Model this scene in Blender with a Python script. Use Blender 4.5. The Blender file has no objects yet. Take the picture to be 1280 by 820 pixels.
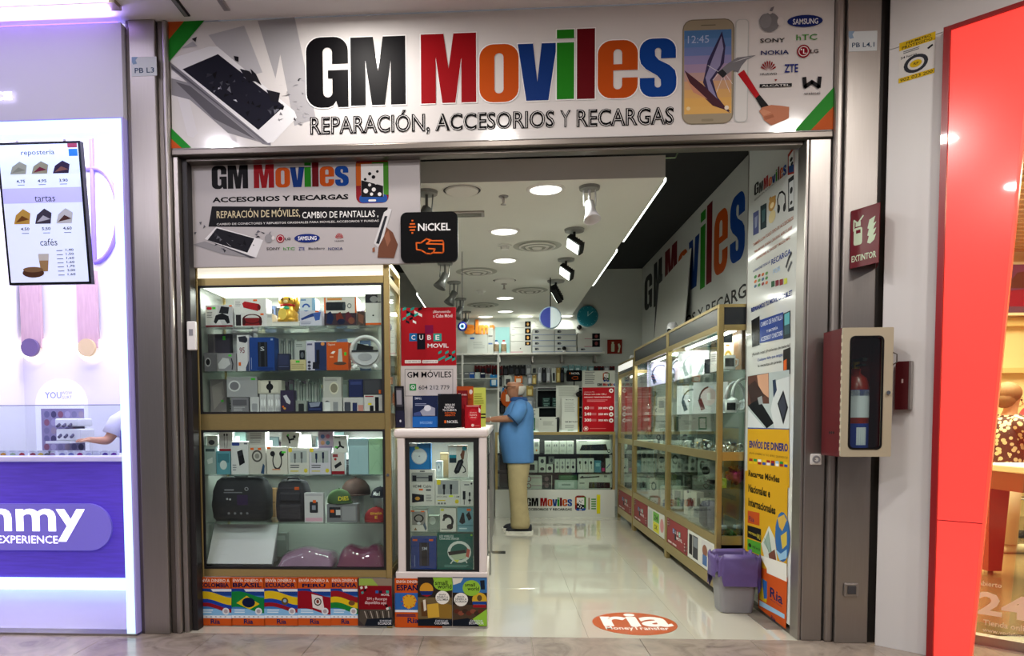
import bpy,bmesh,math,random
from mathutils import Vector,Matrix,Euler,geometry
random.seed(11)
sc = bpy.context.scene
col = sc.collection
PI = math.pi

# ------------------------------------------------------------------ camera
FPX,YAW,PITCH,ROLL,PPX,PPY,CAMD,CAMH = 900.0,0.05946,0.0508,0.0053,571.48,572.09,3.995,1.21
_F = Vector((-math.sin(YAW) * math.cos(PITCH),math.cos(YAW) * math.cos(PITCH),-math.sin(PITCH)))
_R0 = Vector((math.cos(YAW),math.sin(YAW),0)); _U0 = _R0.cross(_F)
_R = _R0 * math.cos(ROLL) - _U0 * math.sin(ROLL); _U = _R0 * math.sin(ROLL) + _U0 * math.cos(ROLL)
CAM = Vector((0,-CAMD,CAMH))
cd = bpy.data.cameras.new('camera'); cam = bpy.data.objects.new('camera',cd); col.objects.link(cam)
cam.matrix_world = Matrix(((_R.x,_U.x,-_F.x,CAM.x),(_R.y,_U.y,-_F.y,CAM.y),(_R.z,_U.z,-_F.z,CAM.z),(0,0,0,1)))
cd.sensor_width = 36; cd.lens = FPX / 1280 * 36
cd.shift_x = (640 - PPX) / 1280; cd.shift_y = (PPY - 410) / 1280
cd.clip_start = .05; cd.clip_end = 60
sc.camera = cam
# ------------------------------------------------------------------ world, exposure
w = bpy.data.worlds.new('mall_air'); sc.world = w; w.use_nodes = True
w.node_tree.nodes['Background'].inputs[0].default_value = (.86,.88,1,1)
w.node_tree.nodes['Background'].inputs[1].default_value = .12
vs = sc.view_settings
vs.view_transform = 'Standard'; vs.look = 'None'; vs.gamma = 1; vs.use_curve_mapping = False; vs.exposure = 0.0
sc.cycles.transparent_max_bounces = 24; sc.cycles.max_bounces = 7; sc.cycles.diffuse_bounces = 3; sc.cycles.glossy_bounces = 4
sc.cycles.sample_clamp_indirect = 4

def lamp(name,kind,loc,energy,colr=(1,1,1),size=.3,size_y=None,rot=(0,0,0),spread=None,angle=None):
    l = bpy.data.lights.new(name,kind); l.energy = energy; l.color = colr
    if kind == 'AREA':
        l.size = size; l.shape = 'DISK'
        if size_y: l.shape = 'RECTANGLE'; l.size_y = size_y
        if spread: l.spread = spread
    else: l.shadow_soft_size = size
    if angle: l.spot_size = angle; l.spot_blend = .6
    o = bpy.data.objects.new(name,l); col.objects.link(o); o.location = loc; o.rotation_euler = rot
    return o

# ------------------------------------------------------------------ pixel rays (1280x820) onto real planes
def ray(x,y): return _F * FPX + _R * (x - PPX) - _U * (y - PPY)
def onY(x,y,Y): r = ray(x,y); return CAM + r * ((Y - CAM.y) / r.y)
def onX(x,y,X): r = ray(x,y); return CAM + r * ((X - CAM.x) / r.x)
def onZ(x,y,Z): r = ray(x,y); return CAM + r * ((Z - CAM.z) / r.z)
def K(x0,y0,s): return lambda x,y: (x0 + x / s,y0 + y / s)
I_ = lambda x,y: (x,y)
c1 = K(0,0,3.368); c2 = K(360,0,3.368); c3 = K(720,0,3.282); c4 = K(0,160,3.154); c5 = K(0,400,2.05)
c6 = K(230,180,3.657); c7 = K(240,320,3.904); c8 = K(240,520,3.904)
d1 = K(240,700,3.2); d2 = K(480,360,4.1); d3 = K(480,520,4.1); d4 = K(500,180,3.556); d5 = K(560,380,5.333); d6 = K(560,500,5.125)
d7 = K(780,170,3.727); d8 = K(760,370,4.1)
e1 = K(760,540,3.725); e2 = K(920,170,3.42); e3 = K(920,390,4.1); e4 = K(880,580,3.564); e5 = K(1000,0,3.154); e6 = K(1000,230,2.343); e7 = K(1140,440,2.158); e8 = K(600,640,3.2)
g1 = K(1190,300,3.155); g2 = K(1190,540,2.93); g3 = K(820,400,5.128); g4 = K(560,420,5.858); g5 = K(0,440,5.125); g6 = K(600,460,3.727); g7 = K(660,450,7.457)

# ------------------------------------------------------------------ materials
def lin(h):
    h = h.lstrip('#'); v = [int(h[i:i + 2],16) / 255 for i in (0,2,4)]
    return tuple(c / 12.92 if c <= .04045 else ((c + .055) / 1.055) ** 2.4 for c in v) + (1,)
MATS = {}
def M(name,hexc='#808080',rough=.5,metal=0,emit=0,coat=0,noise=None,bump=0,spec=.5,emc=None,alpha=1,trans=0,stretch=None):
    """principled material; noise=(scale, amount) mixes a procedural tone variation"""
    if name in MATS: return MATS[name]
    m = bpy.data.materials.new(name); m.use_nodes = True; nt = m.node_tree; b = nt.nodes['Principled BSDF']
    c = lin(hexc); b.inputs['Base Color'].default_value = c
    b.inputs['Roughness'].default_value = rough; b.inputs['Metallic'].default_value = metal
    b.inputs['Specular IOR Level'].default_value = spec
    if coat: b.inputs['Coat Weight'].default_value = coat; b.inputs['Coat Roughness'].default_value = .04
    if emit: b.inputs['Emission Color'].default_value = lin(emc or hexc); b.inputs['Emission Strength'].default_value = emit
    if trans: b.inputs['Transmission Weight'].default_value = trans
    if alpha < 1: b.inputs['Alpha'].default_value = alpha
    if noise or bump:
        tc = nt.nodes.new('ShaderNodeTexCoord'); mp = nt.nodes.new('ShaderNodeMapping'); no = nt.nodes.new('ShaderNodeTexNoise')
        nt.links.new(tc.outputs['Object'],mp.inputs[0]); nt.links.new(mp.outputs[0],no.inputs['Vector'])
        if stretch: mp.inputs['Scale'].default_value = stretch
        sc_,am = noise or (40,0); no.inputs['Scale'].default_value = sc_; no.inputs['Detail'].default_value = 5
        if am:
            mx = nt.nodes.new('ShaderNodeMix'); mx.data_type = 'RGBA'
            mx.inputs[6].default_value = tuple(max(0,v * (1 - am)) for v in c[:3]) + (1,); mx.inputs[7].default_value = tuple(min(1,v * (1 + am)) for v in c[:3]) + (1,)
            nt.links.new(no.outputs['Fac'],mx.inputs[0]); nt.links.new(mx.outputs[2],b.inputs['Base Color'])
        if bump:
            bp = nt.nodes.new('ShaderNodeBump'); bp.inputs['Strength'].default_value = bump; bp.inputs['Distance'].default_value = .004
            nt.links.new(no.outputs['Fac'],bp.inputs['Height']); nt.links.new(bp.outputs[0],b.inputs['Normal'])
    MATS[name] = m; return m
def P(hexc,rough=.45): return M('print_' + hexc.lstrip('#') + ('' if rough == .45 else '_%d' % int(rough * 100)),hexc,rough,spec=.08)
def EM(hexc,s): return M('glow_%s_%d' % (hexc.lstrip('#'),int(s * 100)),hexc,.6,emit=s)
def glassmat(name,tint='#f4faf7',refl=.05,power=5.0):
    if name in MATS: return MATS[name]
    m = bpy.data.materials.new(name); m.use_nodes = True; nt = m.node_tree
    for n in list(nt.nodes): nt.nodes.remove(n)
    out = nt.nodes.new('ShaderNodeOutputMaterial'); mix = nt.nodes.new('ShaderNodeMixShader'); tr = nt.nodes.new('ShaderNodeBsdfTransparent'); gl = nt.nodes.new('ShaderNodeBsdfGlossy')
    lw = nt.nodes.new('ShaderNodeLayerWeight'); pw = nt.nodes.new('ShaderNodeMath'); ml = nt.nodes.new('ShaderNodeMath')
    tr.inputs[0].default_value = lin(tint); gl.inputs['Roughness'].default_value = .012; gl.inputs[0].default_value = (1,1,1,1)
    lw.inputs[0].default_value = .5; pw.operation = 'POWER'; pw.inputs[1].default_value = power
    ml.operation = 'MULTIPLY_ADD'; ml.inputs[1].default_value = 1 - refl; ml.inputs[2].default_value = refl
    nt.links.new(lw.outputs['Facing'],pw.inputs[0]); nt.links.new(pw.outputs[0],ml.inputs[0]); nt.links.new(ml.outputs[0],mix.inputs[0])
    nt.links.new(tr.outputs[0],mix.inputs[1]); nt.links.new(gl.outputs[0],mix.inputs[2]); nt.links.new(mix.outputs[0],out.inputs[0])
    MATS[name] = m; return m
GLASS = glassmat('clear_glass')
PLASTIC = glassmat('clear_plastic','#e8eaee',.10,3.0)
STEEL = M('brushed_steel','#a39d98',.33,.9,noise=(6,.07),bump=.05,stretch=(30,30,1))
STEELD = M('dark_brushed_steel','#6f6862',.38,.9,noise=(6,.1),bump=.05,stretch=(30,30,1))
GOLD = M('brushed_gold_aluminium','#b8a36c',.34,.8,noise=(8,.10),stretch=(4,4,30))
BLACK = M('black_plastic','#0b0b0d',.4,spec=.25)
BLACKM = M('black_matte_paint','#0d0d0f',.8)
WHITE = M('white_paint','#e4e2dc',.55,noise=(3,.03))
CHROME = M('chrome_metal','#c8c8c8',.18,1)
WPLAST = M('white_plastic','#e2e0dc',.35)

# ------------------------------------------------------------------ mesh building
def arc(cx,cy,r,a0,a1,n=6,ry=None):
    ry = r if ry is None else ry
    return [(cx + r * math.cos(math.radians(a0 + (a1 - a0) * i / n)),cy + ry * math.sin(math.radians(a0 + (a1 - a0) * i / n))) for i in range(n + 1)]
def rr(x0,y0,x1,y1,r,n=4):
    return arc(x1 - r,y0 + r,r,-90,0,n) + arc(x1 - r,y1 - r,r,0,90,n) + arc(x0 + r,y1 - r,r,90,180,n) + arc(x0 + r,y0 + r,r,180,270,n)
def tess(loops):
    pts = [p for l in loops for p in l]
    tris = geometry.tessellate_polygon([[Vector((p[0],p[1],0)) for p in l] for l in loops])
    out = []
    for a,b,c in tris:
        A,B,Cc = pts[a],pts[b],pts[c]
        cr = (B[0] - A[0]) * (Cc[1] - A[1]) - (B[1] - A[1]) * (Cc[0] - A[0])
        if abs(cr) < 1e-14: continue
        out.append((a,b,c) if cr > 0 else (a,c,b))
    return pts,out
def stroke_poly(pts,wd):
    """outline quads of a thick polyline (list of 4-point polygons + round joints)"""
    out = []
    for i in range(len(pts) - 1):
        (x0,y0),(x1,y1) = pts[i],pts[i + 1]; L = math.hypot(x1 - x0,y1 - y0) or 1e-9
        nx,ny = -(y1 - y0) / L * wd / 2,(x1 - x0) / L * wd / 2
        ex,ey = (x1 - x0) / L * wd * .25,(y1 - y0) / L * wd * .25
        out.append([(x0 - ex + nx,y0 - ey + ny),(x0 - ex - nx,y0 - ey - ny),(x1 + ex - nx,y1 + ey - ny),(x1 + ex + nx,y1 + ey + ny)])
    return out
class MB:
    def __init__(s): s.v = []; s.f = []
    def add(s,vs,fs): n = len(s.v); s.v += [Vector(q) for q in vs]; s.f += [tuple(i + n for i in f) for f in fs]; return s
    def box(s,x0,y0,z0,x1,y1,z1):
        return s.add([(x0,y0,z0),(x1,y0,z0),(x1,y1,z0),(x0,y1,z0),(x0,y0,z1),(x1,y0,z1),(x1,y1,z1),(x0,y1,z1)],
                     [(0,3,2,1),(4,5,6,7),(0,1,5,4),(1,2,6,5),(2,3,7,6),(3,0,4,7)])
    def rbox(s,x0,y0,z0,x1,y1,z1,r=.01,seg=2):
        bm = bmesh.new(); bmesh.ops.create_cube(bm,size=1)
        for q in bm.verts: q.co = Vector(((x0 + x1) / 2 + q.co.x * (x1 - x0),(y0 + y1) / 2 + q.co.y * (y1 - y0),(z0 + z1) / 2 + q.co.z * (z1 - z0)))
        bmesh.ops.bevel(bm,geom=bm.edges[:],offset=min(r,.49 * min(abs(x1 - x0),abs(y1 - y0),abs(z1 - z0))),segments=seg,affect='EDGES',profile=.5)
        bm.verts.ensure_lookup_table(); s.add([q.co.copy() for q in bm.verts],[[q.index for q in f.verts] for f in bm.faces]); bm.free(); return s
    def obox(s,p0,u,v,n,a,b,c):
        """box spanned from p0 by u*a, v*b, n*c"""
        u,v,n = Vector(u) * a,Vector(v) * b,Vector(n) * c; p0 = Vector(p0)
        q = [p0,p0 + u,p0 + u + v,p0 + v]; q += [k + n for k in q]
        fs = [(0,3,2,1),(4,5,6,7),(0,1,5,4),(1,2,6,5),(2,3,7,6),(3,0,4,7)]
        if u.cross(v).dot(n) < 0: fs = [f[::-1] for f in fs]
        return s.add(q,fs)
    def cyl(s,p0,p1,r0,r1=None,n=14,cap=True):
        r1 = r0 if r1 is None else r1; p0,p1 = Vector(p0),Vector(p1); d = (p1 - p0).normalized()
        a = d.orthogonal().normalized(); b = d.cross(a)
        vs = [p0 + (a * math.cos(t) + b * math.sin(t)) * r0 for t in [2 * PI * i / n for i in range(n)]] + [p1 + (a * math.cos(t) + b * math.sin(t)) * r1 for t in [2 * PI * i / n for i in range(n)]]
        fs = [(i,(i + 1) % n,n + (i + 1) % n,n + i) for i in range(n)]
        if cap: fs += [tuple(range(n))[::-1],tuple(range(n,2 * n))]
        return s.add(vs,fs)
    def lathe(s,prof,c=(0,0,0),n=16,axis=(0,0,1),sx=1,sy=1):
        c = Vector(c); d = Vector(axis).normalized(); a = Vector((1,0,0)) if abs(d.x) < .9 else Vector((0,1,0))
        a = (a - d * a.dot(d)).normalized(); b = d.cross(a); k = len(prof)
        vs = [c + a * (r * sx * math.cos(2 * PI * i / n)) + b * (r * sy * math.sin(2 * PI * i / n)) + d * h for i in range(n) for r,h in prof]
        fs = [(i * k + j,((i + 1) % n) * k + j,((i + 1) % n) * k + j + 1,i * k + j + 1) for i in range(n) for j in range(k - 1)]
        return s.add(vs,fs)
    def loft(s,rings,cap=True):
        k = len(rings[0]); n0 = len(s.v)
        fs = [(i * k + j,i * k + (j + 1) % k,(i + 1) * k + (j + 1) % k,(i + 1) * k + j) for i in range(len(rings) - 1) for j in range(k)]
        if cap: fs += [tuple(range(k))[::-1],tuple((len(rings) - 1) * k + j for j in range(k))]
        return s.add([q for r in rings for q in r],fs)
    def tube(s,pts,r,n=8,closed=False,radii=None):
        pts = [Vector(q) for q in pts]; rings = []; prev = None; m = len(pts)
        for i,q in enumerate(pts):
            d = (pts[(i + 1) % m] - pts[i - 1]) if closed else (pts[min(i + 1,m - 1)] - pts[max(i - 1,0)])
            d = d.normalized() if d.length > 1e-9 else Vector((0,0,1))
            a = d.orthogonal().normalized() if prev is None else (prev - d * prev.dot(d)).normalized()
            prev = a; b = d.cross(a); R = radii[i] if radii else r
            rings.append([q + (a * math.cos(2 * PI * j / n) + b * math.sin(2 * PI * j / n)) * R for j in range(n)])
        if closed: rings.append(rings[0])
        return s.loft(rings,cap=not closed)
    def sph(s,c,r,n=14,m=9):
        c = Vector(c); rx,ry,rz = (r,r,r) if not hasattr(r,'__len__') else r
        rings = [[c + Vector((rx * math.sin(t) * math.cos(2 * PI * j / n),ry * math.sin(t) * math.sin(2 * PI * j / n),-rz * math.cos(t))) for j in range(n)] for t in [PI * max(.02,min(.98,i / m)) for i in range(m + 1)]]
        return s.loft(rings)
    def torus(s,c,R,r,axis=(0,0,1),n=24,m=8,sx=1,sy=1):
        c = Vector(c); d = Vector(axis).normalized(); a = Vector((1,0,0)) if abs(d.x) < .9 else Vector((0,1,0)); a = (a - d * a.dot(d)).normalized(); b = d.cross(a)
        return s.tube([c + a * math.cos(2 * PI * i / n) * R * sx + b * math.sin(2 * PI * i / n) * R * sy for i in range(n)],r,m,True)
    def prism(s,loops,o,u,v,k0,k1):
        """extrude a 2D outline (with holes) on the frame o,u,v from height k0 to k1 along u x v"""
        if not hasattr(loops[0][0],'__len__'): loops = [loops]
        o,u,v = Vector(o),Vector(u),Vector(v); n = u.cross(v).normalized()
        pts,tr = tess(loops); m = len(pts)
        vs = [o + u * p[0] + v * p[1] + n * k1 for p in pts] + [o + u * p[0] + v * p[1] + n * k0 for p in pts]
        fs = list(tr) + [(a + m,c + m,b + m) for a,b,c in tr]; st = 0
        for li,l in enumerate(loops):
            k = len(l); ar = sum(l[i][0] * l[(i + 1) % k][1] - l[(i + 1) % k][0] * l[i][1] for i in range(k))
            for i in range(k):
                a,b = st + i,st + (i + 1) % k
                f = (a,a + m,b + m,b); fs.append(f if (ar > 0) == (li == 0) else f[::-1])
            st += k
        return s.add(vs,fs)
WO = {}
def obj(name,mb,mat,parent=None,origin=None,smooth=False,local=False):
    vs,fs = (mb.v,mb.f)
    if parent is None and not local:
        if origin is None:
            lo = [min(q[i] for q in vs) for i in range(3)]; hi = [max(q[i] for q in vs) for i in range(3)]
            origin = Vector(((lo[0] + hi[0]) / 2,(lo[1] + hi[1]) / 2,lo[2]))
        off = Vector(origin)
    elif local: off = Vector((0,0,0))
    else: off = WO[parent.name]
    me = bpy.data.meshes.new(name); me.from_pydata([tuple(Vector(q) - off) for q in vs],[],fs)
    if mat: me.materials.append(mat)
    if smooth: me.polygons.foreach_set('use_smooth',[True] * len(me.polygons))
    me.update(); o = bpy.data.objects.new(name,me); col.objects.link(o)
    if parent is None: o.location = off if not local else (0,0,0)
    else: o.parent = parent
    WO[o.name] = off.copy(); return o
def tag(o,label,cat,group=None):
    o['label'] = label; o['category'] = cat
    if group: o['group'] = group
    return o
def thing(name,label,cat,loc=(0,0,0),group=None,rz=0):
    o = bpy.data.objects.new(name,None); o.empty_display_size = .05; col.objects.link(o); o.location = loc; o.rotation_euler = (0,0,rz)
    WO[o.name] = Vector(loc); return tag(o,label,cat,group)
def struct(name,mb,mat,parent=None,smooth=False):
    o = obj(name,mb,mat,parent,smooth=smooth)
    if parent is None: o['kind'] = 'structure'
    return o
def copy_tree(o,loc=None,rz=None,label=None,parent=None):
    c = o.copy(); col.objects.link(c)
    if parent: c.parent = parent
    if loc is not None: c.location = loc
    if rz is not None: c.rotation_euler = (0,0,rz)
    if label: c['label'] = label
    WO[c.name] = WO[o.name]
    for ch in list(o.children): copy_tree(ch,parent=c)
    return c
def piece(o,parent,loc):
    c = o.copy(); col.objects.link(c); c.parent = parent; c.location = loc; return c

# ------------------------------------------------------------------ flat lettering and print
_tx = {}
def txt(s,bold=0.0,res=2):
    k = (s,bold,res)
    if k not in _tx:
        c = bpy.data.curves.new('t','FONT'); c.body = s; c.size = 1; c.resolution_u = res; c.offset = bold
        o = bpy.data.objects.new('t',c); me = bpy.data.meshes.new_from_object(o)
        vs = [(q.co.x,q.co.y) for q in me.vertices]; fs = [tuple(p.vertices) for p in me.polygons]
        bpy.data.meshes.remove(me); bpy.data.objects.remove(o); bpy.data.curves.remove(c)
        xs = [q[0] for q in vs]; ys = [q[1] for q in vs]
        _tx[k] = (vs,fs,min(xs),min(ys),max(xs),max(ys))
    return _tx[k]
H8 = .85
GLY = {  # heavy condensed letters, cap height 1
 'G': (.58,1,[[(.58,.62)] + arc(.38,.8,.2,0,90) + arc(.2,.8,.2,90,180) + arc(.2,.2,.2,180,270) + [(.3,0),(.37,.03),(.41,.09),(.44,0),(.58,0),(.58,.53),(.3,.53),(.3,.41),(.36,.41)] + arc(.295,.21,.065,0,-180) + arc(.295,.79,.065,180,0) + [(.36,.62)]]),
 'M': (.78,1,[[(0,0),(.21,0),(.21,.66),(.3,0),(.485,0),(.57,.64),(.57,0),(.78,0),(.78,1),(.46,1),(.39,.5),(.32,1),(0,1)]]),
 'o': (.56,H8,[rr(0,0,.56,H8,.2,6),rr(.215,.13,.345,H8 - .13,.064,5)]),
 'v': (.55,H8,[[(0,H8),(.12,0),(.43,0),(.55,H8),(.335,H8),(.275,.28),(.215,H8)]]),
 'i': (.25,1.03,[[(0,0),(.25,0),(.25,.84),(0,.84)],None,[(0,.9),(.25,.9),(.25,1.03),(0,1.03)]]),
 'l': (.25,1.03,[[(0,0),(.25,0),(.25,1.03),(0,1.03)]]),
 'e': (.55,H8,[[(.55,.41)] + arc(.35,.65,.2,0,90) + arc(.2,.65,.2,90,180) + arc(.2,.2,.2,180,270) + arc(.35,.2,.2,-90,0) + [(.55,.3),(.335,.3)] + arc(.275,.19,.06,0,-180) + [(.215,.41)],[(.215,.5),(.335,.5)] + arc(.275,.66,.06,0,180)]),
 's': (.52,H8,[[(.51,.56)] + arc(.33,.67,.18,0,90) + arc(.18,.67,.18,90,180) + [(0,.58),(.02,.49),(.09,.41),(.25,.31),(.3,.25)] + arc(.26,.18,.045,0,-180) + [(.215,.28),(.005,.28)] + arc(.185,.18,.18,180,270) + arc(.34,.18,.18,-90,0) + [(.52,.28),(.5,.38),(.42,.46),(.27,.54),(.22,.6)] + arc(.26,.67,.045,180,0) + [(.3,.56)]]),
}
GMC = [('G','#0a090b'),('M','#0a090b'),('M','#8c0912'),('o','#b94a0b'),('v','#0b3072'),('i','#1f7a16'),('l','#5f0610'),('e','#b3480f'),('s','#0d3c88')]
class Print:
    """flat print on a real plane: o = lower-left, u right, v up; tf turns crop pixels into picture pixels; size=(w,h): 0..1 coordinates, y down"""
    def __init__(s,parent,o,u,v,tf=None,size=None,k0=.0005,dk=.00003,local=False):
        s.parent,s.o,s.u,s.v,s.tf,s.size = parent,Vector(o),Vector(u).normalized(),Vector(v).normalized(),tf,size
        s.n = s.u.cross(s.v).normalized(); s.k,s.dk,s.acc,s.local,s.cnt = k0,dk,{},local,{}
    def st(s,x,y):
        if s.size: return (x * s.size[0],(1 - y) * s.size[1])
        x,y = s.tf(x,y); r = ray(x,y); q = CAM + r * ((s.o - CAM).dot(s.n) / r.dot(s.n)) - s.o
        return (q.dot(s.u),q.dot(s.v))
    def _put(s,pts,fs,colr,name):
        mb = s.acc.setdefault((name,colr),MB()); s.k += s.dk; s.cnt[(name,colr)] = s.cnt.get((name,colr),0) + 1
        mb.add([s.o + s.u * p[0] + s.v * p[1] + s.n * s.k for p in pts],fs)
    def loops(s,loops,colr,name='print'): pts,tr = tess(loops); s._put(pts,tr,colr,name)
    def poly(s,pts,colr,name='print'): s.loops([[s.st(*p) for p in pts]],colr,name)
    def rect(s,x0,y1,x1,y0,colr,name='print',r=0):
        """lower-left x0,y1 and upper-right x1,y0 in the picture's own axes"""
        a,b = s.st(x0,y1); c,d = s.st(x1,y0)
        s.loops([rr(a,b,c,d,min(r,.49 * min(c - a,d - b))) if r else [(a,b),(c,b),(c,d),(a,d)]],colr,name)
    def ell(s,cx,cy,rx,ry,colr,name='print',n=18,hole=0):
        c = s.st(cx,cy); a = s.st(cx + rx,cy); b = s.st(cx,cy - ry); RX,RY = abs(a[0] - c[0]),abs(b[1] - c[1])
        L = [[(c[0] + RX * math.cos(2 * PI * i / n),c[1] + RY * math.sin(2 * PI * i / n)) for i in range(n)]]
        if hole: L.append([(c[0] + RX * hole * math.cos(2 * PI * i / n),c[1] + RY * hole * math.sin(2 * PI * i / n)) for i in range(n)])
        s.loops(L,colr,name)
    def line(s,pts,wd,colr,name='print'):
        q = [s.st(*p) for p in pts]
        a = s.st(0,0); b = s.st(wd,0)
        wd = abs(b[0] - a[0]) if s.size else wd
        for pl in stroke_poly(q,wd):
            s._put(pl,[(0,1,2,3)],colr,name); s.k -= s.dk
        s.k += s.dk
    def text(s,body,x0,y1,x1,y0,colr,bold=.0,name='lettering',res=2):
        bold = bold * .5 if bold > 0 and res < 3 else bold
        s.nt = getattr(s,'nt',0) + 1; name = name + '#%d' % s.nt
        vs,fs,ax,ay,bx,by = txt(body,bold,res); a,b = s.st(x0,y1); c,d = s.st(x1,y0)
        s._put([(a + (q[0] - ax) / (bx - ax) * (c - a),b + (q[1] - ay) / (by - ay) * (d - b)) for q in vs],fs,colr,name)
    def tl(s,body,x0,y1,x1,h,colr,bold=.0):
        """text from lower-left x0,y1 to the column x1, letters h tall at the left end (for receding planes)"""
        a = s.st(x0,y1); t = s.st(x0,y1 - h)[1]; c = s.st(x1,y1)[0]; keep = (s.size,s.tf); s.size = (1,1); s.tf = None
        s.text(body,a[0],1 - a[1],c,1 - t,colr,bold); s.size,s.tf = keep
    def glyph(s,ch,x0,y1,x1,y0,colr):
        W,Hh,L = GLY[ch]; a,b = s.st(x0,y1); c,d = s.st(x1,y0); fx,fy = (c - a) / W,(d - b) / Hh
        L2 = [None if l is None else [(a + p[0] * fx,b + p[1] * fy) for p in l] for l in L]
        grp = [[]]
        for l in L2:
            if l is None: grp.append([])
            else: grp[-1].append(l)
        mb = MB(); s.k += s.dk
        for gl in grp:
            pts,tr = tess(gl); mb.add([s.o + s.u * p[0] + s.v * p[1] + s.n * s.k for p in pts],tr)
        obj('letter',mb,P(colr),s.parent,local=s.local)
    def gm(s,x0,y1,x1,y0):
        """the nine letters of the shop's name across the box"""
        a,b = s.st(x0,y1); c,d = s.st(x1,y0)
        adv = [GLY[ch][0] for ch,_ in GMC]; gaps = [.04,.22,.05,.0,.0,.04,.04,.03]
        tot = sum(adv) + sum(gaps); fx = (c - a) / tot; fy = (d - b) / 1.03; x = a; keep = (s.size,s.tf)
        s.size = (1,1); s.tf = None
        for i,(ch,cl) in enumerate(GMC):
            h = GLY[ch][1]; s.glyph(ch,x,1 - b,x + adv[i] * fx,1 - (b + h * fy),cl); x += adv[i] * fx + (gaps[i] * fx if i < 8 else 0)
        s.size,s.tf = keep
    def bars(s,x0,y0,x1,y1,n,colr,fill=.45,rag=.25,name='print'):
        """n rows of unreadably small print"""
        for i in range(n):
            ya = y0 + (y1 - y0) * i / n; yb = ya + (y1 - y0) / n * fill; e = (x1 - x0) * rag * random.random()
            s.rect(x0,yb,x1 - e,ya,colr,name)
    def done(s):
        for (name,colr),mb in s.acc.items():
            o = obj(name.split('#')[0],mb,colr if not isinstance(colr,str) else P(colr),s.parent,local=s.local)
            if '#' not in name and s.cnt.get((name,colr),0) > 1: o['kind'] = 'stuff'
        s.acc = {}
UX,UY,UZ = Vector((1,0,0)),Vector((0,1,0)),Vector((0,0,1))
def frontprint(parent,Y,tf): return Print(parent,(0,Y,0),UX,UZ,tf)

def shape(pr,k,a):
    if k == 'r': pr.rect(a[0],a[3],a[2],a[1],a[4])
    elif k == 'q': pr.rect(a[0],a[3],a[2],a[1],a[4],r=.006)
    elif k == 'e': pr.ell(*a[:5])
    elif k == 'o': pr.ell(a[0],a[1],a[2],a[3],a[4],hole=a[5])
    elif k == 't': pr.text(a[0],a[1],a[4],a[3],a[2],a[5],.01)
    elif k == 'p': pr.poly(a[0],a[1])
    elif k == 'l': pr.line(a[0],a[1],a[2])
    elif k == 'b': pr.bars(a[0],a[1],a[2],a[3],a[4],a[5])
def product(name,label,cat,x,y,z,wd,dp,ht,colr,prints=(),yaw=0,group=None,tilt=0,side=None,lift=0):
    """a carton standing on z, its printed front towards -Y before yaw; prints use 0..1 front coordinates, y down"""
    mb = MB(); mb.box(-wd / 2,-dp / 2,0,wd / 2,dp / 2,ht)
    o = obj(name,mb,P(colr) if isinstance(colr,str) else colr,local=True); o.location = (x,y,z); o.rotation_euler = (tilt,0,yaw); tag(o,label,cat,group)
    pr = Print(o,(-wd / 2,-dp / 2,0),UX,UZ,size=(wd,ht),local=True,k0=.0004)
    for q in prints: shape(pr,q[0],q[1:])
    pr.done()
    if side:
        p2 = Print(o,(wd / 2,-dp / 2,0),UY,UZ,size=(dp,ht),local=True); p2.rect(0,1,1,0,side); p2.done()
    return o
def pxprod(name,label,cat,tf,x0,y0,x1,y1,Y,dp,colr,prints=(),group=None,z=None,yaw=0,tilt=0,top=None):
    """the same, its front given by picture pixels on the plane Y; z snaps it onto a shelf"""
    a = onY(*tf(x0,(y0 + y1) / 2),Y); b = onY(*tf(x1,(y0 + y1) / 2),Y); m = (x0 + x1) / 2
    zb = onY(*tf(m,y1),Y).z; zt = onY(*tf(m,y0),Y).z
    if z is not None: zb = z
    return product(name,label,cat,(a.x + b.x) / 2,Y + dp / 2,zb,(b.x - a.x) / math.cos(yaw),dp,zt - zb,colr,prints,yaw,group,tilt)
# ------------------------------------------------------------------ big lights of the place
WARM = (1,.86,.70); NEUT = (1,.95,.90); COOL = (.90,.93,1)
MALL_Z = 3.42
MALL_SPOTS = [(-.77,-.44,34),(2.18,-1.74,80),(-2.2,-1.74,60),(0,-1.74,90),(-1.1,-3.2,80),(1.1,-3.2,80),(3.3,-3.2,80),(-3.3,-3.2,80),(0,-5.0,80)]
for i,(x,y,e) in enumerate(MALL_SPOTS):
    lamp('mall_downlight_beam','AREA',(x,y,MALL_Z - .03),e * .36,NEUT if x > -1.5 else (.92,.88,1),.18)
DROP_Z = 2.65
DL = [d4(*q) for q in ((648,200),(463,387),(465,516),(467,683),(468,743),(380,766),(557,765),(735,763))]
for px,py in DL:
    q = onZ(px,py,DROP_Z); lamp('shop_downlight_beam','AREA',(q.x,q.y,DROP_Z - .035),22 if py < 360 else 5 if py < 391 else 1.6,(.97,1,.90),.17)

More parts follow.
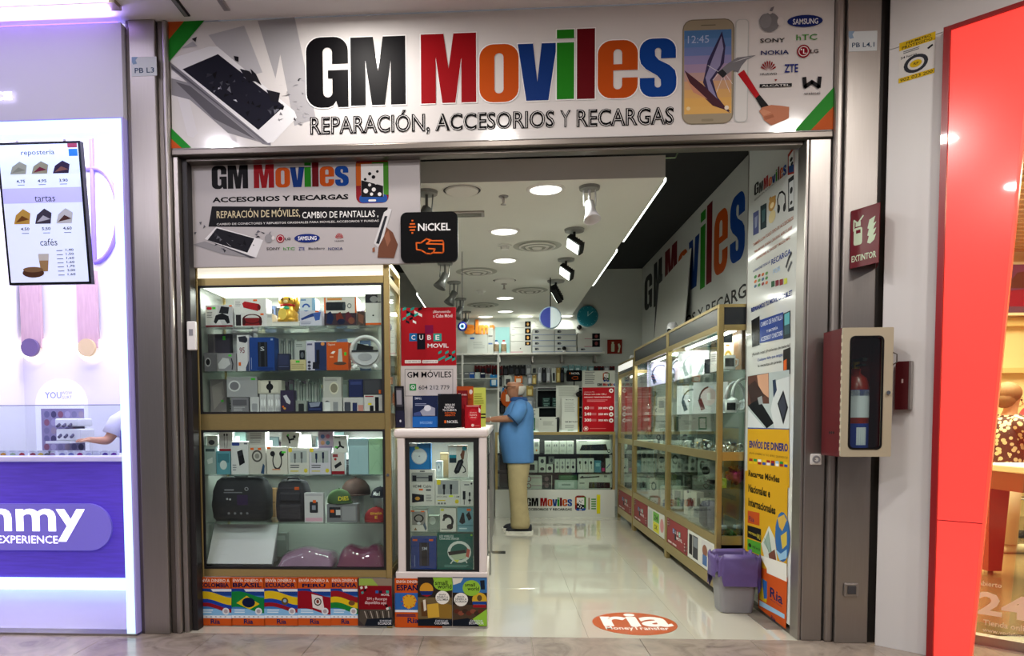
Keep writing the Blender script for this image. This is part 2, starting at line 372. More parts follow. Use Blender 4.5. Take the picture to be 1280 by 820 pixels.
# ------------------------------------------------------------------ mall floor and ceiling
def marble(name,c1_,c2_,rough,scale=3.0):
    m = bpy.data.materials.new(name); m.use_nodes = True; nt = m.node_tree; b = nt.nodes['Principled BSDF']; b.inputs['Roughness'].default_value = rough
    tc = nt.nodes.new('ShaderNodeTexCoord'); n1 = nt.nodes.new('ShaderNodeTexNoise'); n2 = nt.nodes.new('ShaderNodeTexNoise'); cr = nt.nodes.new('ShaderNodeValToRGB'); ge = nt.nodes.new('ShaderNodeNewGeometry')
    n1.inputs['Scale'].default_value = scale; n1.inputs['Detail'].default_value = 9; n1.inputs['Distortion'].default_value = 1.4; n1.inputs['Roughness'].default_value = .62
    nt.links.new(ge.outputs['Position'],n1.inputs['Vector']); nt.links.new(n1.outputs['Fac'],cr.inputs[0])
    e = cr.color_ramp.elements; e[0].position = .3; e[0].color = lin(c1_); e[1].position = .72; e[1].color = lin(c2_)
    q = cr.color_ramp.elements.new(.5); q.color = tuple((lin(c1_)[i] * .35 + lin(c2_)[i] * .65) for i in range(3)) + (1,)
    nt.links.new(cr.outputs[0],b.inputs['Base Color']); return m
MARBLE = marble('beige_mall_marble','#6e6259','#a39689',.2,4)
MARBLED = marble('grey_threshold_marble','#55504a','#8d857a',.3,6)
TILE = M('polished_cream_tile','#c2beaf',.07,coat=.5,noise=(1.2,.04))
GROUT = M('grey_grout','#a39e90',.8,noise=(60,.1))
fl = struct('floor',MB().box(-6,-6.5,-.1,6,7,-.006),GROUT)
t0 = obj('floor_slab',MB().rbox(.0015,.0015,-.012,.5985,.5985,0,.002,1),MARBLE,fl,local=True); first = True
for i in range(-7,7):
    for j in range(1,7):
        x,y = .17 + .6 * i,.0 - .6 * j
        if first: t0.location = (x - WO[fl.name].x,y - WO[fl.name].y,-WO[fl.name].z); first = False
        else: piece(t0,fl,(x - WO[fl.name].x,y - WO[fl.name].y,-WO[fl.name].z))
far = obj('floor_slab',MB().box(-6,-6.5,-.012,6,-3.6,-.002),MARBLE,fl)
sf0 = obj('floor_tile',MB().rbox(.0005,.0005,-.012,.5845,.5845,0,.0005,1),TILE,fl,local=True); first = True
for i in range(-4,3):
    for j in range(0,11):
        x,y = .49 + .585 * i,.0 + .585 * j
        if x > 1.5: continue
        lo = (x - WO[fl.name].x,y - WO[fl.name].y,-WO[fl.name].z)
        if first: sf0.location = lo; first = False
        else: piece(sf0,fl,lo)
obj('threshold_tile',MB().box(1.67,.0,-.011,1.99,.9,-.001),MARBLED,fl)
obj('threshold_tile',MB().box(1.53,.2,-.011,1.70,.62,.0015),MARBLED,fl)

CEIL = M('white_mall_ceiling','#d8d4d6',.6,noise=(2,.03))
ce = struct('ceiling',MB().box(-6,-6.5,MALL_Z,6,0,MALL_Z + .15),CEIL)
# recessed panel light and slots in the mall ceiling
q0,q1 = onZ(-60,12,MALL_Z),onZ(152,8,MALL_Z)
tl = thing('ceiling_panel_light','white ceiling panel light with steel edge above the purple counter','ceiling light',((q0.x + q1.x) / 2,q1.y,MALL_Z - .02))
obj('frame',MB().box(q0.x - .5,q1.y - .075,MALL_Z - .022,q1.x,q1.y,MALL_Z),M('satin_steel_trim','#a89c86',.3,.9),tl)
obj('diffuser',MB().box(q0.x - .5,q1.y - .7,MALL_Z - .018,q1.x - .03,q1.y - .075,MALL_Z),EM('#f3efff',1.6),tl)
for a,b in (((217,0),(237,19)),((272,0),(287,12))):
    pa,pb = onZ(a[0],a[1] - 25,MALL_Z),onZ(b[0],b[1],MALL_Z)
    ts = thing('ceiling_slot','slim dark slot in the white ceiling above the main sign' if a[0] < 250 else 'narrow pale slot cover in the ceiling beside the dark slot','ceiling slot',(pb.x,pb.y,MALL_Z - .008))
    obj('slot_edge',MB().box(pb.x - .03,pb.y - .75,MALL_Z - .007,pb.x + .004,pb.y,MALL_Z),BLACKM if a[0] < 250 else M('grey_slot','#9a9496',.5),ts)
    obj('slot_cover',MB().box(pb.x - .024,pb.y - .74,MALL_Z - .011,pb.x - .006,pb.y - .01,MALL_Z - .006),M('slot_cover_grey','#8d888c',.4,.5),ts)
for i,(x,y,e) in enumerate(MALL_SPOTS[:4]):
    t = thing('mall_downlight',['round ceiling downlight close in front of the main sign','round ceiling downlight out by the red lightbox','round ceiling downlight out before the yogurt counter','round ceiling downlight out before the shop entrance'][i],'downlight',(x,y,MALL_Z - .02))
    obj('ring',MB().lathe([(.10,0),(.115,-.012),(.13,0)],(x,y,MALL_Z),24),WPLAST,t)
    obj('lens',MB().lathe([(0.0001,-.006),(.10,-.004)],(x,y,MALL_Z),24),EM('#fff3df',6),t)

# ------------------------------------------------------------------ shop shell
SHELL = M('cool_white_wall','#c9cbc4',.6,noise=(2,.04)); DARKC = M('charcoal_ceiling','#141416',.85,noise=(4,.1))
struct('wall_right',MB().box(1.97,.62,0,2.05,6.3,3.36),SHELL)
struct('wall_left',MB().box(-1.99,.04,0,-1.91,6.3,3.36),SHELL)
struct('wall_back',MB().box(-1.91,6.2,0,1.97,6.3,3.36),SHELL)
struct('ceiling_dark',MB().box(-1.99,.05,3.3,2.05,6.3,3.36),DARKC)
struct('wall_front_inner',MB().box(-1.99,.10,2.745,1.78,.13,3.3),DARKC)
dc = struct('ceiling_dropped',MB().box(-.92,.43,DROP_Z,.985,6.2,DROP_Z + .13),M('white_plaster_ceiling','#e0e0d8',.6,noise=(2,.03)))
LED = EM('#fbfff4',5)
for k,(a,b) in enumerate((((826,226),(778,302)),((771,314),(745,357)))):
    pa,pb = onZ(*a,DROP_Z),onZ(*b,DROP_Z)
    t = thing('led_strip',['long LED strip along the dropped ceiling edge by the entrance','shorter LED strip along the dropped ceiling edge deeper inside'][k],'strip light',(.995,pa.y,DROP_Z),'LED strips on the ceiling edge')
    obj('diffuser',MB().box(.99,pa.y,DROP_Z - .002,1.004,pb.y,DROP_Z + .018),LED,t)
    obj('channel',MB().box(.985,pa.y,DROP_Z - .004,.99,pb.y,DROP_Z + .03),CHROME,t)
pa,pb = onZ(526.7,368,DROP_Z),onZ(538,384,DROP_Z)
t = thing('led_strip','short LED strip beside the dropped ceiling above the red poster','strip light',(-.93,pa.y,DROP_Z))
obj('diffuser',MB().box(-.945,pa.y,DROP_Z - .002,-.93,pb.y,DROP_Z + .018),LED,t)
obj('channel',MB().box(-.93,pa.y,DROP_Z - .004,-.925,pb.y,DROP_Z + .03),CHROME,t)
# thin cable from the dark ceiling to the dropped ceiling corner
a,b = onY(850,184,.5),Vector((.98,.45,DROP_Z + .12))
tag(obj('ceiling_cable',MB().tube([a + Vector((0,0,.3)),a,(a + b) / 2 - Vector((-.02,0,.03)),b],.004,6),P('#9fb58e')),'thin pale green cable hanging by the dropped ceiling corner','cable')

# ------------------------------------------------------------------ facade steel
def panelbox(name,x0,x1,y0,y1,z0,z1,m,r=.004): return struct(name,MB().rbox(x0,y0,z0,x1,y1,z1,r,2),m)
pl = panelbox('trim_1',-2.035,-1.885,-.04,.08,0,MALL_Z,STEEL,.006)
panelbox('trim_2',-2.056,-2.036,-.03,.08,0,MALL_Z,STEELD)
panelbox('trim_3',-1.884,-1.855,-.015,.08,0,MALL_Z,STEELD); panelbox('trim_4',-1.853,-1.822,-.03,.08,0,MALL_Z,STEEL,.012)
panelbox('trim_5',-1.818,-1.79,-.0,.06,0,2.69,STEEL); panelbox('trim_6',-1.788,-1.755,.04,.12,0,2.69,M('dark_shutter_guide','#1a1618',.5))
panelbox('trim_7',1.624,1.64,.0,.108,0,2.69,STEEL); panelbox('trim_8',1.641,1.752,-.005,.1,0,2.69,STEEL,.006)
panelbox('trim_9',1.757,1.80,-.03,.1,0,MALL_Z,STEEL,.014)
pr_ = panelbox('trim_10',1.803,1.975,-.045,.1,0,MALL_Z,STEEL,.006); panelbox('trim_11',1.976,2.03,-.02,.1,0,MALL_Z,M('dark_edge_trim','#2b2725',.5,.5))
panelbox('trim_12',-1.82,1.756,-.012,.10,2.692,2.728,STEELD,.006)
panelbox('trim_13',-1.755,1.62,.03,.10,2.672,2.691,STEELD)
# pillar number stickers
for (tf,x0,y1,x1,y0,s,lab) in ((c1,555,322,659,238,'PB L3','white unit number sticker on the steel pillar by the yogurt counter'),(c3,1118,212,1236,126,'PB L4,1','white unit number sticker on the steel pillar by the red lightbox')):
    Yp = -.0405 if x0 < 900 else -.0455
    a = onY(*tf(x0,y1),Yp); b = onY(*tf(x1,y0),Yp)
    o = tag(obj('number_sticker',MB().box(a.x,Yp - .001,a.z,b.x,Yp,b.z),P('#cfd4d6')),lab,'sticker')
    pp = frontprint(o,Yp - .001,tf); h = y1 - y0
    pp.text(s,x0 + (x1 - x0) * .12,y1 - h * .16,x1 - (x1 - x0) * .1,y1 - h * .46,'#23405f',.02)
    pp.poly([(x0,y0 + 2),(x0 + 26,y0 + 2),(x0 + 16,y0 + 16),(x0 + 22,y0 + 30),(x0 + 6,y0 + 34),(x0,y0 + 24)],'#8aa3bd'); pp.done()

# ------------------------------------------------------------------ the main sign
SIGNW = M('glossy_white_acrylic','#d9d5d3',.12,coat=.6,noise=(1.5,.02))
sg = tag(obj('shop_sign',MB().rbox(-1.82,.0,2.73,1.756,.09,MALL_Z - .004,.003,1),SIGNW),'long white shop sign with big multicoloured lettering above the entrance','sign')
S = frontprint(sg,0,c1)
GR = '#9c9a9e'
S.poly([(878,148),(1028,108),(1105,305),(1010,330)],'#b3b1b5'); S.poly([(1085,88),(1240,72),(1330,500),(1240,530),(1180,230),(1160,330)],'#a7a5a8')
S.poly([(728,330),(770,320),(832,560),(815,580),(790,572)],'#d9d6d8'); S.poly([(940,480),(975,590),(1000,600),(965,470)],'#d2cfd1')
S.poly([(722,330),(800,350),(1120,606),(960,560),(800,420),(722,400)],'#8b898e'); S.poly([(740,345),(800,362),(1080,590),(900,500)],'#5d5b61')
S.poly([(716,262),(722,292),(1105,606),(1140,612),(1140,596)],'#7d7b82')
S.poly([(716,258),(735,242),(880,196),(915,196),(1240,468),(1250,495),(1150,600),(1128,602)],'#e3e2e4')
S.poly([(722,276),(1110,592),(1118,602),(722,286)],'#55535a')
S.poly([(768,292),(918,228),(1197,447),(1088,547)],'#1b1b26')
rn = random.Random(4)
for i in range(34):
    u,v = rn.uniform(.18,.97),rn.uniform(.1,.98); x = 768 + 150 * v + 300 * u; y = 292 - 64 * v + 235 * u; a = rn.uniform(0,6.3); L = rn.uniform(12,34)
    S.poly([(x,y),(x + L * math.cos(a),y + L * math.sin(a)),(x + L * .8 * math.cos(a + .7),y + L * .6 * math.sin(a + .7))],rn.choice(['#0a0a0d','#45454f','#6e6e78','#c9c9d2','#2c2c36','#0e0e12']))
for i in range(26):
    x,y = rn.uniform(1160,1300),rn.uniform(330,520); a = rn.uniform(0,6.3); L = rn.uniform(8,26)
    S.poly([(x,y),(x + L * math.cos(a),y + L * .5 * math.sin(a)),(x + L * .6,y + L * .4 * rn.uniform(-1,1))],rn.choice(['#77767c','#a5a4a8','#2b2a30']))
for p in ([(985,236),(1005,240),(1005,262),(990,255)],[(1055,290),(1078,312),(1102,360),(1068,338)],[(1122,378),(1180,392),(1172,432),(1145,428)],[(1010,290),(1050,300),(1090,345),(1040,340)]): S.poly(p,'#1d1c22')
S.poly([(808,165),(830,156),(824,178)],'#2a2a30'); S.poly([(765,205),(812,175),(832,195)],'#a9a8ad')
S.poly([(707,92),(777,89),(708,172)],'#b5501f'); S.poly([(777,89),(864,85),(712,262),(708,172)],'#1f8326')
S.poly([(720,538),(806,622),(766,624),(721,584)],'#1f8a2a'); S.poly([(721,584),(766,624),(722,625)],'#c4501b')
S.tf = c2
for ch,x0,y1,x1,y0,cl in (('G',80,457,252,154,'#08070a'),('M',266,447,494,151,'#08070a'),('M',561,438,792,138,'#8c0912'),('o',806,434,971,184,'#b94a0b'),('v',967,427,1133,181,'#0b3072'),('i',1131,420,1205,124,'#1f7a16')):
    S.glyph(ch,x0 - 4,y1 + 4,x1 + 4,y0 - 4,'#efedec'); S.glyph(ch,x0,y1,x1,y0,cl)
for b in (.035,):
    S.text('REPARACIÓN,',95,581,597,460,'#070608',.028,res=3); S.text('ACCESORIOS',620,553,1122,464,'#070608',.028,res=3); S.text('Y',1145,537,1190,464,'#070608',.028)
    S.text('REPARACIÓN,',99,578,593,463,'#e6e3e2',-.036,res=3); S.text('ACCESORIOS',624,550,1118,467,'#e6e3e2',-.036,res=3); S.text('Y',1152,533,1183,467,'#e6e3e2',-.036)
S.tf = c3
for ch,x0,y1,x1,y0,cl in (('l',3,408,78,117,'#5f0610'),('e',88,407,254,163,'#b3480f'),('s',259,401,413,156,'#0d3c88')):
    S.glyph(ch,x0 - 4,y1 + 4,x1 + 4,y0 - 4,'#efedec'); S.glyph(ch,x0,y1,x1,y0,cl)
S.text('RECARGAS',2,523,402,438,'#070608',.028,res=3); S.text('RECARGAS',6,520,398,441,'#e6e3e2',-.036,res=3)
S.poly([(895,537),(1064,350),(1064,428),(962,535)],'#2a8a2c'); S.poly([(962,535),(1064,428),(1063,531)],'#b9541f')
# phone with split screen, protector and hammer
S.rect(648,503,709,79,'#bdbfbd',r=.02); S.rect(652,500,705,82,'#d6d5d2',r=.02)
S.rect(433,513,649,76,'#7f7460',r=.05); S.rect(437,509,645,80,'#9c907a',r=.045); S.rect(443,471,637,122,'#5b7fae')
gr = ['#4d76a8','#5a7db0','#6c7db2','#8a84b0','#a08aa8','#b3938f','#c79c77','#d3a467','#d8a85f','#d9ab62']
for i,cl in enumerate(gr): S.rect(443,168 + i * 34.8 if i < 9 else 471,637,121 + i * 34.8,cl)
S.poly([(598,130),(612,190),(606,260),(560,330),(580,400),(632,466),(560,420),(520,340),(540,250)],'#37304f'); S.poly([(596,150),(604,200),(590,270),(548,330),(575,400),(600,440),(545,380),(530,320),(560,240)],'#8c86ab')
S.poly([(444,290),(520,350),(634,460),(560,435),(470,350)],'#4a2a33'); S.poly([(444,310),(470,345),(540,410),(480,380)],'#c58a72')
S.text('12:45',458,180,545,146,'#a9b6d6'); S.rect(513,500,563,488,'#8b806a',r=.01); S.ell(460,447,8,8,'#e8cf9d'); S.ell(617,443,9,9,'#e9dcc8'); S.rect(512,108,572,102,'#6d6453')
for p in ([(582,305),(560,330)],[(600,318),(575,380)],[(605,318),(630,380)],[(590,300),(540,270)],[(612,305),(640,345)]): S.line(p,.0018,'#e9e4ea')
S.poly([(578,300),(622,262),(660,238),(737,228),(700,246),(678,272),(664,300),(640,290),(602,320)],'#76757a'); S.poly([(578,300),(600,285),(618,304),(602,322)],'#2d2c30'); S.poly([(640,258),(690,240),(728,231),(670,250)],'#c9c9cc')
S.poly([(662,306),(688,288),(752,390),(735,405)],'#b01620'); S.poly([(735,405),(752,390),(790,436),(764,452)],'#1b1a1d')
S.poly([(750,458),(762,442),(800,432),(845,436),(873,440),(872,486),(840,500),(800,516),(770,494),(765,480)],'#bd7a5c'); S.poly([(750,458),(768,450),(800,462),(770,476)],'#c98b6c'); S.poly([(768,480),(806,470),(812,482),(776,494)],'#a5654a'); S.poly([(782,500),(815,488),(820,500),(798,514)],'#b9775a')
# maker marks
S.ell(793,94,40,40,'#7e7d80'); S.ell(776,88,25,30,'#8d8c8f'); S.ell(838,90,14,18,'#d9d5d3'); S.poly([(792,52),(798,34),(812,28),(806,46)],'#7e7d80'); S.ell(795,54,8,6,'#d9d5d3')
S.ell(938,88,73,25,'#1b2b6e'); S.text('SAMSUNG',888,103,992,76,'#e9e9ee',.03)
S.text('SONY',754,178,856,157,'#18171a',.03); S.text('hTC',902,168,988,141,'#3d8f2e',.01); S.text('NOKIA',757,228,872,206,'#16245f',.035)
S.ell(932,212,27,27,'#8d1026'); S.ell(932,212,21,21,'#d9d5d3',hole=.84); S.text('L',930,222,944,202,'#efe8e8',.02); S.ell(923,205,3.5,3.5,'#efe8e8'); S.text('LG',960,220,993,203,'#2b2a2d',.03)
for a in range(8):
    t = math.radians(22 + a * 19.4); S.poly([(788 + 6 * math.cos(t),294 - 6 * math.sin(t)),(788 + 30 * math.cos(t - .1),291 - 36 * math.sin(t - .1)),(788 + 34 * math.cos(t),291 - 42 * math.sin(t)),(788 + 30 * math.cos(t + .1),291 - 36 * math.sin(t + .1))],'#8c0912')
S.text('HUAWEI',755,311,822,300,'#2b2a2d',.02); S.text('ZTE',853,300,910,264,'#1b2b7a',.04)
S.rect(752,361,884,343,'#1a1a1c'); S.text('ALCATEL',760,358,876,346,'#e2dfdd',.01); S.poly([(812,327),(824,327),(818,336)],'#8c0912')
S.line([(935,322),(938,358),(966,338),(994,358),(998,320)],.020,'#18171a'); S.text('weimei',934,391,1000,378,'#4b494d',.01)
S.done()
# ------------------------------------------------------------------ hanging sign board over the display cabinet
sb = tag(obj('sign_board',MB().rbox(-1.775,.10,2.10,-.445,.125,2.685,.002,1),M('satin_white_board','#aaa4a4',.4,noise=(2,.03))),'white sign board with coloured lettering and phone pictures above the glass display cabinet','sign')
S = frontprint(sb,.10,c6)
S.gm(128,207,752,80)
S.text('ACCESORIOS Y RECARGAS',130,268,752,229,'#0a090b',.075)
S.poly([(128,285),(932,290),(912,382),(112,378)],'#17161a')
S.text('REPARACIÓN DE MÓVILES,',150,345,530,290,'#c9bb9a',.01); S.text('CAMBIO DE PANTALLAS ,',541,345,888,303,'#e8e6e4',.01)
S.text('CAMBIO DE CONECTORES Y REPUESTOS ORIGINALES PARA MOVILES, ACCESORIOS Y FUNDAS',150,373,890,346,'#d9d6d4',.01)
# multicolour phone emblem
def emblem(S,x0,y0,x1,y1):
    w_,h_ = x1 - x0,y1 - y0; X = lambda t: x0 + t * w_; Y_ = lambda t: y0 + t * h_
    S.rect(X(0),Y_(1),X(1),Y_(0),'#7c1a20',r=.03 * 1.2); S.rect(X(0),Y_(.62),X(.5),Y_(.12),'#b5561a'); S.rect(X(.5),Y_(.82),X(1),Y_(.1),'#3c7a22'); S.rect(X(.1),Y_(.99),X(.97),Y_(.80),'#214a8f',r=.02)
    S.rect(X(0.16),Y_(.86),X(.84),Y_(.14),'#dddad8'); S.poly([(X(.16),Y_(.50)),(X(.84),Y_(.62)),(X(.84),Y_(.86)),(X(.16),Y_(.86))],'#18161a')
    for i,(a,b,r,c) in enumerate(((.42,.36,.055,'#18161a'),(.66,.31,.045,'#18161a'),(.54,.43,.06,'#18161a'),(.28,.48,.045,'#18161a'),(.62,.56,.05,'#dddad8'),(.42,.6,.05,'#dddad8'),(.3,.73,.075,'#dddad8'),(.55,.70,.065,'#dddad8'),(.48,.80,.05,'#dddad8'),(.73,.80,.06,'#dddad8'))):
        S.ell(X(a),Y_(b),r * w_,r * w_,c,n=10)
    S.rect(X(.38),Y_(.96),X(.62),Y_(.91),'#dddad8',r=.01)
emblem(S,787,60,934,272)
S.poly([(95,435),(148,378),(362,440),(330,520),(305,520)],'#d5d3d4'); S.poly([(108,440),(150,385),(322,432),(290,497)],'#1d1c22'); S.poly([(40,460),(95,445),(300,518),(180,505)],'#8b898c'); S.poly([(95,436),(305,512),(330,520),(305,522)],'#4b4a50')
rn = random.Random(5)
for i in range(22):
    x,y = rn.uniform(140,350),rn.uniform(385,480); a = rn.uniform(0,6.3); L = rn.uniform(8,22)
    S.poly([(x,y),(x + L * math.cos(a),y + L * math.sin(a)),(x + L * .7,y + L * .5)],rn.choice(['#0e0e12','#5d5c64','#a9a8ad','#2a2a30']))
for p in ([(70,358),(82,355),(78,372)],[(92,370),(100,378),(88,388)],[(45,405),(58,402),(52,416)]): S.poly(p,'#5d5c64')
S.ell(388,432,19,20,'#8b898c'); S.ell(408,430,7,9,'#c9c3c1'); S.poly([(388,411),(392,402),(400,400),(396,410)],'#8b898c')
S.ell(441,433,19,19,'#8d1026'); S.ell(441,433,14,14,'#cfc9c7',hole=.82); S.text('LG',462,440,487,428,'#2b2a2d',.03)
S.ell(563,431,59,20,'#1b2b6e'); S.text('SAMSUNG',522,441,606,421,'#e9e9ee',.03)
for a in range(8):
    t = math.radians(22 + a * 19.4); S.poly([(710 + 3 * math.cos(t),436 - 3 * math.sin(t)),(710 + 18 * math.cos(t - .1),434 - 24 * math.sin(t - .1)),(710 + 21 * math.cos(t),434 - 28 * math.sin(t)),(710 + 18 * math.cos(t + .1),434 - 24 * math.sin(t + .1))],'#a3121c')
S.text('HUAWEI',690,447,731,440,'#2b2a2d',.02)
for s_,a,b,cl in (('SONY',378,440,'#2b2a2d'),('hTC',455,507,'#3d8f2e'),('ZTE',525,551,'#1b2b7a'),('BlackBerry',570,645,'#2b2a2d'),('NOKIA',660,726,'#16245f')): S.text(s_,a,486,b,472,cl,.02)
S.poly([(868,455),(915,312),(938,296),(950,300),(905,450),(890,475)],'#c8c6c7'); S.poly([(878,455),(918,330),(930,330),(892,458)],'#2a2a30')
S.poly([(885,520),(890,470),(915,420),(925,380),(955,405),(978,460),(960,522)],'#6b4332'); S.poly([(915,420),(935,395),(945,440),(930,470)],'#8a5a45'); S.poly([(861,478),(872,470),(874,492),(862,495)],'#8a5a45')
S.done()
for x in (-1.5,-.6): obj('hanger_bolt',MB().cyl((x,.112,2.68),(x,.112,2.694),.008),STEELD,sb)

# projecting black sign beside it
a,b = onY(501,328,.06),onY(572,264,.06)
nk = thing('projecting_sign','black rounded square sign with orange hand and card symbol','sign',((a.x + b.x) / 2,.06,a.z))
mb = MB().prism(rr(0,0,b.x - a.x,b.z - a.z,.035,5),(a.x,.06,a.z),UX,UZ,-.033,0)
pan = obj('sign_panel',mb,M('gloss_black_sign','#060608',.55,spec=.08),nk)
S = frontprint(pan,.06,c6)
S.text('NiCKEL',1070,398,1218,360,'#e8e6e6',.035)
for i,(h,y) in enumerate(((4,350),(12,365),(16,379),(12,393),(4,406))): S.rect(1044 - h,y + 4,1044 + h,y - 3,'#d9601f')
for L in ([(1062,452),(1082,452),(1108,434),(1130,440),(1108,456)],[(1120,442),(1182,442),(1186,450),(1186,492),(1180,497),(1140,497)],[(1064,482),(1085,486),(1108,500),(1128,502),(1140,495),(1148,480),(1118,478)],[(1108,456),(1185,458)],[(1062,452),(1064,482)]): S.line(L,.0075,'#d9601f')
S.done()
obj('bracket',MB().box(-.44,.08,2.18,-.40,.125,2.3),STEELD,nk); obj('bracket_arm',MB().box(-.44,.111,2.22,-.36,.118,2.26),STEELD,nk)

# ------------------------------------------------------------------ glass display cabinet
CY = .14; CX0,CX1,CD = -1.788,-.632,.46
zc = lambda y,Y=CY: onY(370,y,Y).z
zt = [zc(326),zc(333),zc(346),zc(355),zc(517),zc(537),zc(712),zc(721),0.0]
cab = thing('display_cabinet','tall gold framed glass display cabinet full of boxed gadgets by the entrance','cabinet',((CX0 + CX1) / 2,CY + CD / 2,0))
pw = .034
for x in (CX0,CX1 - pw):
    for y in (CY,CY + CD - pw): obj('post',MB().rbox(x,y,0,x + pw,y + pw,zt[0],.004,1),GOLD,cab)
def rail(z0,z1,nm='rail',m=GOLD,ends=True):
    obj(nm,MB().box(CX0 + pw,CY + .002,z0,CX1 - pw,CY + .03,z1),m,cab)
    if ends: obj(nm,MB().box(CX1 - .03,CY + pw,z0,CX1 - .002,CY + CD - pw,z1),m,cab)
rail(zt[1],zt[0]); rail(zt[3],zt[2]); rail(zt[5],zt[4]); rail(zt[7],zt[6])
obj('light_panel',MB().box(CX0 + pw,CY + .006,zt[2],CX1 - pw,CY + .026,zt[1]),M('lit_cream_panel','#efe9d8',.5,emit=.9),cab)
obj('top_board',MB().box(CX0 + pw,CY + .03,zt[0] - .012,CX1 - pw,CY + CD - .03,zt[0]),WHITE,cab)
obj('lamp_board',MB().box(CX0 + pw,CY + .03,zt[3] - .002,CX1 - pw,CY + CD - .03,zt[3] + .008),M('lit_diffuser_board','#f3f3ea',.5,emit=1.3),cab)
obj('back_board',MB().box(CX0 + pw,CY + CD - .03,zt[7],CX1 - pw,CY + CD - .02,zt[3]),M('mirror_backing','#c4c8c4',.3,.1),cab)
obj('side_board',MB().box(CX0 + .01,CY + pw,zt[7],CX0 + .02,CY + CD - pw,zt[3]),M('mirror_backing_side','#a9aeaa',.2,.3),cab)
obj('base_panel',MB().box(CX0 + pw,CY + .006,0.0,CX1 - pw,CY + .02,zt[7]),M('white_base_board','#d6d2cc',.5),cab)
obj('base_panel',MB().box(CX1 - .02,CY + pw,0.0,CX1 - .006,CY + CD - pw,zt[7]),MATS['white_base_board'],cab)
obj('bottom_board',MB().box(CX0 + pw,CY + .02,zt[7] - .01,CX1 - pw,CY + CD - .03,zt[6] + .004),M('dark_bottom_board','#3b3836',.5),cab)
CGL = glassmat('cabinet_glass','#f6fbf8',.03,6.0)
GASK = M('black_rubber_gasket','#0c0c0e',.5)
for za,zb_ in ((zt[4],zt[3]),(zt[6],zt[5])):
    g = obj('glass_pane',MB().box(CX0 + pw + .004,CY + .012,za,CX1 - pw - .004,CY + .018,zb_),CGL,cab)
    x0,x1 = CX0 + pw,CX1 - pw
    mb = MB(); mb.prism([[(x0,za),(x1,za),(x1,zb_),(x0,zb_)],[(x0 + .013,za + .013),(x1 - .013,za + .013),(x1 - .013,zb_ - .013),(x0 + .013,zb_ - .013)]],(0,CY,0),UX,UZ,-.012,-.002)
    obj('gasket',mb,GASK,g)
    obj('side_glass',MB().box(CX1 - .016,CY + pw,za,CX1 - .010,CY + CD - pw,zb_),GLASS,cab)
SHG = glassmat('shelf_glass','#eff5f2',.06,4.0)
ROW = [onY(370,408,.22).z,onY(370,463.5,.22).z,zt[4] + .0045,onY(370,592.5,.22).z,onY(370,652,.22).z,zt[6] + .0055]
for z in (ROW[0],ROW[1],ROW[3],ROW[4]):
    obj('glass_shelf',MB().box(CX0 + pw,CY + .045,z - .008,CX1 - pw,CY + CD - .03,z - .0005),SHG,cab)
obj('shelf_board',MB().box(CX0 + pw,CY + .03,zt[5] + .0,CX1 - pw,CY + CD - .03,zt[4] + .0035),M('cream_shelf_board','#cfcabb',.5),cab)
obj('lock',MB().cyl((CX1 - .017,CY - .006,.9),(CX1 - .017,CY,.9),.009),CHROME,cab)
lamp('cabinet_tube_light','AREA',((CX0 + CX1) / 2,CY + .14,zt[3] - .02),17,(1,.98,.92),1.0,.06)
lamp('cabinet_lower_light','AREA',((CX0 + CX1) / 2,CY + .14,zt[5] - .015),14,(1,.98,.95),1.0,.05)

OR,GN = '#e0621c','#4bbf3a'
def cp(name,label,cat,tf,r,row,x0,y0,x1,y1,dp,colr,prints=(),Y=.22,group=None,**k):
    return pxprod(name,label,cat,tf,x0,y0,x1,y1,Y,dp,colr,prints,group,z=ROW[row],**k)
BX = 'box'
stk = lambda x,y,c=OR,w_=.12,h_=.07: ('r',x,y,x + w_,y + h_,c)
# upper window, first shelf
cp('gadget_box','pale box edge behind the game controller box on the top shelf',BX,c7,0,0,48,205,100,345,.06,'#b9c6cc',(('r',.1,.08,.9,.2,'#8ea6ae'),),Y=.42)
cp('controller_box','white and black box showing a black game controller on its stand',BX,c7,0,0,66,240,198,345,.10,'#d2ced2',(('r',0,.9,1,1,'#6e1420'),('p',[(.45,.0),(1,0),(1,.9),(.62,.9),(.45,.5)],'#bdb9c0'),('q',.05,.08,.24,.2,'#a01420'),('p',[(.3,.75),(.38,.45),(.62,.36),(.85,.5),(.9,.8),(.8,.84),(.7,.66),(.48,.66),(.38,.84)],'#101014'),('p',[(.5,.35),(.58,.05),(.88,.1),(.84,.4)],'#1d1d22'),stk(.25,.08,GN,.13,.1),stk(.88,.0,OR,.1,.07),('b',.05,.3,.28,.6,4,'#77747a')))
o = cp('speaker_box','white box with a red barrel speaker picture under another speaker box',BX,c7,0,0,208,279,366,345,.11,'#d8d4d6',(('q',.24,.34,.84,.9,'#7c1418'),('o',.54,.42,.3,.36,'#4c0c10',.8),('e',.29,.62,.05,.24,'#3b0a0e'),('e',.8,.62,.05,.24,'#3b0a0e'),('r',.04,.1,.2,.9,'#2a2428'),stk(.8,.02,OR,.1,.14)))
zt2 = o.location.z + o.dimensions.z if False else onY(*c7(286,279),.22).z
pxprod('speaker_box','white box with a red oblong speaker picture stacked on the barrel speaker box',BX,c7,204,210,362,279,.22,.10,'#dcd9da',(('p',[(.26,.3),(.34,.16),(.78,.36),(.82,.6),(.74,.86),(.3,.6)],'#a3161c'),('e',.78,.6,.05,.2,'#6b0c12'),('b',.05,.15,.22,.55,4,'#a19ea4'),stk(.6,.04,OR,.12,.12)),z=zt2)
cp('small_box','plain white little box between the speaker boxes and the lucky cat',BX,c7,0,0,366,281,391,345,.1,'#d3d0cc',(('r',.1,.1,.9,.3,'#b4b0b0'),))
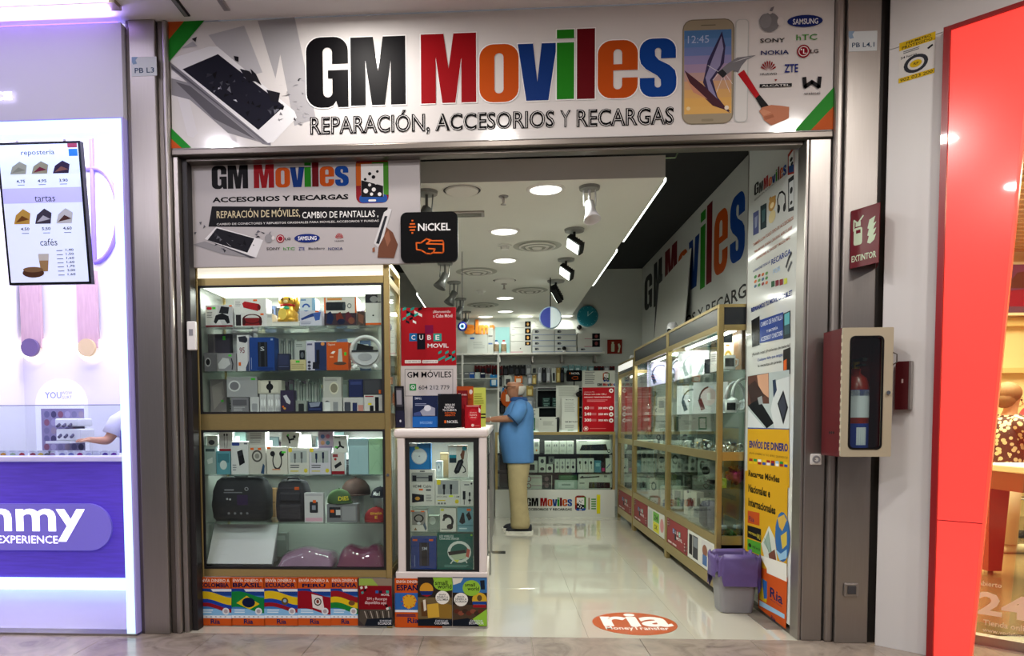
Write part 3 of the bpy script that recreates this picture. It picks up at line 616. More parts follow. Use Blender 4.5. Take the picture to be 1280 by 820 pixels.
cp('small_box','flat white box carrying the golden lucky cat',BX,c7,0,0,392,321,524,345,.12,'#dcd8d2',(('r',.02,.1,.98,.25,'#c4c0ba'),))
# golden lucky cat
pc = onY(*c7(470,321),.28); h = onY(*c7(470,168),.28).z - onY(*c7(470,321),.28).z
GLD = M('gold_glaze','#c99a2e',.28,.35,noise=(20,.12))
cat_ = thing('lucky_cat','golden beckoning lucky cat figurine with raised paw and red collar','figurine',(pc.x,.28,onY(*c7(470,321),.22).z))
zb_ = cat_.location.z; rx = h * .30; x = pc.x; y = .28
obj('body',MB().lathe([(.001,0),(rx,.0),(rx * 1.08,h * .1),(rx * 1.05,h * .3),(rx * .8,h * .5),(rx * .62,h * .56),(.001,h * .57)],(x,y,zb_),18),GLD,cat_,smooth=True)
hd = obj('head',MB().sph((x,y - .004,zb_ + h * .70),(rx * 1.02,rx * .85,h * .19)),GLD,cat_,smooth=True)
for s in (-1,1):
    obj('ear',MB().cyl((x + s * rx * .55,y,zb_ + h * .82),(x + s * rx * .68,y,zb_ + h),rx * .33,.001,8),GLD,hd)
    obj('inner_ear',MB().cyl((x + s * rx * .55,y - rx * .18,zb_ + h * .84),(x + s * rx * .66,y - rx * .1,zb_ + h * .96),rx * .2,.001,8),P('#a33a2a'),hd)
    obj('eye',MB().sph((x + s * rx * .36,y - rx * .78,zb_ + h * .73),(rx * .15,rx * .08,rx * .18),8,6),P('#231a12'),hd)
    obj('foot',MB().sph((x + s * rx * .55,y - rx * .75,zb_ + h * .07),(rx * .4,rx * .5,h * .08)),GLD,cat_,smooth=True)
obj('muzzle',MB().sph((x,y - rx * .8,zb_ + h * .66),(rx * .28,rx * .15,rx * .2),10,6),P('#e3cf9a'),hd)
obj('collar',MB().torus((x,y,zb_ + h * .555),rx * .72,rx * .12,n=20),P('#a3211c'),cat_,smooth=True)
obj('bib',MB().sph((x,y - rx * .72,zb_ + h * .42),(rx * .42,rx * .2,h * .1)),P('#2f8f6a'),cat_,smooth=True)
obj('raised_arm',MB().tube([(x + rx * .85,y - .004,zb_ + h * .38),(x + rx * 1.1,y - .012,zb_ + h * .55),(x + rx * 1.1,y - .02,zb_ + h * .80)],rx * .25,8),GLD,cat_,smooth=True)
obj('coin',MB().lathe([(.001,-.004),(rx * .45,-.004),(rx * .45,.004),(.001,.004)],(x - rx * .3,y - rx * 1.05,zb_ + h * .25),14,axis=(0,1,0),sy=1.4),P('#e3c25a'),cat_)
cp('gadget_box','white box with a blue banner and folding brush picture beside the lucky cat',BX,c7,0,0,526,266,634,345,.1,'#c6c4d6',(('p',[(.05,.5),(.55,.18),(.95,.1),(.9,.3),(.5,.42),(.08,.62)],'#263b7c'),('p',[(.6,.2),(.95,.12),(.9,.6),(.7,.65)],'#3d5aa3'),stk(.7,.03,OR,.16,.08),('b',.05,.72,.6,.92,2,'#8a88a0')))
z3 = onY(*c7(580,266),.22).z
pxprod('gadget_box','light blue edged white box with a blue arc drawing on top of a flat box',BX,c7,526,206,602,266,.22,.09,'#ccd6e2',(('o',.4,.75,.26,.32,'#2c55a8',.6),('r',.05,.75,.8,1,'#ccd6e2'),('r',.78,.0,1,1,'#8fb4d6'),('r',.06,.08,.4,.2,'#6a8ab8')),z=z3)
cp('speaker_box','large orange edged speaker box with a dark oblong speaker and dancing figures',BX,c7,0,0,645,202,803,345,.14,'#d6d0cc',(('r',0,0,.05,.6,'#d8682a'),('r',.95,.0,1,1,'#d8682a'),('r',0,.55,1,1,'#3a2c34'),('r',.1,.02,.55,.1,'#c98a4a'),('q',.06,.16,.66,.46,'#1c2024'),('e',.62,.31,.05,.13,'#3a4248'),('o',.78,.3,.07,.09,'#77797c',.6),('p',[(.1,.55),(.2,.48),(.3,.72),(.22,.95),(.06,.9)],'#16224a'),('p',[(.36,.6),(.5,.5),(.6,.75),(.5,.95),(.38,.8)],'#6e2c22'),('p',[(.66,.55),(.76,.5),(.95,.85),(.8,.95),(.66,.8)],'#5a2430'),('e',.52,.85,.12,.1,'#1a1c3a'),('e',.84,.82,.1,.12,'#7c4a3a')))
cp('gadget_box','dark grey box with brown figures beside the orange speaker box',BX,c7,0,0,806,270,842,345,.12,'#4a3a36',(('p',[(.1,.1),(.9,.3),(.8,.9),(.2,.7)],'#7c5040'),))
cp('camera_box','tall white box with orange base and a small black camera picture',BX,c7,0,0,846,186,922,340,.1,'#d4d4d2',(('r',0,0,1,.28,'#2b2b30'),('e',.55,.16,.25,.1,'#8d8d90'),('r',0,.92,1,1,'#cf5a1e'),('e',.5,.68,.06,.025,'#222'*1 if False else '#222222'),('r',.78,.03,1,.25,'#9c9c9c')))
# second shelf
cp('gadget_box','dark violet box stacked over a clear blister pack on the middle shelf',BX,c7,0,1,78,380,188,470,.1,'#3a3440',(('r',.05,.1,.95,.9,'#443e4c'),stk(.66,.06,GN,.12,.1)),Y=.30)
cp('blister_pack','clear blister pack with a grey clip gadget on the middle shelf','blister pack',c7,0,1,60,472,120,560,.04,'#6b6870',(('e',.3,.5,.2,.2,'#1d1c20'),('o',.3,.5,.24,.24,'#a9a7ad',.7)),Y=.21)
cp('blister_pack','clear blister pack with a pale whale shaped gadget on the middle shelf','blister pack',c7,0,1,122,474,216,560,.04,'#8d8a90',(('p',[(.05,.6),(.3,.25),(.6,.3),(.7,.6),(.4,.85),(.1,.85)],'#c6c4c8'),('l',[(.75,.3),(.82,.6),(.78,.9)],.06,'#3a383e'),stk(.6,.08,GN,.16,.1)),Y=.21)
cp('gadget_box','wide white box standing behind the white watch box',BX,c7,0,1,200,374,300,545,.08,'#cfccd0',(('r',.05,.05,.7,.2,'#b7b4ba'),),Y=.33)
cp('watch_box','tall white box with red script numerals and orange sticker',BX,c7,0,1,220,386,280,558,.05,'#d9d5da',(('p',[(.1,.05),(.7,.02),(.95,.14),(.7,.22),(.2,.18)],'#2c2c38'),('t','95',.2,.34,.62,.5,'#7c2030'),stk(.1,.75,OR,.2,.1),('r',.85,.1,1,1,'#b9b5c2'),('p',[(.7,.9),(.95,.7),(.95,1),(.7,1)],'#3c4668')),Y=.21)
cp('power_bank_box','deep blue box with a ribbed dark power bank on the middle shelf',BX,c7,0,1,281,397,402,565,.09,'#1d3f86',(('r',.34,.14,.72,.88,'#15171d'),('r',.38,.14,.46,.88,'#2c2f38'),('r',.6,.14,.68,.88,'#2c2f38'),('t','S',.44,.28,.6,.4,'#c9ccd4'),('r',.3,.9,.95,1,'#12306e'),('l',[(.07,.6),(.07,.95)],.02,'#93a6cc'),('r',.86,.04,.95,.09,'#8fa4cc')),Y=.20)
cp('tablet_holder','small navy folding stand leaning in front of clear sleeves','phone stand',c7,0,1,416,480,476,560,.03,'#20243c',(('r',.08,.08,.9,.7,'#2d3252'),('r',.1,.78,.9,.84,'#4a4f70')),Y=.19,tilt=-.12).location.z += .004
cp('small_box','low cream box with green sticker before the clear sleeves',BX,c7,0,1,480,506,556,558,.07,'#c9bc8f',(stk(.35,.08,GN,.25,.2),('b',.08,.4,.9,.9,3,'#a3976a')),Y=.20)
for i in range(8):
    cp('clear_sleeve','clear plastic sleeve standing in the row behind the navy stand','sleeve',c7,0,1,412 + i * 12,402 + (i % 3) * 5,422 + i * 12,545,.03,['#a9b0ac','#cdd0cc','#8f9694'][i % 3],(('r',.2,.1,.5,.9,'#dfe2de'),),Y=.34,group='clear sleeves on the middle shelf')
cp('camera_box','pale box with a black camera behind the cream box',BX,c7,0,1,503,415,556,540,.06,'#c4c8c6',(('q',.4,.3,.92,.62,'#22242a'),('e',.66,.46,.16,.1,'#6b6e78'),('b',.1,.1,.8,.22,2,'#8b8f8e')),Y=.29)
cp('phone_box','lavender and navy box with a cordless phone picture',BX,c7,0,1,558,415,656,556,.08,'#c6c2d6',(('r',.42,.04,1,1,'#27345e'),('p',[(.3,.95),(.32,.72),(.62,.70),(.64,.95)],'#1a1c28'),('r',.5,.3,.66,.8,'#161824'),('e',.14,.72,.08,.05,'#3d3a50'),('e',.14,.84,.08,.05,'#3d3a50'),('e',.14,.94,.08,.04,'#3d3a50'),('e',.82,.1,.09,.06,'#d88a4a'),('r',.05,.08,.3,.14,'#5a5676')),Y=.20)
cp('phone_box','bright orange box with a silver cordless phone in its cradle',BX,c7,0,1,657,420,762,556,.08,'#c8541e',(('p',[(.5,.78),(.56,.25),(.7,.23),(.74,.74)],'#c6bfb8'),('e',.62,.76,.3,.06,'#5a4236'),('p',[(.18,.4),(.3,.32),(.42,.33),(.32,.42)],'#f0e6dc'),stk(.82,.36,GN,.1,.12),('t','Gigaset',.06,.05,.4,.13,'#e8d9cc'),('r',.15,.5,.32,.55,'#f0a070')),Y=.20)
# round white ring lamp speaker
pc = onY(*c7(848,460),.24); R = (onY(*c7(930,460),.24).x - onY(*c7(766,460),.24).x) / 2; y = .24
rl = thing('ring_lamp_speaker','white ring lamp with charging tray standing on the middle shelf','lamp',(pc.x,y,ROW[1]))
zc_ = ROW[1] + R * 1.08
WG = M('white_gloss_plastic','#e3e3e6',.25)
obj('ring',MB().torus((pc.x,y,zc_),R * .88,R * .12,axis=(0,1,0),n=36,m=10),WG,rl,smooth=True)
obj('tray',MB().prism(arc(0,0,R * .82,180,360,20),(pc.x,y,zc_ + R * .02),UX,UZ,-.03,.03),M('pale_speaker_grille','#c9c9d0',.5),rl)
obj('speaker_grille',MB().lathe([(.001,-.032),(R * .42,-.032),(R * .42,-.02)],(pc.x,y,zc_ - R * .32),20,axis=(0,1,0),sy=.55),P('#a5a5ac'),rl)
obj('phone_on_tray',MB().obox((pc.x - R * .55,y - .012,zc_ + R * .1),(.96,0,-.22),(.2,0,.97),(0,1,0),R * .95,R * .42,.02),BLACK,rl)
obj('control_bar',MB().box(pc.x - R * .78,y - .034,zc_ - R * .02,pc.x + R * .78,y - .02,zc_ + R * .08),P('#33343a'),rl)
for s in (-1,1): obj('foot',MB().cyl((pc.x + s * R * .55,y - .02,zc_ - R * .82),(pc.x + s * R * .72,y - .04,ROW[1] + .0095),.014,.01),WG,rl)
# third row, on the shelf board
TB = (('e',.25,.45,.16,.22,'#77757c'),('o',.25,.45,.2,.28,'#d6d5d9',.75),('e',.7,.45,.17,.24,'#a5a4a8'))
z5 = onY(*c7(240,688),.23).z
cp('blister_pack','clear pack with grey gadget standing under the two round watches','blister pack',c7,0,2,190,690,276,755,.05,'#807d84',(('r',.1,.15,.9,.5,'#5f5c64'),('b',.15,.6,.8,.9,3,'#b5b3b8')),Y=.23)
pxprod('watch_case','clear case with two round watches stacked above a grey pack','watch case',c7,170,590,318,688,.23,.05,'#a4a3a8',TB + (stk(.8,.06,GN,.14,.1),),z=z5)
cp('gadget_box','slanting grey leaflet box at the lower left of the upper case',BX,c7,0,2,90,602,168,755,.05,'#8c8488',(('p',[(.1,.2),(.8,.05),(.9,.5),(.2,.9)],'#a49c9c'),stk(.66,.6,GN,.16,.06)),Y=.30)
cp('earbud_box','narrow white earbud box with grey bud case',BX,c7,0,2,284,688,327,755,.05,'#c6c6ca',(('q',.2,.4,.8,.9,'#9d9da4'),),Y=.22)
for i in range(3):
    cp('earbud_box','clear earbud box in the white row beside the purple carton',BX,c7,0,2,331 + i * 36,674,364 + i * 36,755,.05,'#c9c8cc',(('e',.3,.45,.14,.18,'#efeff2'),('e',.7,.45,.14,.18,'#efeff2'),('q',.2,.7,.8,.92,'#b1b0b6')),Y=.22,group='clear earbud boxes in the upper case')
z6 = onY(*c7(380,672),.26).z
pxprod('watch_box','cream box with a black smartwatch stacked on clear earbud boxes',BX,c7,322,606,437,672,.235,.07,'#c4bfb2',(('r',.12,.1,.86,.9,'#d6d1c4'),('e',.5,.5,.15,.26,'#17171b'),('l',[(.5,.1),(.5,.9)],.1,'#1f1f24')),z=z6 - .0)
cp('gadget_box','dark purple carton with a white oval and orange dots',BX,c7,0,2,432,655,497,760,.06,'#38304a',(('p',[(.2,.25),(.45,.2),(.75,.5),(.7,.62),(.45,.55)],'#cfccd8'),stk(.12,.68,OR,.14,.08),('e',.3,.8,.1,.05,'#d8984a')),Y=.20)
cp('earbud_box','small box with a black pill shaped case',BX,c7,0,2,506,705,560,755,.05,'#9aa09c',(('q',.25,.25,.75,.9,'#2b2d30'),),Y=.23)
cp('cable_pack','navy cable pack lying before the glass of the upper case','cable pack',c7,0,2,565,712,634,755,.05,'#1d2446',(('p',[(.1,.1),(.9,0),(.8,.4),(.2,.5)],'#8d94ac'),('r',.1,.6,.9,.7,'#3c4a80')),Y=.20)
for i in range(9):
    cp('clear_sleeve','clear plastic sleeve in the lower row behind the navy cable pack','sleeve',c7,0,2,500 + i * 14,600 + (i % 4) * 8,512 + i * 14,750,.03,['#b5c2ba','#d3d8d4','#98a39e'][i % 3],(('r',.2,.1,.5,.9,'#e3e8e4'),),Y=.36,group='clear sleeves in the lower row')
cp('earbud_box','clear box with a white earbud case and blue print',BX,c7,0,2,636,690,732,755,.05,'#c9c6c6',(('q',.05,.3,.4,.9,'#e6e6e8'),('r',.55,.3,.8,.95,'#8f9096'),('p',[(.1,.3),(.25,.2),(.4,.3)],'#44464e')),Y=.22)
z7 = onY(*c7(680,690),.22).z
pxprod('watch_case','clear case with a gold trimmed watch on top of the earbud box','watch case',c7,640,590,728,690,.225,.05,'#bcbab6',(('e',.6,.55,.2,.22,'#8a8474'),('o',.6,.55,.26,.3,'#d9d3c0',.75),('b',.08,.1,.9,.22,2,'#8d8b8a')),z=z7)
cp('earbud_box','white box with a blue power cell and pink label',BX,c7,0,2,738,690,838,752,.06,'#c9c4c6',(('r',.45,.35,.68,.95,'#27305e'),('q',.06,.3,.36,.9,'#4a4c58'),('r',.72,.5,.98,.95,'#c98a84')),Y=.22)
z8 = onY(*c7(800,688),.22).z
pxprod('gadget_box','navy box above the pink labelled box on the shelf board',BX,c7,766,602,834,688,.225,.07,'#252c58',(('r',.1,.12,.9,.3,'#39427a'),),z=z8)
cp('game_box','white box with black remote controls and a yellow sticker',BX,c7,0,2,840,678,932,752,.07,'#d6cfd0',(('r',.58,.12,.78,.95,'#121216'),('r',.3,.6,.5,.98,'#121216'),('q',.2,.45,.4,.58,'#e6d22a'),('r',.05,.05,.5,.12,'#a3303a')),Y=.21)
z9 = onY(*c7(880,676),.21).z
pxprod('game_box','dark grey box with orange sticker on top of the remote control box',BX,c7,836,600,930,676,.215,.08,'#3c3c42',(('p',[(.3,.5),(.5,.2),(.7,.5),(.5,.8)],'#66666e'),('q',.08,.08,.92,.92,'#46464d'),stk(.8,.7,OR,.12,.24)),z=z9)
# lower window
EAR = (('l',[(.4,.15),(.38,.5),(.42,.85)],.03,'#1a1a1e'),('l',[(.6,.15),(.62,.5),(.58,.85)],.03,'#1a1a1e'),('e',.4,.2,.06,.06,'#1a1a1e'),('e',.6,.2,.06,.06,'#1a1a1e'))
def CAB(c): return (('r',.1,.1,.9,.56,'#aeb4b4'),('r',.28,.2,.38,.42,c),('l',[(.33,.42),(.33,.56)],.05,c),('r',.6,.16,.7,.4,c),('l',[(.65,.4),(.65,.56)],.05,c),('q',.02,.0,.2,.16,'#d8c13a'),('b',.1,.64,.6,.8,2,'#55565c'),('r',.1,.86,.5,.9,'#d3c23e'),('e',.84,.86,.09,.08,'#d3c23e'))
z1 = onY(*c8(100,146),.24).z
cp('cable_pack','pale teal pack at the end of the lower case shelf','cable pack',c8,0,3,62,146,117,282,.05,'#a9bcbc',(('r',.1,.1,.9,.2,'#4a5c60'),('p',[(.2,.5),(.7,.4),(.7,.6),(.3,.65)],'#dde6e6')),Y=.22)
pxprod('cable_pack','small white pack with a dark plug resting on the pale teal pack','cable pack',c8,72,96,124,146,.22,.04,'#cdd2d0',(('e',.45,.65,.3,.25,'#3a3c40'),),z=z1)
z2_ = onY(*c8(150,172),.22).z
cp('cable_pack','teal blue gadget card under the red based earphone pack','cable pack',c8,0,3,119,172,188,282,.05,'#5d9aa8',(('r',.1,.1,.9,.5,'#3f7886'),('e',.5,.6,.25,.2,'#c9d6d6')),Y=.21)
pxprod('earphone_pack','white earphone pack with a red base tilted on the teal card','earphone pack',c8,132,72,198,170,.22,.03,'#d6d4d2',EAR[:4] + (('r',0,.88,1,1,'#8d1a24'),),z=z2_)
cp('power_bank_box','white box with a tilted black power bank and blue top corner',BX,c8,0,3,191,126,275,283,.07,'#d5d6d8',(('q',.06,.02,.5,.12,'#2c3f88'),('p',[(.35,.3),(.66,.24),(.8,.64),(.48,.74)],'#131317'),('p',[(.38,.33),(.62,.28),(.66,.4),(.42,.46)],'#2a2a30'),('b',.08,.7,.3,.92,3,'#8a8c94'),('r',.76,.03,.95,.08,'#6b6e7a')),Y=.20)
cp('charger_box','tall grey and white box with a round magnetic charger ring',BX,c8,0,3,277,73,358,282,.07,'#c4c1ba',(('r',0,0,1,.36,'#d6d4d0'),('b',.1,.05,.8,.3,6,'#9c9a98'),('o',.5,.58,.32,.14,'#55524e',.72),('e',.5,.58,.14,.06,'#8d8a84'),('p',[(.7,.98),(.85,.75),(.95,.8),(.9,1)],'#2f4c6e'),stk(.1,.39,OR,.2,.05),stk(.55,.39,OR,.2,.05)),Y=.21)
cp('earphone_pack','white pack with black neckband earphones and an orange corner','earphone pack',c8,0,3,366,151,466,283,.06,'#d2cec6',(('o',.5,.5,.24,.34,'#2b2b30',.78),('r',.2,.05,.8,.3,'#d2cec6'),('e',.28,.25,.12,.1,'#1b1b20'),('e',.72,.25,.12,.1,'#1b1b20'),stk(.0,.0,OR,.18,.08),stk(.72,.16,GN,.2,.07),('b',.25,.8,.75,.9,1,'#c98a6a')),Y=.20)
z3_ = onY(*c8(470,150),.24).z
cp('cable_pack','white pack with two grey cable plugs and a yellow tag','cable pack',c8,0,3,469,156,571,283,.06,'#d2d1cc',CAB('#5a5c60'),Y=.20)
pxprod('adapter_card','tilted white card with black plugs lying over the cable packs','adapter card',c8,432,76,516,152,.225,.03,'#d8d6d0',(('l',[(.3,.3),(.45,.55),(.7,.45)],.1,'#17171b'),('l',[(.5,.75),(.45,.55)],.1,'#17171b'),('e',.35,.25,.06,.06,'#4bbf3a'),('e',.72,.3,.08,.1,'#17171b')),z=z3_,tilt=0).rotation_euler = (0,.14,0)
cp('cable_pack','lavender white pack with two dark blue cable plugs','cable pack',c8,0,3,573,156,676,283,.06,'#cdcad8',CAB('#1c2040'),Y=.20)
z4 = onY(*c8(650,156),.22).z
pxprod('gadget_card','pink and blue card with round badges over the lavender pack','gadget card',c8,616,76,688,156,.215,.03,'#c9b5cc',(('e',.3,.3,.14,.13,'#4d6aa0'),('e',.65,.3,.14,.13,'#b56a84'),('e',.3,.68,.14,.13,'#d3a07a'),('e',.65,.68,.14,.13,'#5a8aa0'),('r',.05,.9,.95,.98,'#8a7a9c')),z=z4)
cp('earphone_pack','white and red pack below the black adapter card','earphone pack',c8,0,3,681,180,744,282,.05,'#d2ccca',(('r',0,.86,1,1,'#8d1a24'),('p',[(.2,.6),(.7,.4),(.8,.55),(.3,.75)],'#222226'),('r',.1,.06,.5,.2,'#8d3a40'),('e',.3,.3,.1,.06,'#a33'*1 if False else '#aa3333')),Y=.21)
z5_ = onY(*c8(715,179),.21).z
pxprod('adapter_card','white card with a black folding adapter and green sticker','adapter card',c8,690,96,756,179,.212,.03,'#d6d8d6',(('l',[(.45,.35),(.5,.6),(.75,.7)],.14,'#17171b'),('l',[(.5,.6),(.25,.75)],.12,'#17171b'),stk(.1,.62,GN,.2,.1),('r',.1,.06,.5,.14,'#8d8f90')),z=z5_)
cp('carton','plain pale blue carton on the lower case shelf',BX,c8,0,3,764,109,860,283,.12,'#a3c4ce',(('l',[(.5,.35),(.5,.7)],.015,'#8aacb8'),),Y=.21)
cp('carton','plain pale green carton with folded seams beside the blue carton',BX,c8,0,3,863,109,942,283,.12,'#a6cfae',(('l',[(.05,.1),(.5,.35),(.95,.1)],.012,'#7fae8c'),('l',[(.05,.95),(.5,.6),(.95,.95)],.012,'#7fae8c')),Y=.21)
for i in range(7):
    cp('clear_sleeve','clear plastic sleeve hanging at the back of the lower case','sleeve',c8,0,3,205 + i * 80,78 + (i % 3) * 12,262 + i * 80,200,.02,['#6f8a86','#cfd8d2','#3c4a4c'][i % 3],(('r',.15,.1,.5,.9,'#c5d0cc'),),Y=.44,group='sleeves at the back of the lower case')
rn = random.Random(31); BK = [('#c9ccc8','white'),('#8f9694','grey'),('#2b2e33','black'),('#5a6a8c','slate blue'),('#b9b09a','cream'),('#6b5a6c','mauve'),('#d3d6d2','milky')]
for row,tf_,yt,lab in ((0,c7,232,'on the top shelf'),(1,c7,400,'on the middle shelf'),(2,c7,600,'on the shelf board'),(3,c8,120,'on the upper glass shelf of the lower case')):
    x = 128 if row != 1 else 305
    while x < 862:
        wd = rn.uniform(26,60); k = BK[rn.randrange(7)]; yt_ = yt + rn.uniform(0,34); a = onY(*tf_(x,300),.505).x; b = onY(*tf_(x + wd,300),.505).x; zt_ = onY(*tf_(x,yt_),.505).z
        if a > CX0 + .03 and b < CX1 - .05: product('back_row_pack','%s pack in the back row %s' % (k[1],lab),'pack',(a + b) / 2,.525,ROW[row],b - a - .003,.03,zt_ - ROW[row],k[0],(('q',.15,.12,.85,.6,rn.choice(['#e6e8e6','#3a3d44','#a9b0b4','#7c8288'])),('b',.15,.68,.85,.9,3,'#77797c')),group='packs in the back row ' + lab)
        x += wd
# soft goods
def sack(name,label,cat,tf,x0,y0,x1,y1,Y,dp,mat,z,bulge=.12,plastic=True,taper=.85,prints=None):
    a = onY(*tf(x0,(y0 + y1) / 2),Y); b = onY(*tf(x1,(y0 + y1) / 2),Y); zt_ = onY(*tf((x0 + x1) / 2,y0),Y).z; cx,wd,ht = (a.x + b.x) / 2,b.x - a.x,zt_ - z
    t = thing(name,label,cat,(cx,Y + dp / 2,z)); rings = []; prof = [(0,.92),(.08,1),(.35,1 + bulge * .3),(.7,1),(.92,taper),(1,taper * .8)]
    for k,s_ in prof:
        rings.append([Vector((cx + math.copysign(abs(math.cos(q)) ** .45,math.cos(q)) * wd / 2 * s_ * (1 + .02 * math.sin(q * 5 + k * 9)),Y + dp / 2 + math.copysign(abs(math.sin(q)) ** .45,math.sin(q)) * dp / 2 * min(1,s_) ,z + ht * k)) for q in [2 * PI * i / 24 for i in range(24)]])
    obj('body',MB().loft(rings),mat,t,smooth=True); return t,cx,wd,ht
BAGM = M('black_woven_fabric','#17171d',.7,noise=(25,.2),bump=.1)
t,cx,wd,ht = sack('laptop_bag','big black laptop bag wrapped in clear plastic','bag',c8,88,302,362,500,.22,.16,BAGM,ROW[4])
pp = frontprint(t,.218,c8); pp.rect(158,364,204,358,'#8a8a92'); pp.rect(155,376,245,371,'#77777f'); pp.rect(220,435,272,385,'#3a2c4a'); pp.ell(266,356,10,9,'#8d8d95',hole=.6)
for i in range(4): pp.ell(180 + i * 30,475,6,6,'#77777f')
pp.ell(172,405,5,5,'#a5a5ac'); pp.ell(186,407,5,5,'#a5a5ac'); pp.done()
obj('handle',MB().tube([(cx - .04,.28,ROW[4] + ht),(cx - .03,.28,ROW[4] + ht + .004),(cx + .03,.28,ROW[4] + ht + .004),(cx + .04,.28,ROW[4] + ht)],.008),BAGM,t)
cp('carton','brown cardboard box between the laptop bag and the backpack',BX,c8,0,4,364,356,406,486,.1,'#8a6c4c',(('r',.0,.45,1,.5,'#6b5238'),),Y=.42)
t,cx,wd,ht = sack('backpack','dark charcoal backpack in clear plastic with an orange tag','backpack',c8,402,318,555,497,.22,.16,M('charcoal_fabric','#29262e',.7,noise=(25,.2),bump=.1),ROW[4])
pp = frontprint(t,.217,c8); pp.rect(500,360,523,347,OR); pp.rect(466,462,490,442,'#d2d2d6'); pp.line([(415,352),(540,352)],.003,'#4c4852'); pp.done()
obj('front_pocket',MB().rbox(cx - wd * .36,.205,ROW[4] + .01,cx + wd * .36,.235,ROW[4] + ht * .42,.01),MATS['charcoal_fabric'],t)
obj('front_pocket',MB().rbox(cx - wd * .33,.208,ROW[4] + ht * .5,cx + wd * .33,.235,ROW[4] + ht * .72,.01),MATS['charcoal_fabric'],t)
obj('handle',MB().tube([(cx - .04,.3,ROW[4] + ht - .005),(cx - .03,.3,ROW[4] + ht + .012),(cx + .03,.3,ROW[4] + ht + .012),(cx + .04,.3,ROW[4] + ht - .005)],.006),BAGM,t)
cp('accessory_pack','white pack with a dark label and pink edge beside the backpack','pack',c8,0,4,549,376,640,511,.05,'#cfcdd2',(('q',.28,.3,.72,.68,'#2a2c34'),('r',.4,.42,.6,.58,'#8d90a0'),('r',.45,.24,.62,.34,OR),('r',.05,.85,.95,.97,'#d8a9bd'),('r',.05,.03,.95,.1,'#b7b5be')),Y=.20)
cp('accessory_box','clear grey box with paper labels under the green cap',BX,c8,0,4,658,432,806,511,.08,'#77787e',(('r',.08,.15,.45,.75,'#2c2c32'),('r',.3,.3,.45,.6,'#c9c9ce'),('q',.5,.1,.95,.9,'#93949a'),stk(.12,.3,OR,.12,.16)),Y=.20)
def cap(name,label,px,py,rw,Y,z,colr,brim,face=0,letters=None,lc='#d9c24a'):
    c = onY(*c8(px,py),Y); R = (onY(*c8(px + rw,py),Y).x - c.x)
    t = thing(name,label,'cap',(c.x,Y + R * .6,z)); y = Y + R * .7; m = M(name + colr,colr,.75,noise=(90,.15),bump=.3); bm_ = M(name + brim,brim,.75,noise=(90,.1))
    crown = obj('crown',MB().lathe([(R,0),(R * 1.02,R * .25),(R * .92,R * .62),(R * .66,R * .95),(R * .3,R * 1.12),(.001,R * 1.16)],(c.x,y,z),22,sy=1),m,t,smooth=True)
    obj('button',MB().sph((c.x,y,z + R * 1.16),R * .08,8,6),m,crown)
    d = Vector((math.sin(face),-math.cos(face),0)); s_ = Vector((d.y,-d.x,0)) * -1
    out = [(math.cos(a) * R * .92,math.sin(a) * R * .85 + R * .55) for a in [PI * i / 12 for i in range(13)]] + [(math.cos(a) * R * .98,max(0,math.sin(a)) * R * .95) for a in [PI - PI * i / 12 for i in range(13)]]
    mb = MB(); mb.prism(out,(c.x,y,z + .008),s_,d,0,.006); obj('brim',mb,bm_,t)
    if letters:
        for i,(s,f0,f1) in enumerate(letters):
            vs,fs,ax,ay,bx,by = txt(s,.02)
            wr = R * 1.1 * (bx - ax) / max(bx - ax,2.2); h = (f1 - f0) * R; mb = MB(); pts = []
            for q in vs:
                th = ((q[0] - ax) / (bx - ax) - .5) * wr / R; zz = f0 * R + (q[1] - ay) / (by - ay) * h
                rad = R * (1.05 if zz < R * .3 else 1.05 - (zz / R - .3) * .34); pts.append(Vector((c.x,y,z)) + (d * math.cos(th) + s_ * math.sin(th)) * rad + UZ * zz)
            mb.add(pts,fs); obj('lettering',mb,P(lc),crown)
    return t
z10 = onY(*c8(730,428),.22).z
cap('cap','green cap with yellow letters on the clear grey box',710,400,58,.235,z10,'#3f5a34','#3f5a34',.6,[('DIES',.25,.6)],'#d3c53a')
cap('cap','dark brown cap with a yellow band behind the green cap',790,380,70,.415,onY(*c8(792,392),.36).z,'#3a201a','#3a201a',0)
cap('cap','navy cap with white letters behind the red cap',914,390,44,.40,onY(*c8(920,402),.36).z,'#161a2c','#161a2c',-.3,[('Mad',.25,.7)],'#e6e6ea')
t = cap('cap','red cap with yellow letters at the end of the lower shelf',893,500,58,.225,ROW[4],'#8d141c','#8d141c',.15,[('ESPAÑA',.62,.84),('E',.3,.52)],'#d6a83a')
obj('cap_stand',MB().lathe([(.07,0),(.05,.02),(.05,onY(*c8(792,392),.36).z - ROW[4] - .001),(.001,onY(*c8(792,392),.36).z - ROW[4] - .001)],(onY(*c8(790,392),.415).x,.475,ROW[4]),14),PLASTIC).update_tag()
o = bpy.data.objects['cap_stand']; tag(o,'clear plastic stand under the dark brown cap','cap stand')
o = tag(obj('cap_stand',MB().lathe([(.06,0),(.045,.02),(.045,onY(*c8(920,402),.36).z - ROW[4] - .001),(.001,onY(*c8(920,402),.36).z - ROW[4] - .001)],(onY(*c8(914,402),.40).x,.44,ROW[4]),14),PLASTIC),'clear plastic stand under the navy cap','cap stand')
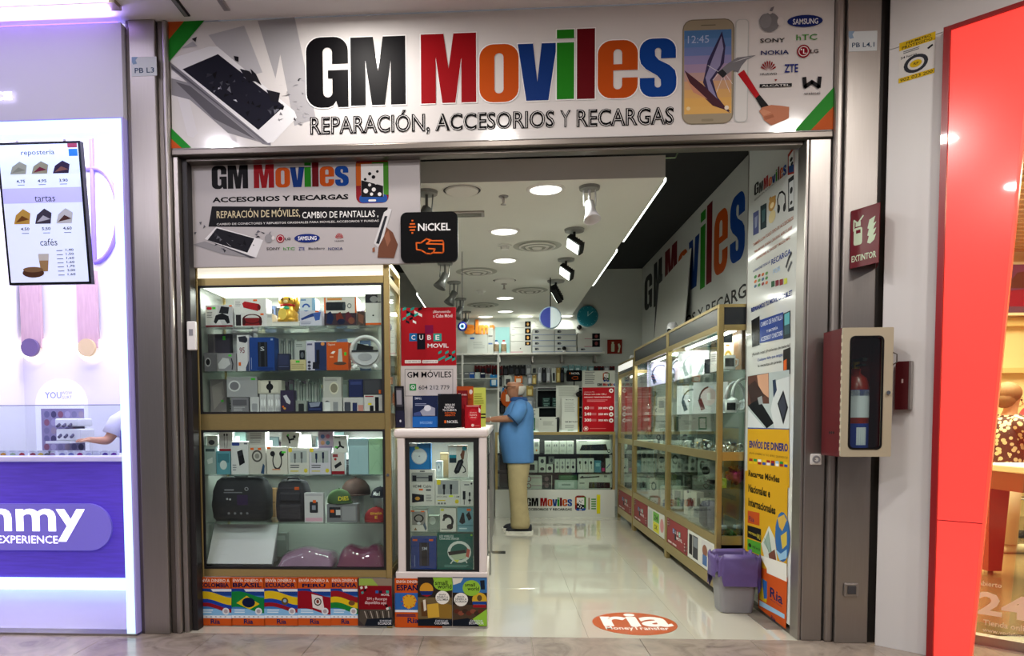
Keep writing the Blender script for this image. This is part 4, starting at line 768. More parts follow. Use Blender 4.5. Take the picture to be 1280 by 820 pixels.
# bottom of the lower case
a,b = onY(*c8(80,738),.20),onY(*c8(395,738),.20)
tt = thing('keyboard_tray','white slanted keyboard tray wrapped in plastic on the cabinet floor','tray',((a.x + b.x) / 2,.3,ROW[5]))
hh = onY(*c8(240,545),.30).z - ROW[5]
mb = MB(); mb.obox((a.x,.20,ROW[5] + .006),(1,0,0),(0,.13,hh),(0,-hh,.13),b.x - a.x,1,.1); obj('panel',mb,M('milky_white_panel','#c9c7cd',.3),tt)
mb = MB(); mb.obox((a.x - .008,.185,ROW[5] + .004),(1,0,0),(0,.14,hh * 1.06),(0,-hh,.13),b.x - a.x + .012,1,.015); obj('plastic_wrap',mb,PLASTIC,tt)
obj('stand',MB().box(a.x + .03,.34,ROW[5],b.x - .03,.38,ROW[5] + hh * .8),P('#8d8b92'),tt)
cp('carton','grey carton behind the white keyboard tray',BX,c8,0,5,400,572,462,735,.05,'#8f9492',(('r',.1,.1,.9,.3,'#a9aeac'),),Y=.505)
def pillowpack(name,label,x0,y0,x1,y1,Y,dp,mat,z,seed):
    a = onY(*c8(x0,y1),Y); b = onY(*c8(x1,y1),Y); h = onY(*c8((x0 + x1) / 2,y0),Y + dp * .5).z - z; rn = random.Random(seed); cx,wd = (a.x + b.x) / 2,b.x - a.x
    t = thing(name,label,'plastic pack',(cx,Y + dp / 2,z)); n = 26
    for nm,sc_,m in (('cloth',1,mat),('plastic_wrap',1.06,PLASTIC)):
        mb = MB(); g = [[0] * 13 for _ in range(n + 1)]; vs = []
        for i in range(n + 1):
            for j in range(13):
                u,v = i / n * 2 - 1,j / 12; e = max(0,(1 - abs(u) ** 5)) ** .5 * (math.sin(PI * min(1,v * .8 + .15)) ** .7) * min(1,v * 5) ** .5 * .8
                vs.append((cx + u * wd / 2 * sc_,Y - .004 * (sc_ > 1) + v * dp * sc_,z + .004 + h * sc_ * e * (.86 + .1 * math.sin(u * 5 + seed) + .07 * rn.random())))
        fs = [(i * 13 + j,(i + 1) * 13 + j,(i + 1) * 13 + j + 1,i * 13 + j + 1) for i in range(n) for j in range(12)]
        vs2 = [(q[0],q[1],z + .001) for q in vs]; m0 = len(vs)
        mb.add(vs,fs); mb.add(vs2,[f[::-1] for f in fs]); obj(nm,mb,m,t,smooth=True)
    return t
pillowpack('folded_blanket','pale pink folded cloth in a clear plastic bag',418,618,680,745,.19,.28,M('pink_cloth','#b58aa6',.8,noise=(12,.15),bump=.3),ROW[5],2)
pillowpack('folded_blanket','magenta folded cloth in a clear plastic bag',706,600,938,748,.19,.28,M('magenta_cloth','#8a2f5c',.8,noise=(12,.2),bump=.3),ROW[5],5)
# base posters
def poster(name,label,tf,x0,y1,x1,y0,Y,base='#c2511c',rots=0):
    a = onY(*tf(x0,y1),Y); b = onY(*tf(x1,y0),Y)
    o = tag(obj(name,MB().box(a.x,Y,a.z,b.x,Y + .003,b.z),P(base)),label,'poster'); return o,frontprint(o,Y,tf)
def wave(S,x0,x1,yb,h,cols,bands):
    n = 8; f = lambda t: -9 * math.sin(t * 4.2 + .6) + 10 * t
    for (b0,b1),cl in zip(bands,cols):
        up = [(x0 + (x1 - x0) * i / n,yb + h * b0 + f(i / n)) for i in range(n + 1)]; dn = [(x0 + (x1 - x0) * i / n,yb + h * b1 + f(i / n)) for i in range(n,-1,-1)]; S.poly(up + dn,cl)
YP = CY - .0036
for i,(x0,x1,s,flag) in enumerate(((25,157.5,'COLOMBIA','co'),(158.5,288.5,'BRASIL','br'),(289.5,422,'ECUADOR','ec'),(423,554,'PERÚ','pe'),(555,668,'BOLIVIA','bo'))):
    dy = -i * 0.3; o,S = poster('money_transfer_poster',['orange poster with yellow, blue and red waving flag','orange poster with green flag and yellow diamond','orange poster with tricolour flag and crest','orange poster with red and white flag and crest','orange poster with red, yellow and green flag'][i] + ' on the cabinet base',d1,x0,261,x1,70,YP + (.0 if i < 4 else 0))
    W_ = x1 - x0; S.rect(x0,232,x1,115,'#3f78b5'); S.rect(x0,142,x1,115,'#1d3f86'); S.rect(x0,224,x1,196,'#7fb4dc'); S.rect(x0,232,x1,222,'#dfe3e8'); S.poly([(x0 + W_ * .38,116),(x1,116),(x1,126),(x0 + W_ * .44,126)],'#d8dce2')
    S.text('ENVÍA DINERO A',x0 + 5,88,x1 - 8,73,'#eedfd2',.02); S.text(s,x0 + (5 if len(s) > 5 else 18),109,x1 - (10 if len(s) > 5 else 20),92,'#0c143c',.06)
    if flag == 'co': wave(S,x0 + 4,x1,132,60,('#d3b21e','#1d3f9c','#8d1a24'),((0,.5),(.5,.75),(.75,1)))
    if flag == 'br': wave(S,x0,x1,132,62,('#157a3a',),((0,1),)); S.poly([(x0 + 20,172),(x0 + 60,143),(x1 - 18,176),(x0 + 72,198)],'#d3b21e'); S.ell(x0 + 68,170,26,20,'#121a3c')
    if flag == 'ec': wave(S,x0,x1,130,62,('#d6b51e','#1d3f9c','#8d1a24'),((0,.5),(.5,.75),(.75,1))); S.ell(x0 + 82,165,14,15,'#5d4a2c'); S.ell(x0 + 82,163,7,7,'#8fb0c4')
    if flag == 'pe': wave(S,x0,x1,130,70,('#8d1220',),((0,1),)); S.poly([(x0 + 55,136),(x0 + 98,146),(x0 + 108,206),(x0 + 60,190)],'#d9d4d0'); S.ell(x0 + 80,167,15,16,'#3c3a2c',hole=.7); S.ell(x0 + 80,166,6,8,'#7c3a2c')
    if flag == 'bo': wave(S,x0,x1,130,68,('#8d1a24','#d6b51e','#1d7a34'),((0,.34),(.34,.67),(.67,1))); S.ell(x0 + 84,172,13,10,'#6b4a2c')
    S.ell(x1 - 22,205,14,14,'#d6dade'); S.ell(x1 - 22,205,8,8,'#a9a0a4'); S.bars(x0 + 12,198,x0 + 64,216,2,'#d3e2ee')
    for k in range(6): S.ell(x0 + 14 + k * W_ / 7,227,4,2,'#8d929c',n=8)
    S.text('Ria',x0 + W_ * .38,255,x0 + W_ * .66,236,'#1a2250',.04); S.done()
# dark red card over the last posters
o,S = poster('offer_card','dark photo card with red banner covering the end of the flag posters',d1,664,264,801,74,YP - .0045,'#3a3230')
S.poly([(668,74),(720,74),(750,90),(752,112),(668,112)],'#8fa84a'); S.poly([(720,74),(800,74),(800,140),(760,120)],'#8a7a68'); S.poly([(672,200),(800,196),(800,236),(690,264),(668,240)],'#4c443c')
for i in range(9): S.line([(690 + i * 12,205),(700 + i * 11,232)],.004,['#b5aca0','#1a1614'][i % 2])
S.poly([(700,236),(801,230),(801,264),(690,264)],'#161c26'); S.text('DESDE',752,246,798,240,'#c9cdd4',.02); S.text('ECUADOR',745,258,798,249,'#e6e6ea',.02)
S.rect(668,197,799,103,'#7c0f1a'); S.text('SIM y Recargas',700,163,780,150,'#e9d6d6'); S.text('disponibles aquí',692,180,778,164,'#e9d6d6')
for i,(cl,ch) in enumerate((('#2c5a9c','C'),('#1a1a2c','U'),('#8d1a34','B'),('#3a9a8d','E'))): S.rect(734 + i * 14,133,746 + i * 14,122,cl)
S.text('MOVIL',757,143,790,135,'#e9e2e2',.02)
for i,(x,y) in enumerate(((672,108),(686,118),(676,128),(690,106),(772,180),(784,190),(776,192))): S.poly([(x,y),(x + 9,y - 4),(x + 12,y + 5),(x + 3,y + 9)],['#d6cfc9','#17151a','#4a8a84'][i % 3])
S.done()
# ------------------------------------------------------------------ white display counter by the entrance
KX0,KX1,KY = -.612,-.072,.16
kz = lambda y,Y=KY: onY(550,y,Y).z
ct = thing('display_counter','white counter with a black framed window of boxed accessories','counter',((KX0 + KX1) / 2,.42,0))
CW = M('satin_white_laminate','#dcd3ce',.35,noise=(3,.02))
KD = .52
obj('counter_top',MB().rbox(KX0 - .006,KY - .012,kz(547.5),KX1 + .006,KY + KD,kz(535.5),.02,3),CW,ct)
for x0,x1 in ((KX0 + .014,KX0 + .06),(KX1 - .05,KX1 - .004)):
    obj('side_post',MB().rbox(x0,KY,kz(717),x1,KY + .05,kz(547),.008,2),CW,ct)
    obj('side_panel',MB().box(x0 + .012 if x0 < -.4 else x1 - .02,KY + .05,kz(717),x0 + .02 if x0 < -.4 else x1 - .012,KY + KD,kz(547)),GLASS if x0 > -.4 else CW,ct)
obj('plinth',MB().rbox(KX0,KY - .006,0,KX1,KY + KD,kz(715),.006,2),CW,ct)
obj('back_panel',MB().box(KX0 + .02,KY + KD - .02,kz(717),KX1 - .02,KY + KD - .01,kz(547)),M('counter_back','#8f938e',.5),ct)
x0,x1 = KX0 + .06,KX1 - .05; za,zb_ = kz(716),kz(547)
wx0,wx1 = onY(*d3(130,450),KY).x,onY(*d3(459,450),KY).x
mb = MB(); mb.prism([[(x0,za),(x1,za),(x1,zb_),(x0,zb_)],[(wx0,kz(713)),(wx1,kz(713)),(wx1,kz(553)),(wx0,kz(553))]],(0,KY + .01,0),UX,UZ,-.02,0)
obj('window_frame',mb,GASK,ct)
obj('glass_pane',MB().box(x0 + .005,KY + .032,za + .003,x1 - .005,KY + .037,zb_ - .003),GLASS,ct)
KR = [onY(*d3(290,y),KY + .05).z for y in (314,460,592)] + [kz(715) + .001]
for z in KR[:3]: obj('glass_shelf',MB().box(onY(*d3(266,400),KY + .05).x if z == KR[0] else x0 - .005,KY + .042,z - .006,x1 + .005,KY + KD - .03,z - .0005),SHG,ct)
obj('bottom_board',MB().box(x0,KY + .04,KR[3] - .02,x1,KY + KD - .03,KR[3] - .0005),CW,ct)
lamp('counter_case_light','AREA',((KX0 + KX1) / 2,KY + .2,kz(549) - .01),4.5,(1,.97,.9),.4,.06)
KY2 = KY + .055
def kp(name,label,cat,row,x0,y0,x1,y1,dp,colr,prints=(),dY=0,**k): return pxprod(name,label,cat,d3,x0,y0,x1,y1,KY2 + dY,dp,colr,prints,z=KR[row] if row is not None else None,**k)
zz = onY(*d3(190,275),KY2 + .01).z
kp('cable_box','white box with black video cable plugs in a grey window',BX,1,133,275,261,458,.06,'#d6d2cc',(('t','HDMI Cable',.12,.42,.86,.50,'#17171a'),('q',.06,.08,.92,.34,'#9a9a98'),('r',.1,.16,.26,.32,'#1a1a1e'),('r',.74,.16,.9,.32,'#1a1a1e'),('r',.26,.2,.74,.24,'#55565a'),('p',[(.08,.66),(.56,.7),(.56,.88),(.08,.92)],'#17171b'),('e',.3,.8,.1,.05,'#c9923a'),stk(.36,.53,OR,.16,.05),('b',.64,.7,.9,.9,4,'#8d8b88'),('r',.64,.54,.84,.59,'#55565a'),('r',.4,.03,.6,.06,'#55565a')))
kp('speaker_box','blue box with a white round speaker on the cable box',BX,None,131,140,240,273,.06,'#1f74b8',(('r',.0,.0,.36,.12,'#dfe6ea'),('e',.46,.5,.37,.31,'#d9dde2'),('o',.46,.5,.37,.31,'#b5bcc6',.9),('e',.46,.5,.04,.03,'#8d94a0'),('q',.25,.13,.45,.23,'#c6d63a'),('r',.94,0,1,1,'#145a94')),dY=.005)
kp('earphone_box','white box with a black ear hook headset and travel photo',BX,0,330,150,428,314,.05,'#d6d2cc',(('r',.05,.07,.42,.32,'#d6dfe0'),('r',.05,.3,.42,.46,'#1d7f94'),('r',.05,.4,.42,.55,'#1c2c34'),('p',[(.62,.3),(.78,.1),(.86,.2),(.8,.45),(.68,.42)],'#6e4430'),('p',[(.28,.82),(.5,.48),(.74,.42),(.8,.52),(.56,.86),(.38,.9)],'#141418'),('p',[(.4,.78),(.56,.56),(.66,.52),(.52,.8)],'#3a3a42'),('l',[(.7,.6),(.86,.72),(.9,.82),(.76,.86)],.05,'#141418'),('e',.84,.1,.12,.07,'#2f8a9c'),('r',.46,.0,1,.03,'#c9722a'))).location.z += .0
kp('cable_box','white box with two black cable plugs and a yellow square',BX,1,263,326,391,456,.05,'#d6d3cc',(('r',.1,.04,.92,.56,'#9d9ea0'),('q',.06,.0,.22,.2,'#d6c22a'),('r',.3,.18,.4,.36,'#15151a'),('l',[(.35,.36),(.35,.56)],.06,'#15151a'),('r',.58,.18,.68,.36,'#15151a'),('l',[(.63,.36),(.63,.56)],.06,'#15151a'),('t','DATA CABLE',.06,.62,.48,.68,'#44464a'),('q',.54,.6,.72,.67,'#d3e23a'),('t','1.0M',.78,.62,.96,.69,'#44464a'),('r',.08,.78,.4,.82,'#d6c22a'),('r',.1,.88,.18,.95,'#77787c'),('r',.22,.88,.3,.95,'#77787c'),('r',.34,.88,.42,.95,'#77787c'),('e',.86,.84,.08,.08,'#d6c22a')))
kp('cable_box','narrow white box with a dark cable and microphone',BX,1,392,334,456,462,.05,'#d3d0cb',(('r',.18,.4,.4,.75,'#1c1c20'),('l',[(.29,.75),(.29,.95)],.06,'#1c1c20'),('r',.66,.45,.8,.6,'#1c1c20'),('l',[(.73,.6),(.73,.92)],.05,'#1c1c20'),('e',.73,.78,.12,.05,'#1c1c20'),('r',.3,.12,.7,.17,'#77787a'),('e',.88,.1,.08,.04,'#33343a')))
kp('charger_box','white box with a black magnetic charging ring under the video cable box',BX,2,136,484,221,622,.05,'#d3cec6',(('r',.1,.05,.9,.7,'#8b8782'),('o',.5,.38,.3,.19,'#141418',.72),('o',.5,.62,.12,.06,'#d6d6d8',.6),('r',.44,.55,.56,.66,'#d6d6d8'),('p',[(.75,.7),(.86,.55),(.98,.85),(.9,.98)],'#54606e'),('p',[(.2,.95),(.3,.82),(.4,.95)],'#8d6a4a'),stk(.02,.0,OR,.22,.07),stk(.62,.02,OR,.22,.06)))
kp('charger_box','white box with a curled black wrist band charger',BX,2,287,472,369,590,.05,'#d6d2ca',(('o',.5,.58,.36,.3,'#1b1b20',.6),('r',.1,.55,.45,.95,'#d6d2ca'),('e',.62,.8,.2,.12,'#1b1b20'),('e',.35,.35,.16,.1,'#1b1b20'),('q',.04,.04,.26,.12,'#c9c42a'),('r',.08,.88,.6,.93,'#8d8b88')))
kp('headset_box','teal grey box with black headset and orange sticker',BX,2,377,470,456,590,.05,'#6f9aa6',(('p',[(.1,.6),(.3,.2),(.42,.22),(.5,.62),(.3,.7)],'#15191d'),('p',[(.55,.3),(.75,.15),(.92,.45),(.72,.55)],'#15191d'),stk(.6,.04,OR,.26,.1),('r',0,.72,1,.78,'#4f7f8c'),('r',.1,.85,.6,.9,'#c9dde2')))
kp('power_bank_box','navy blue box with a dark power bank under the magnetic charger',BX,3,137,626,268,792,.08,'#173a84',(('r',.34,.14,.72,.88,'#0c0e16'),('r',.37,.14,.42,.88,'#2b3040'),('r',.64,.14,.69,.88,'#2b3040'),('t','SM',.44,.28,.64,.38,'#c9cede'),stk(.08,.03,OR,.18,.06),stk(.72,.03,OR,.16,.06),('l',[(.16,.55),(.16,.9)],.02,'#8fa4d6')))
kp('speaker_lamp_box','dark green box with a round lamp speaker picture',BX,3,272,603,456,792,.09,'#1b5e56',(('t','LED WIRELESS',.07,.04,.46,.10,'#dfe8e4'),('t','CHARGING SPEAKER',.07,.11,.62,.17,'#dfe8e4'),('o',.62,.5,.33,.3,'#d9ddd8',.76),('p',[(.55,.3),(1.0,.25),(1.0,.4),(.55,.4)],'#1b5e56') if False else ('r',.0,.0,.001,.001,'#1b5e56'),('p',[(.3,.5),(.78,.44),(.8,.52),(.34,.6)],'#101416'),('p',[(.36,.6),(.86,.52),(.8,.68),(.5,.74)],'#b5c2a4'),('p',[(.84,.4),(.92,.44),(.88,.66),(.8,.62)],'#c95a4a'),('p',[(.46,.72),(.62,.72),(.56,.8)],'#d6d64a'),('l',[(.44,.74),(.38,.82)],.03,'#d9ddd8'),('l',[(.78,.72),(.83,.8)],.03,'#d9ddd8'),('b',.2,.86,.9,.94,2,'#5f9a90'),('e',.96,.04,.03,.025,'#8fc93a')))
# things seen behind in the counter case
kp('carton','brown carton at the back of the counter case',BX,0,288,190,330,312,.08,'#8a7a5c',(('r',.1,.1,.9,.3,'#a4946e'),),dY=.14)
kp('plug_adapter','white plug adapter behind glass between blue box and headset','adapter',0,268,232,300,312,.06,'#b9c4c4',(('e',.4,.4,.3,.3,'#dfe6e6'),('e',.4,.4,.1,.1,'#77808a')),dY=.08)
kp('plug_adapter','grey green adapter pack between the magnetic charger and wrist charger','adapter',2,226,512,282,588,.06,'#a3ada6',(('e',.4,.35,.3,.3,'#d6ddd8'),),dY=.08)
# plinth posters
def kposter(label,x0,y1,x1,y0,Y,base): return poster('money_transfer_poster' if base != '#2c2622' else 'transfer_poster',label,d1,x0,y1,x1,y0,Y,base)
YK = KY - .0095
o,S = kposter('orange poster with red star flag and blue panel on the counter plinth',812,269,1000,75,YK,'#c2511c')
S.rect(812,206,905,132,'#2f62a8'); S.rect(812,208,905,200,'#dfe3e8'); S.text('ENVÍA DINERO A',818,92,925,79,'#eedfd2',.02); S.text('ESPAÑA',819,122,925,94,'#0c143c',.06)
S.poly([(842,148),(862,138),(888,142),(898,160),(890,185),(866,196),(848,186)],'#d8a02a')
for a in range(10): S.line([(868 + 22 * math.cos(a * .63),166 + 20 * math.sin(a * .63)),(868 + 32 * math.cos(a * .63),166 + 28 * math.sin(a * .63))],.004,'#a83a1c')
S.text('Ria',862,252,906,231,'#1a2250',.04); S.bars(818,218,900,228,2,'#1a2250'); S.done()
for i,(x0,x1,s) in enumerate(((904,1040,'COLOMBIA'),(1043,1180,'ECUADOR'))):
    o,S = kposter('dark transfer poster with green bubble and %s on the counter plinth' % ['yellow scene with white cards','yellow bird crest'][i],x0,263 + i * 2,x1,70,YK - .004 - .0005 * i,'#2c2622')
    if i == 0:
        S.rect(x0,235,x1,150,'#6b5a3c'); S.ell(938,118,27,27,'#c9902c'); S.poly([(911,124),(965,124),(958,140),(918,140)],'#1d2f6b'); S.poly([(918,140),(958,140),(940,148)],'#8d1a24')
        S.poly([(915,170),(940,165),(945,225),(918,225)],'#5a3c22'); S.poly([(940,178),(985,172),(990,228),(944,232)],'#c9a03a'); S.poly([(985,168),(1040,180),(1040,232),(990,232)],'#8a6a2c'); S.poly([(924,160),(934,158),(938,200),(928,205)],'#d9d0c0')
        S.poly([(963,70),(1040,70),(1045,120),(1000,128),(972,100)],'#7fae34'); S.ell(1004,96,38,26,'#8ab83a'); S.ell(1002,150,28,27,'#e6e4dc')
    else:
        S.rect(x0,130,x1,72,'#3a6ea5'); S.rect(x0,240,x1,180,'#4a3a2c'); S.ell(1150,160,30,30,'#c9a22c'); S.rect(1122,178,1178,166,'#1d3f86'); S.rect(1124,190,1176,179,'#8d1a24'); S.ell(1150,152,10,12,'#5d4a2c')
        for k in range(7): S.ell(1060 + k * 16,205 + (k % 2) * 8,12,9,['#5a2c22','#7c4434','#3a2a22'][k % 3])
        S.poly([(1042,72),(1085,72),(1075,90),(1045,100)],'#d6d2c4'); S.ell(1118,112,36,32,'#8ab83a'); S.ell(1076,158,28,27,'#e6e4dc'); S.poly([(1122,236),(1180,196),(1180,264),(1150,264)],'#8ab83a'); S.poly([(1152,82),(1170,80),(1172,118),(1156,118)],'#1d2430')
    S.poly([(x0,240),(x0 + 60,232),(x1 - (0 if i == 0 else 58),240),(x1 - (0 if i == 0 else 30),263),(x0,263)],'#141a24')
    tx = (972,1034) if i == 0 else (1092,1144)
    S.text('small',tx[0],100 + i * 6,tx[1] - 12,82 + i * 10,'#17221a',.03); S.text('world',tx[0] + 10,114 + i * 8,tx[1] + 4,97 + i * 10,'#17221a',.03)
    cx = 1002 if i == 0 else 1076; cy = 150 if i == 0 else 158
    S.text('ENVÍA',cx - 14,cy - 8,cx + 14,cy - 16,'#22242a',.03); S.text('DINERO A',cx - 22,cy + 2,cx + 22,cy - 6,'#22242a',.03); S.text(s,cx - 24,cy + 12,cx + 24,cy + 4,'#22242a',.03)
    S.text('DESDE',x0 + 70,246,x0 + 120,240,'#c9cdd4',.02); S.text(s,x0 + 66,257,x0 + 124,248,'#e6e6ea',.02); S.done()
# second stretch of counter running back along the left
c2t = thing('service_counter','long white service counter with glass side running back from the display counter','counter',(-.33,2.6,0))
KB = KY + KD + .004; KE = 4.55
obj('counter_top',MB().rbox(KX0,KB,kz(547.5),KX1 + .004,KE,kz(535.5),.012,2),CW,c2t)
obj('base',MB().box(KX0 + .05,KB,0,KX1 - .05,KE - .02,.1),CW,c2t)
obj('inner_panel',MB().box(KX0 + .04,KB,.1,KX0 + .06,KE - .02,kz(547.5)),CW,c2t)
n = 4
for i in range(n):
    ya,yb = KB + (KE - KB) * i / n,KB + (KE - KB) * (i + 1) / n
    obj('post',MB().box(KX1 - .03,yb - .03,0,KX1,yb,kz(547.5)),M('satin_aluminium','#a9a9a6',.3,.9),c2t)
    obj('glass_pane',MB().box(KX1 - .012,ya + .004,.1,KX1 - .006,yb - .034,kz(547.5)),GLASS,c2t)
    obj('shelf',MB().box(KX0 + .06,ya,.45,KX1 - .03,yb - .04,.458),SHG,c2t)
ZK = kz(535.5) + .0005
# ------------------------------------------------------------------ on the counter
a,b = onY(*d2(92,715),.38),onY(*d2(368,98),.38)
st = thing('poster_stand','tall red and white poster board with cube logo on the counter','poster',((a.x + b.x) / 2,.38,ZK))
zmid = onY(*d2(230,398),.38).z
lo = obj('lower_board',MB().box(a.x - .004,.38,ZK,b.x + .003,.40,zmid),P('#cfc8c6'),st); up = obj('upper_board',MB().box(a.x,.38,zmid,b.x,.40,b.z),P('#a81a24'),st)
S = frontprint(up,.38,d2)
S.text('¡Bienvenido',252,131,341,114,'#f0dede',.02); S.text('a Cube Móvil',252,152,350,133,'#f0dede',.02)
S.rect(210,235,252,190,'#7c1040'); S.rect(130,273,169,232,'#1b6aa8'); S.rect(170,315,211,232,'#171420'); S.rect(211,273,252,234,'#a31830'); S.rect(253,273,295,233,'#2f9a8d')
for ch,x in (('C',140),('U',181),('B',222),('E',264)): S.text(ch,x,266,x + 20,241,'#f0eaea',.04)
S.text('MOVIL',223,307,331,284,'#f0eaea',.035); S.rect(107,386,189,369,'#e6dcd8',r=.003); S.rect(196,386,276,369,'#e6dcd8',r=.003); S.text('C/ DEL MOVIL 32',112,382,184,374,'#5a4a4a'); S.text('CUBEMOVIL.ES',201,382,271,374,'#5a4a4a')
rn = random.Random(3)
def cubes(S,x0,y0,x1,y1,n,cols=('#2f9a8d','#e8e2de','#17141c','#a81a24','#17141c','#2f9a8d')):
    k = 0; w_ = (x1 - x0) / n
    for i in range(n):
        for j in range(int((y1 - y0) / w_)):
            x,y = x0 + i * w_,y0 + j * w_ + (i % 2) * w_ * .5; k += 1; c = cols[(i * 2 + j * 3 + k // 4) % len(cols)]
            if c == '#a81a24': continue
            S.poly([(x,y),(x + w_,y + w_ * (.5 if (i + j) % 2 else -.5)),(x + w_,y + w_ * (1.2 if (i + j) % 2 else .2)),(x,y + w_ * .7)],c)
cubes(S,95,105,195,150,5); cubes(S,95,155,165,180,4); cubes(S,278,328,366,385,5); S.done()
S = frontprint(lo,.38,d2)
S.loops([[S.st(106,555),S.st(354,555),S.st(354,415),S.st(106,415)],[S.st(109,552),S.st(351,552),S.st(351,418),S.st(109,418)]],'#8d8888')
S.text('GM MÓVILES',119,460,345,420,'#101018',.025); S.rect(131,526,165,491,'#2f8f4a',r=.004); S.ell(148,508,11,11,'#e8f0ea',hole=.72); S.line([(143,505),(147,512),(153,513)],.004,'#e8f0ea'); S.text('604 212 779',178,521,335,498,'#3a3a44',.01); S.done()
obj('foot',MB().box(a.x + .02,.40,ZK,b.x - .02,.50,ZK + .006),P('#b5b0ae'),st)
for x in (a.x + .02,b.x - .03): obj('strut',MB().obox((x,.401,ZK + .006),(1,0,0),(0,.09 / .3,-.954),(0,1,.3),.01,-.01,.004),P('#b5b0ae'),st)
def leaf(name,label,x0,y0,x1,y1,Y,colr,dp=.03,tilt=-.12,prints=(),yaw=0):
    a = onY(*d2(x0,y1),Y); b = onY(*d2(x1,y1),Y); h = onY(*d2((x0 + x1) / 2,y0),Y).z - ZK
    return product(name,label,'leaflet holder',(a.x + b.x) / 2,Y + dp / 2,ZK + (.0045 if tilt else 0),b.x - a.x,dp,h,colr,prints,yaw,None,tilt)
leaf('leaflet_holder','dark holder with black leaflets at the counter edge by the display cabinet',58,505,104,714,.30,'#17171f',prints=(('r',.1,.05,.8,.5,'#3c3a44'),('r',.15,.1,.7,.45,'#8d8a94'),('r',.0,.6,1,1,'#23233a'),('e',.5,.85,.1,.03,'#d6d6dc')),yaw=.3)
leaf('leaflet_holder','blue leaflet holder with a dark city photo',146,555,274,714,.26,'#1d5ba5',prints=(('r',0,0,1,.66,'#1a2444'),('t','SMALL',.08,.05,.36,.12,'#c9cede'),('b',.1,.25,.6,.34,2,'#8d94b0'),('p',[(.3,.5),(.6,.3),(.9,.4),(.9,.64),(.4,.64)],'#8d90a0'),('e',.6,.4,.14,.1,'#c6c8d2'),('p',[(.05,.55),(.3,.5),(.35,.64),(.05,.64)],'#3c4a7c'),('t','ENVÍOS DE DINERO',.3,.8,.8,.9,'#8ab4e6')))
leaf('leaflet_holder','black leaflet holder with orange and white lettering',276,546,396,715,.245,'#0f1014',prints=(('t','HOLA DE',.32,.3,.72,.36,'#e6e4e4'),('t','NUESTRA',.28,.38,.7,.44,'#e6e4e4'),('t','TU CUENTA',.2,.46,.8,.52,'#e6e4e4'),('t','ELÉCTRICA',.3,.54,.76,.6,'#d9601f'),('t','ABIERTA',.3,.62,.74,.67,'#d9601f'),('t','NiCKEL',.4,.80,.86,.88,'#e6e4e4'),('r',.28,.8,.36,.88,'#d9601f')))
leaf('leaflet_holder','red leaflet box with a white round badge and small print',412,600,494,714,.235,'#9c1620',dp=.05,tilt=0,prints=(('e',.52,.42,.34,.26,'#b5222c'),('t','¡Conoce',.3,.3,.72,.36,'#f0d6d0'),('t','nuestra',.3,.4,.74,.46,'#f0d6d0'),('t','oferta!',.34,.5,.7,.56,'#f0d6d0'),('p',[(.86,.1),(.98,.2),(.96,.34),(.86,.3)],'#e6dcd8'),('e',.48,.88,.09,.06,'#d9c0b8'),('b',.6,.88,.95,.94,2,'#c96a64'),('r',.1,.02,.9,.06,'#d9a09a')),yaw=.15)
leaf('leaflet_holder','dark red leaflet in front of the brown card',376,528,428,714,.30,'#6e1018',prints=(('t','Planes',.1,.08,.9,.14,'#e6c8c4'),('r',.1,.2,.9,.5,'#8d1c24')))
leaf('leaflet_holder','orange brown card standing behind the red leaflets',372,505,458,712,.34,'#a8481c',dp=.01,prints=(('e',.85,.14,.1,.06,'#d9cfc6'),('r',.05,.3,.9,.34,'#8d3a16')))
leaf('leaflet_holder','yellow green paper sheet standing behind the brown card',452,512,522,712,.45,'#bcc95a',dp=.006,prints=(('b',.15,.15,.85,.5,6,'#8d9a3c'),('r',.25,.66,.98,.70,'#1c1e12'),('r',.25,.74,.98,.78,'#1c1e12')))
# ------------------------------------------------------------------ right: banner, glass poster wall, cabinets
BN = tag(obj('wall_banner',MB().box(1.955,.66,2.02,1.968,6.12,3.29),M('satin_banner','#d3d4cf',.3,coat=.2)),'long white wall banner with huge multicoloured lettering above the glass cabinets','banner')
S = Print(BN,(1.955,0,0),-UY,UZ,d7)
for ch,x0,y1,x1,y0,cl in (('G',95,820,132,690 - 60,'#141416'),('M',138,800,178,560,'#141416'),('M',190,722,248,485,'#5f0610'),('o',252,690,296,515,'#b94a0b'),('v',300,725,352,452,'#0b3072'),('i',354,717,381,338,'#1f7a16'),('l',383,695,413,300,'#5f0610'),('e',418,662,486,315,'#b3480f'),('s',492,608,567,235,'#0d3c88')):
    S.glyph(ch,x0,y1,x1,y0,cl)
S.tl('ACCESORIOS Y RECARGAS',150,960,640,42,'#1a181a',.03)
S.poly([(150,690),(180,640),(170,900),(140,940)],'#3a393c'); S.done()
# white board leaning on the cabinet top in front of the banner
q = [onX(*d7(*p),1.93) for p in ((163,690),(313,522),(310,780),(150,900))]
mb = MB(); ys = [p.y for p in q]; tops = 1.972
mb.add([(1.93,q[0].y,q[0].z),(1.925,q[1].y,q[1].z),(1.86,q[1].y + .03,tops),(1.86,q[0].y,tops)],[(0,1,2,3)]); mb.add([(1.938,q[0].y,q[0].z),(1.933,q[1].y,q[1].z),(1.87,q[1].y + .03,tops),(1.87,q[0].y,tops)],[(3,2,1,0)])
mb.add([v for v in mb.v],[(0,4,5,1),(1,5,6,2),(2,6,7,3),(3,7,4,0)])
tag(obj('foam_board',mb,M('plain_white_board','#dcdcd4',.4)),'blank white board leaning over the banner on the cabinet top','board')

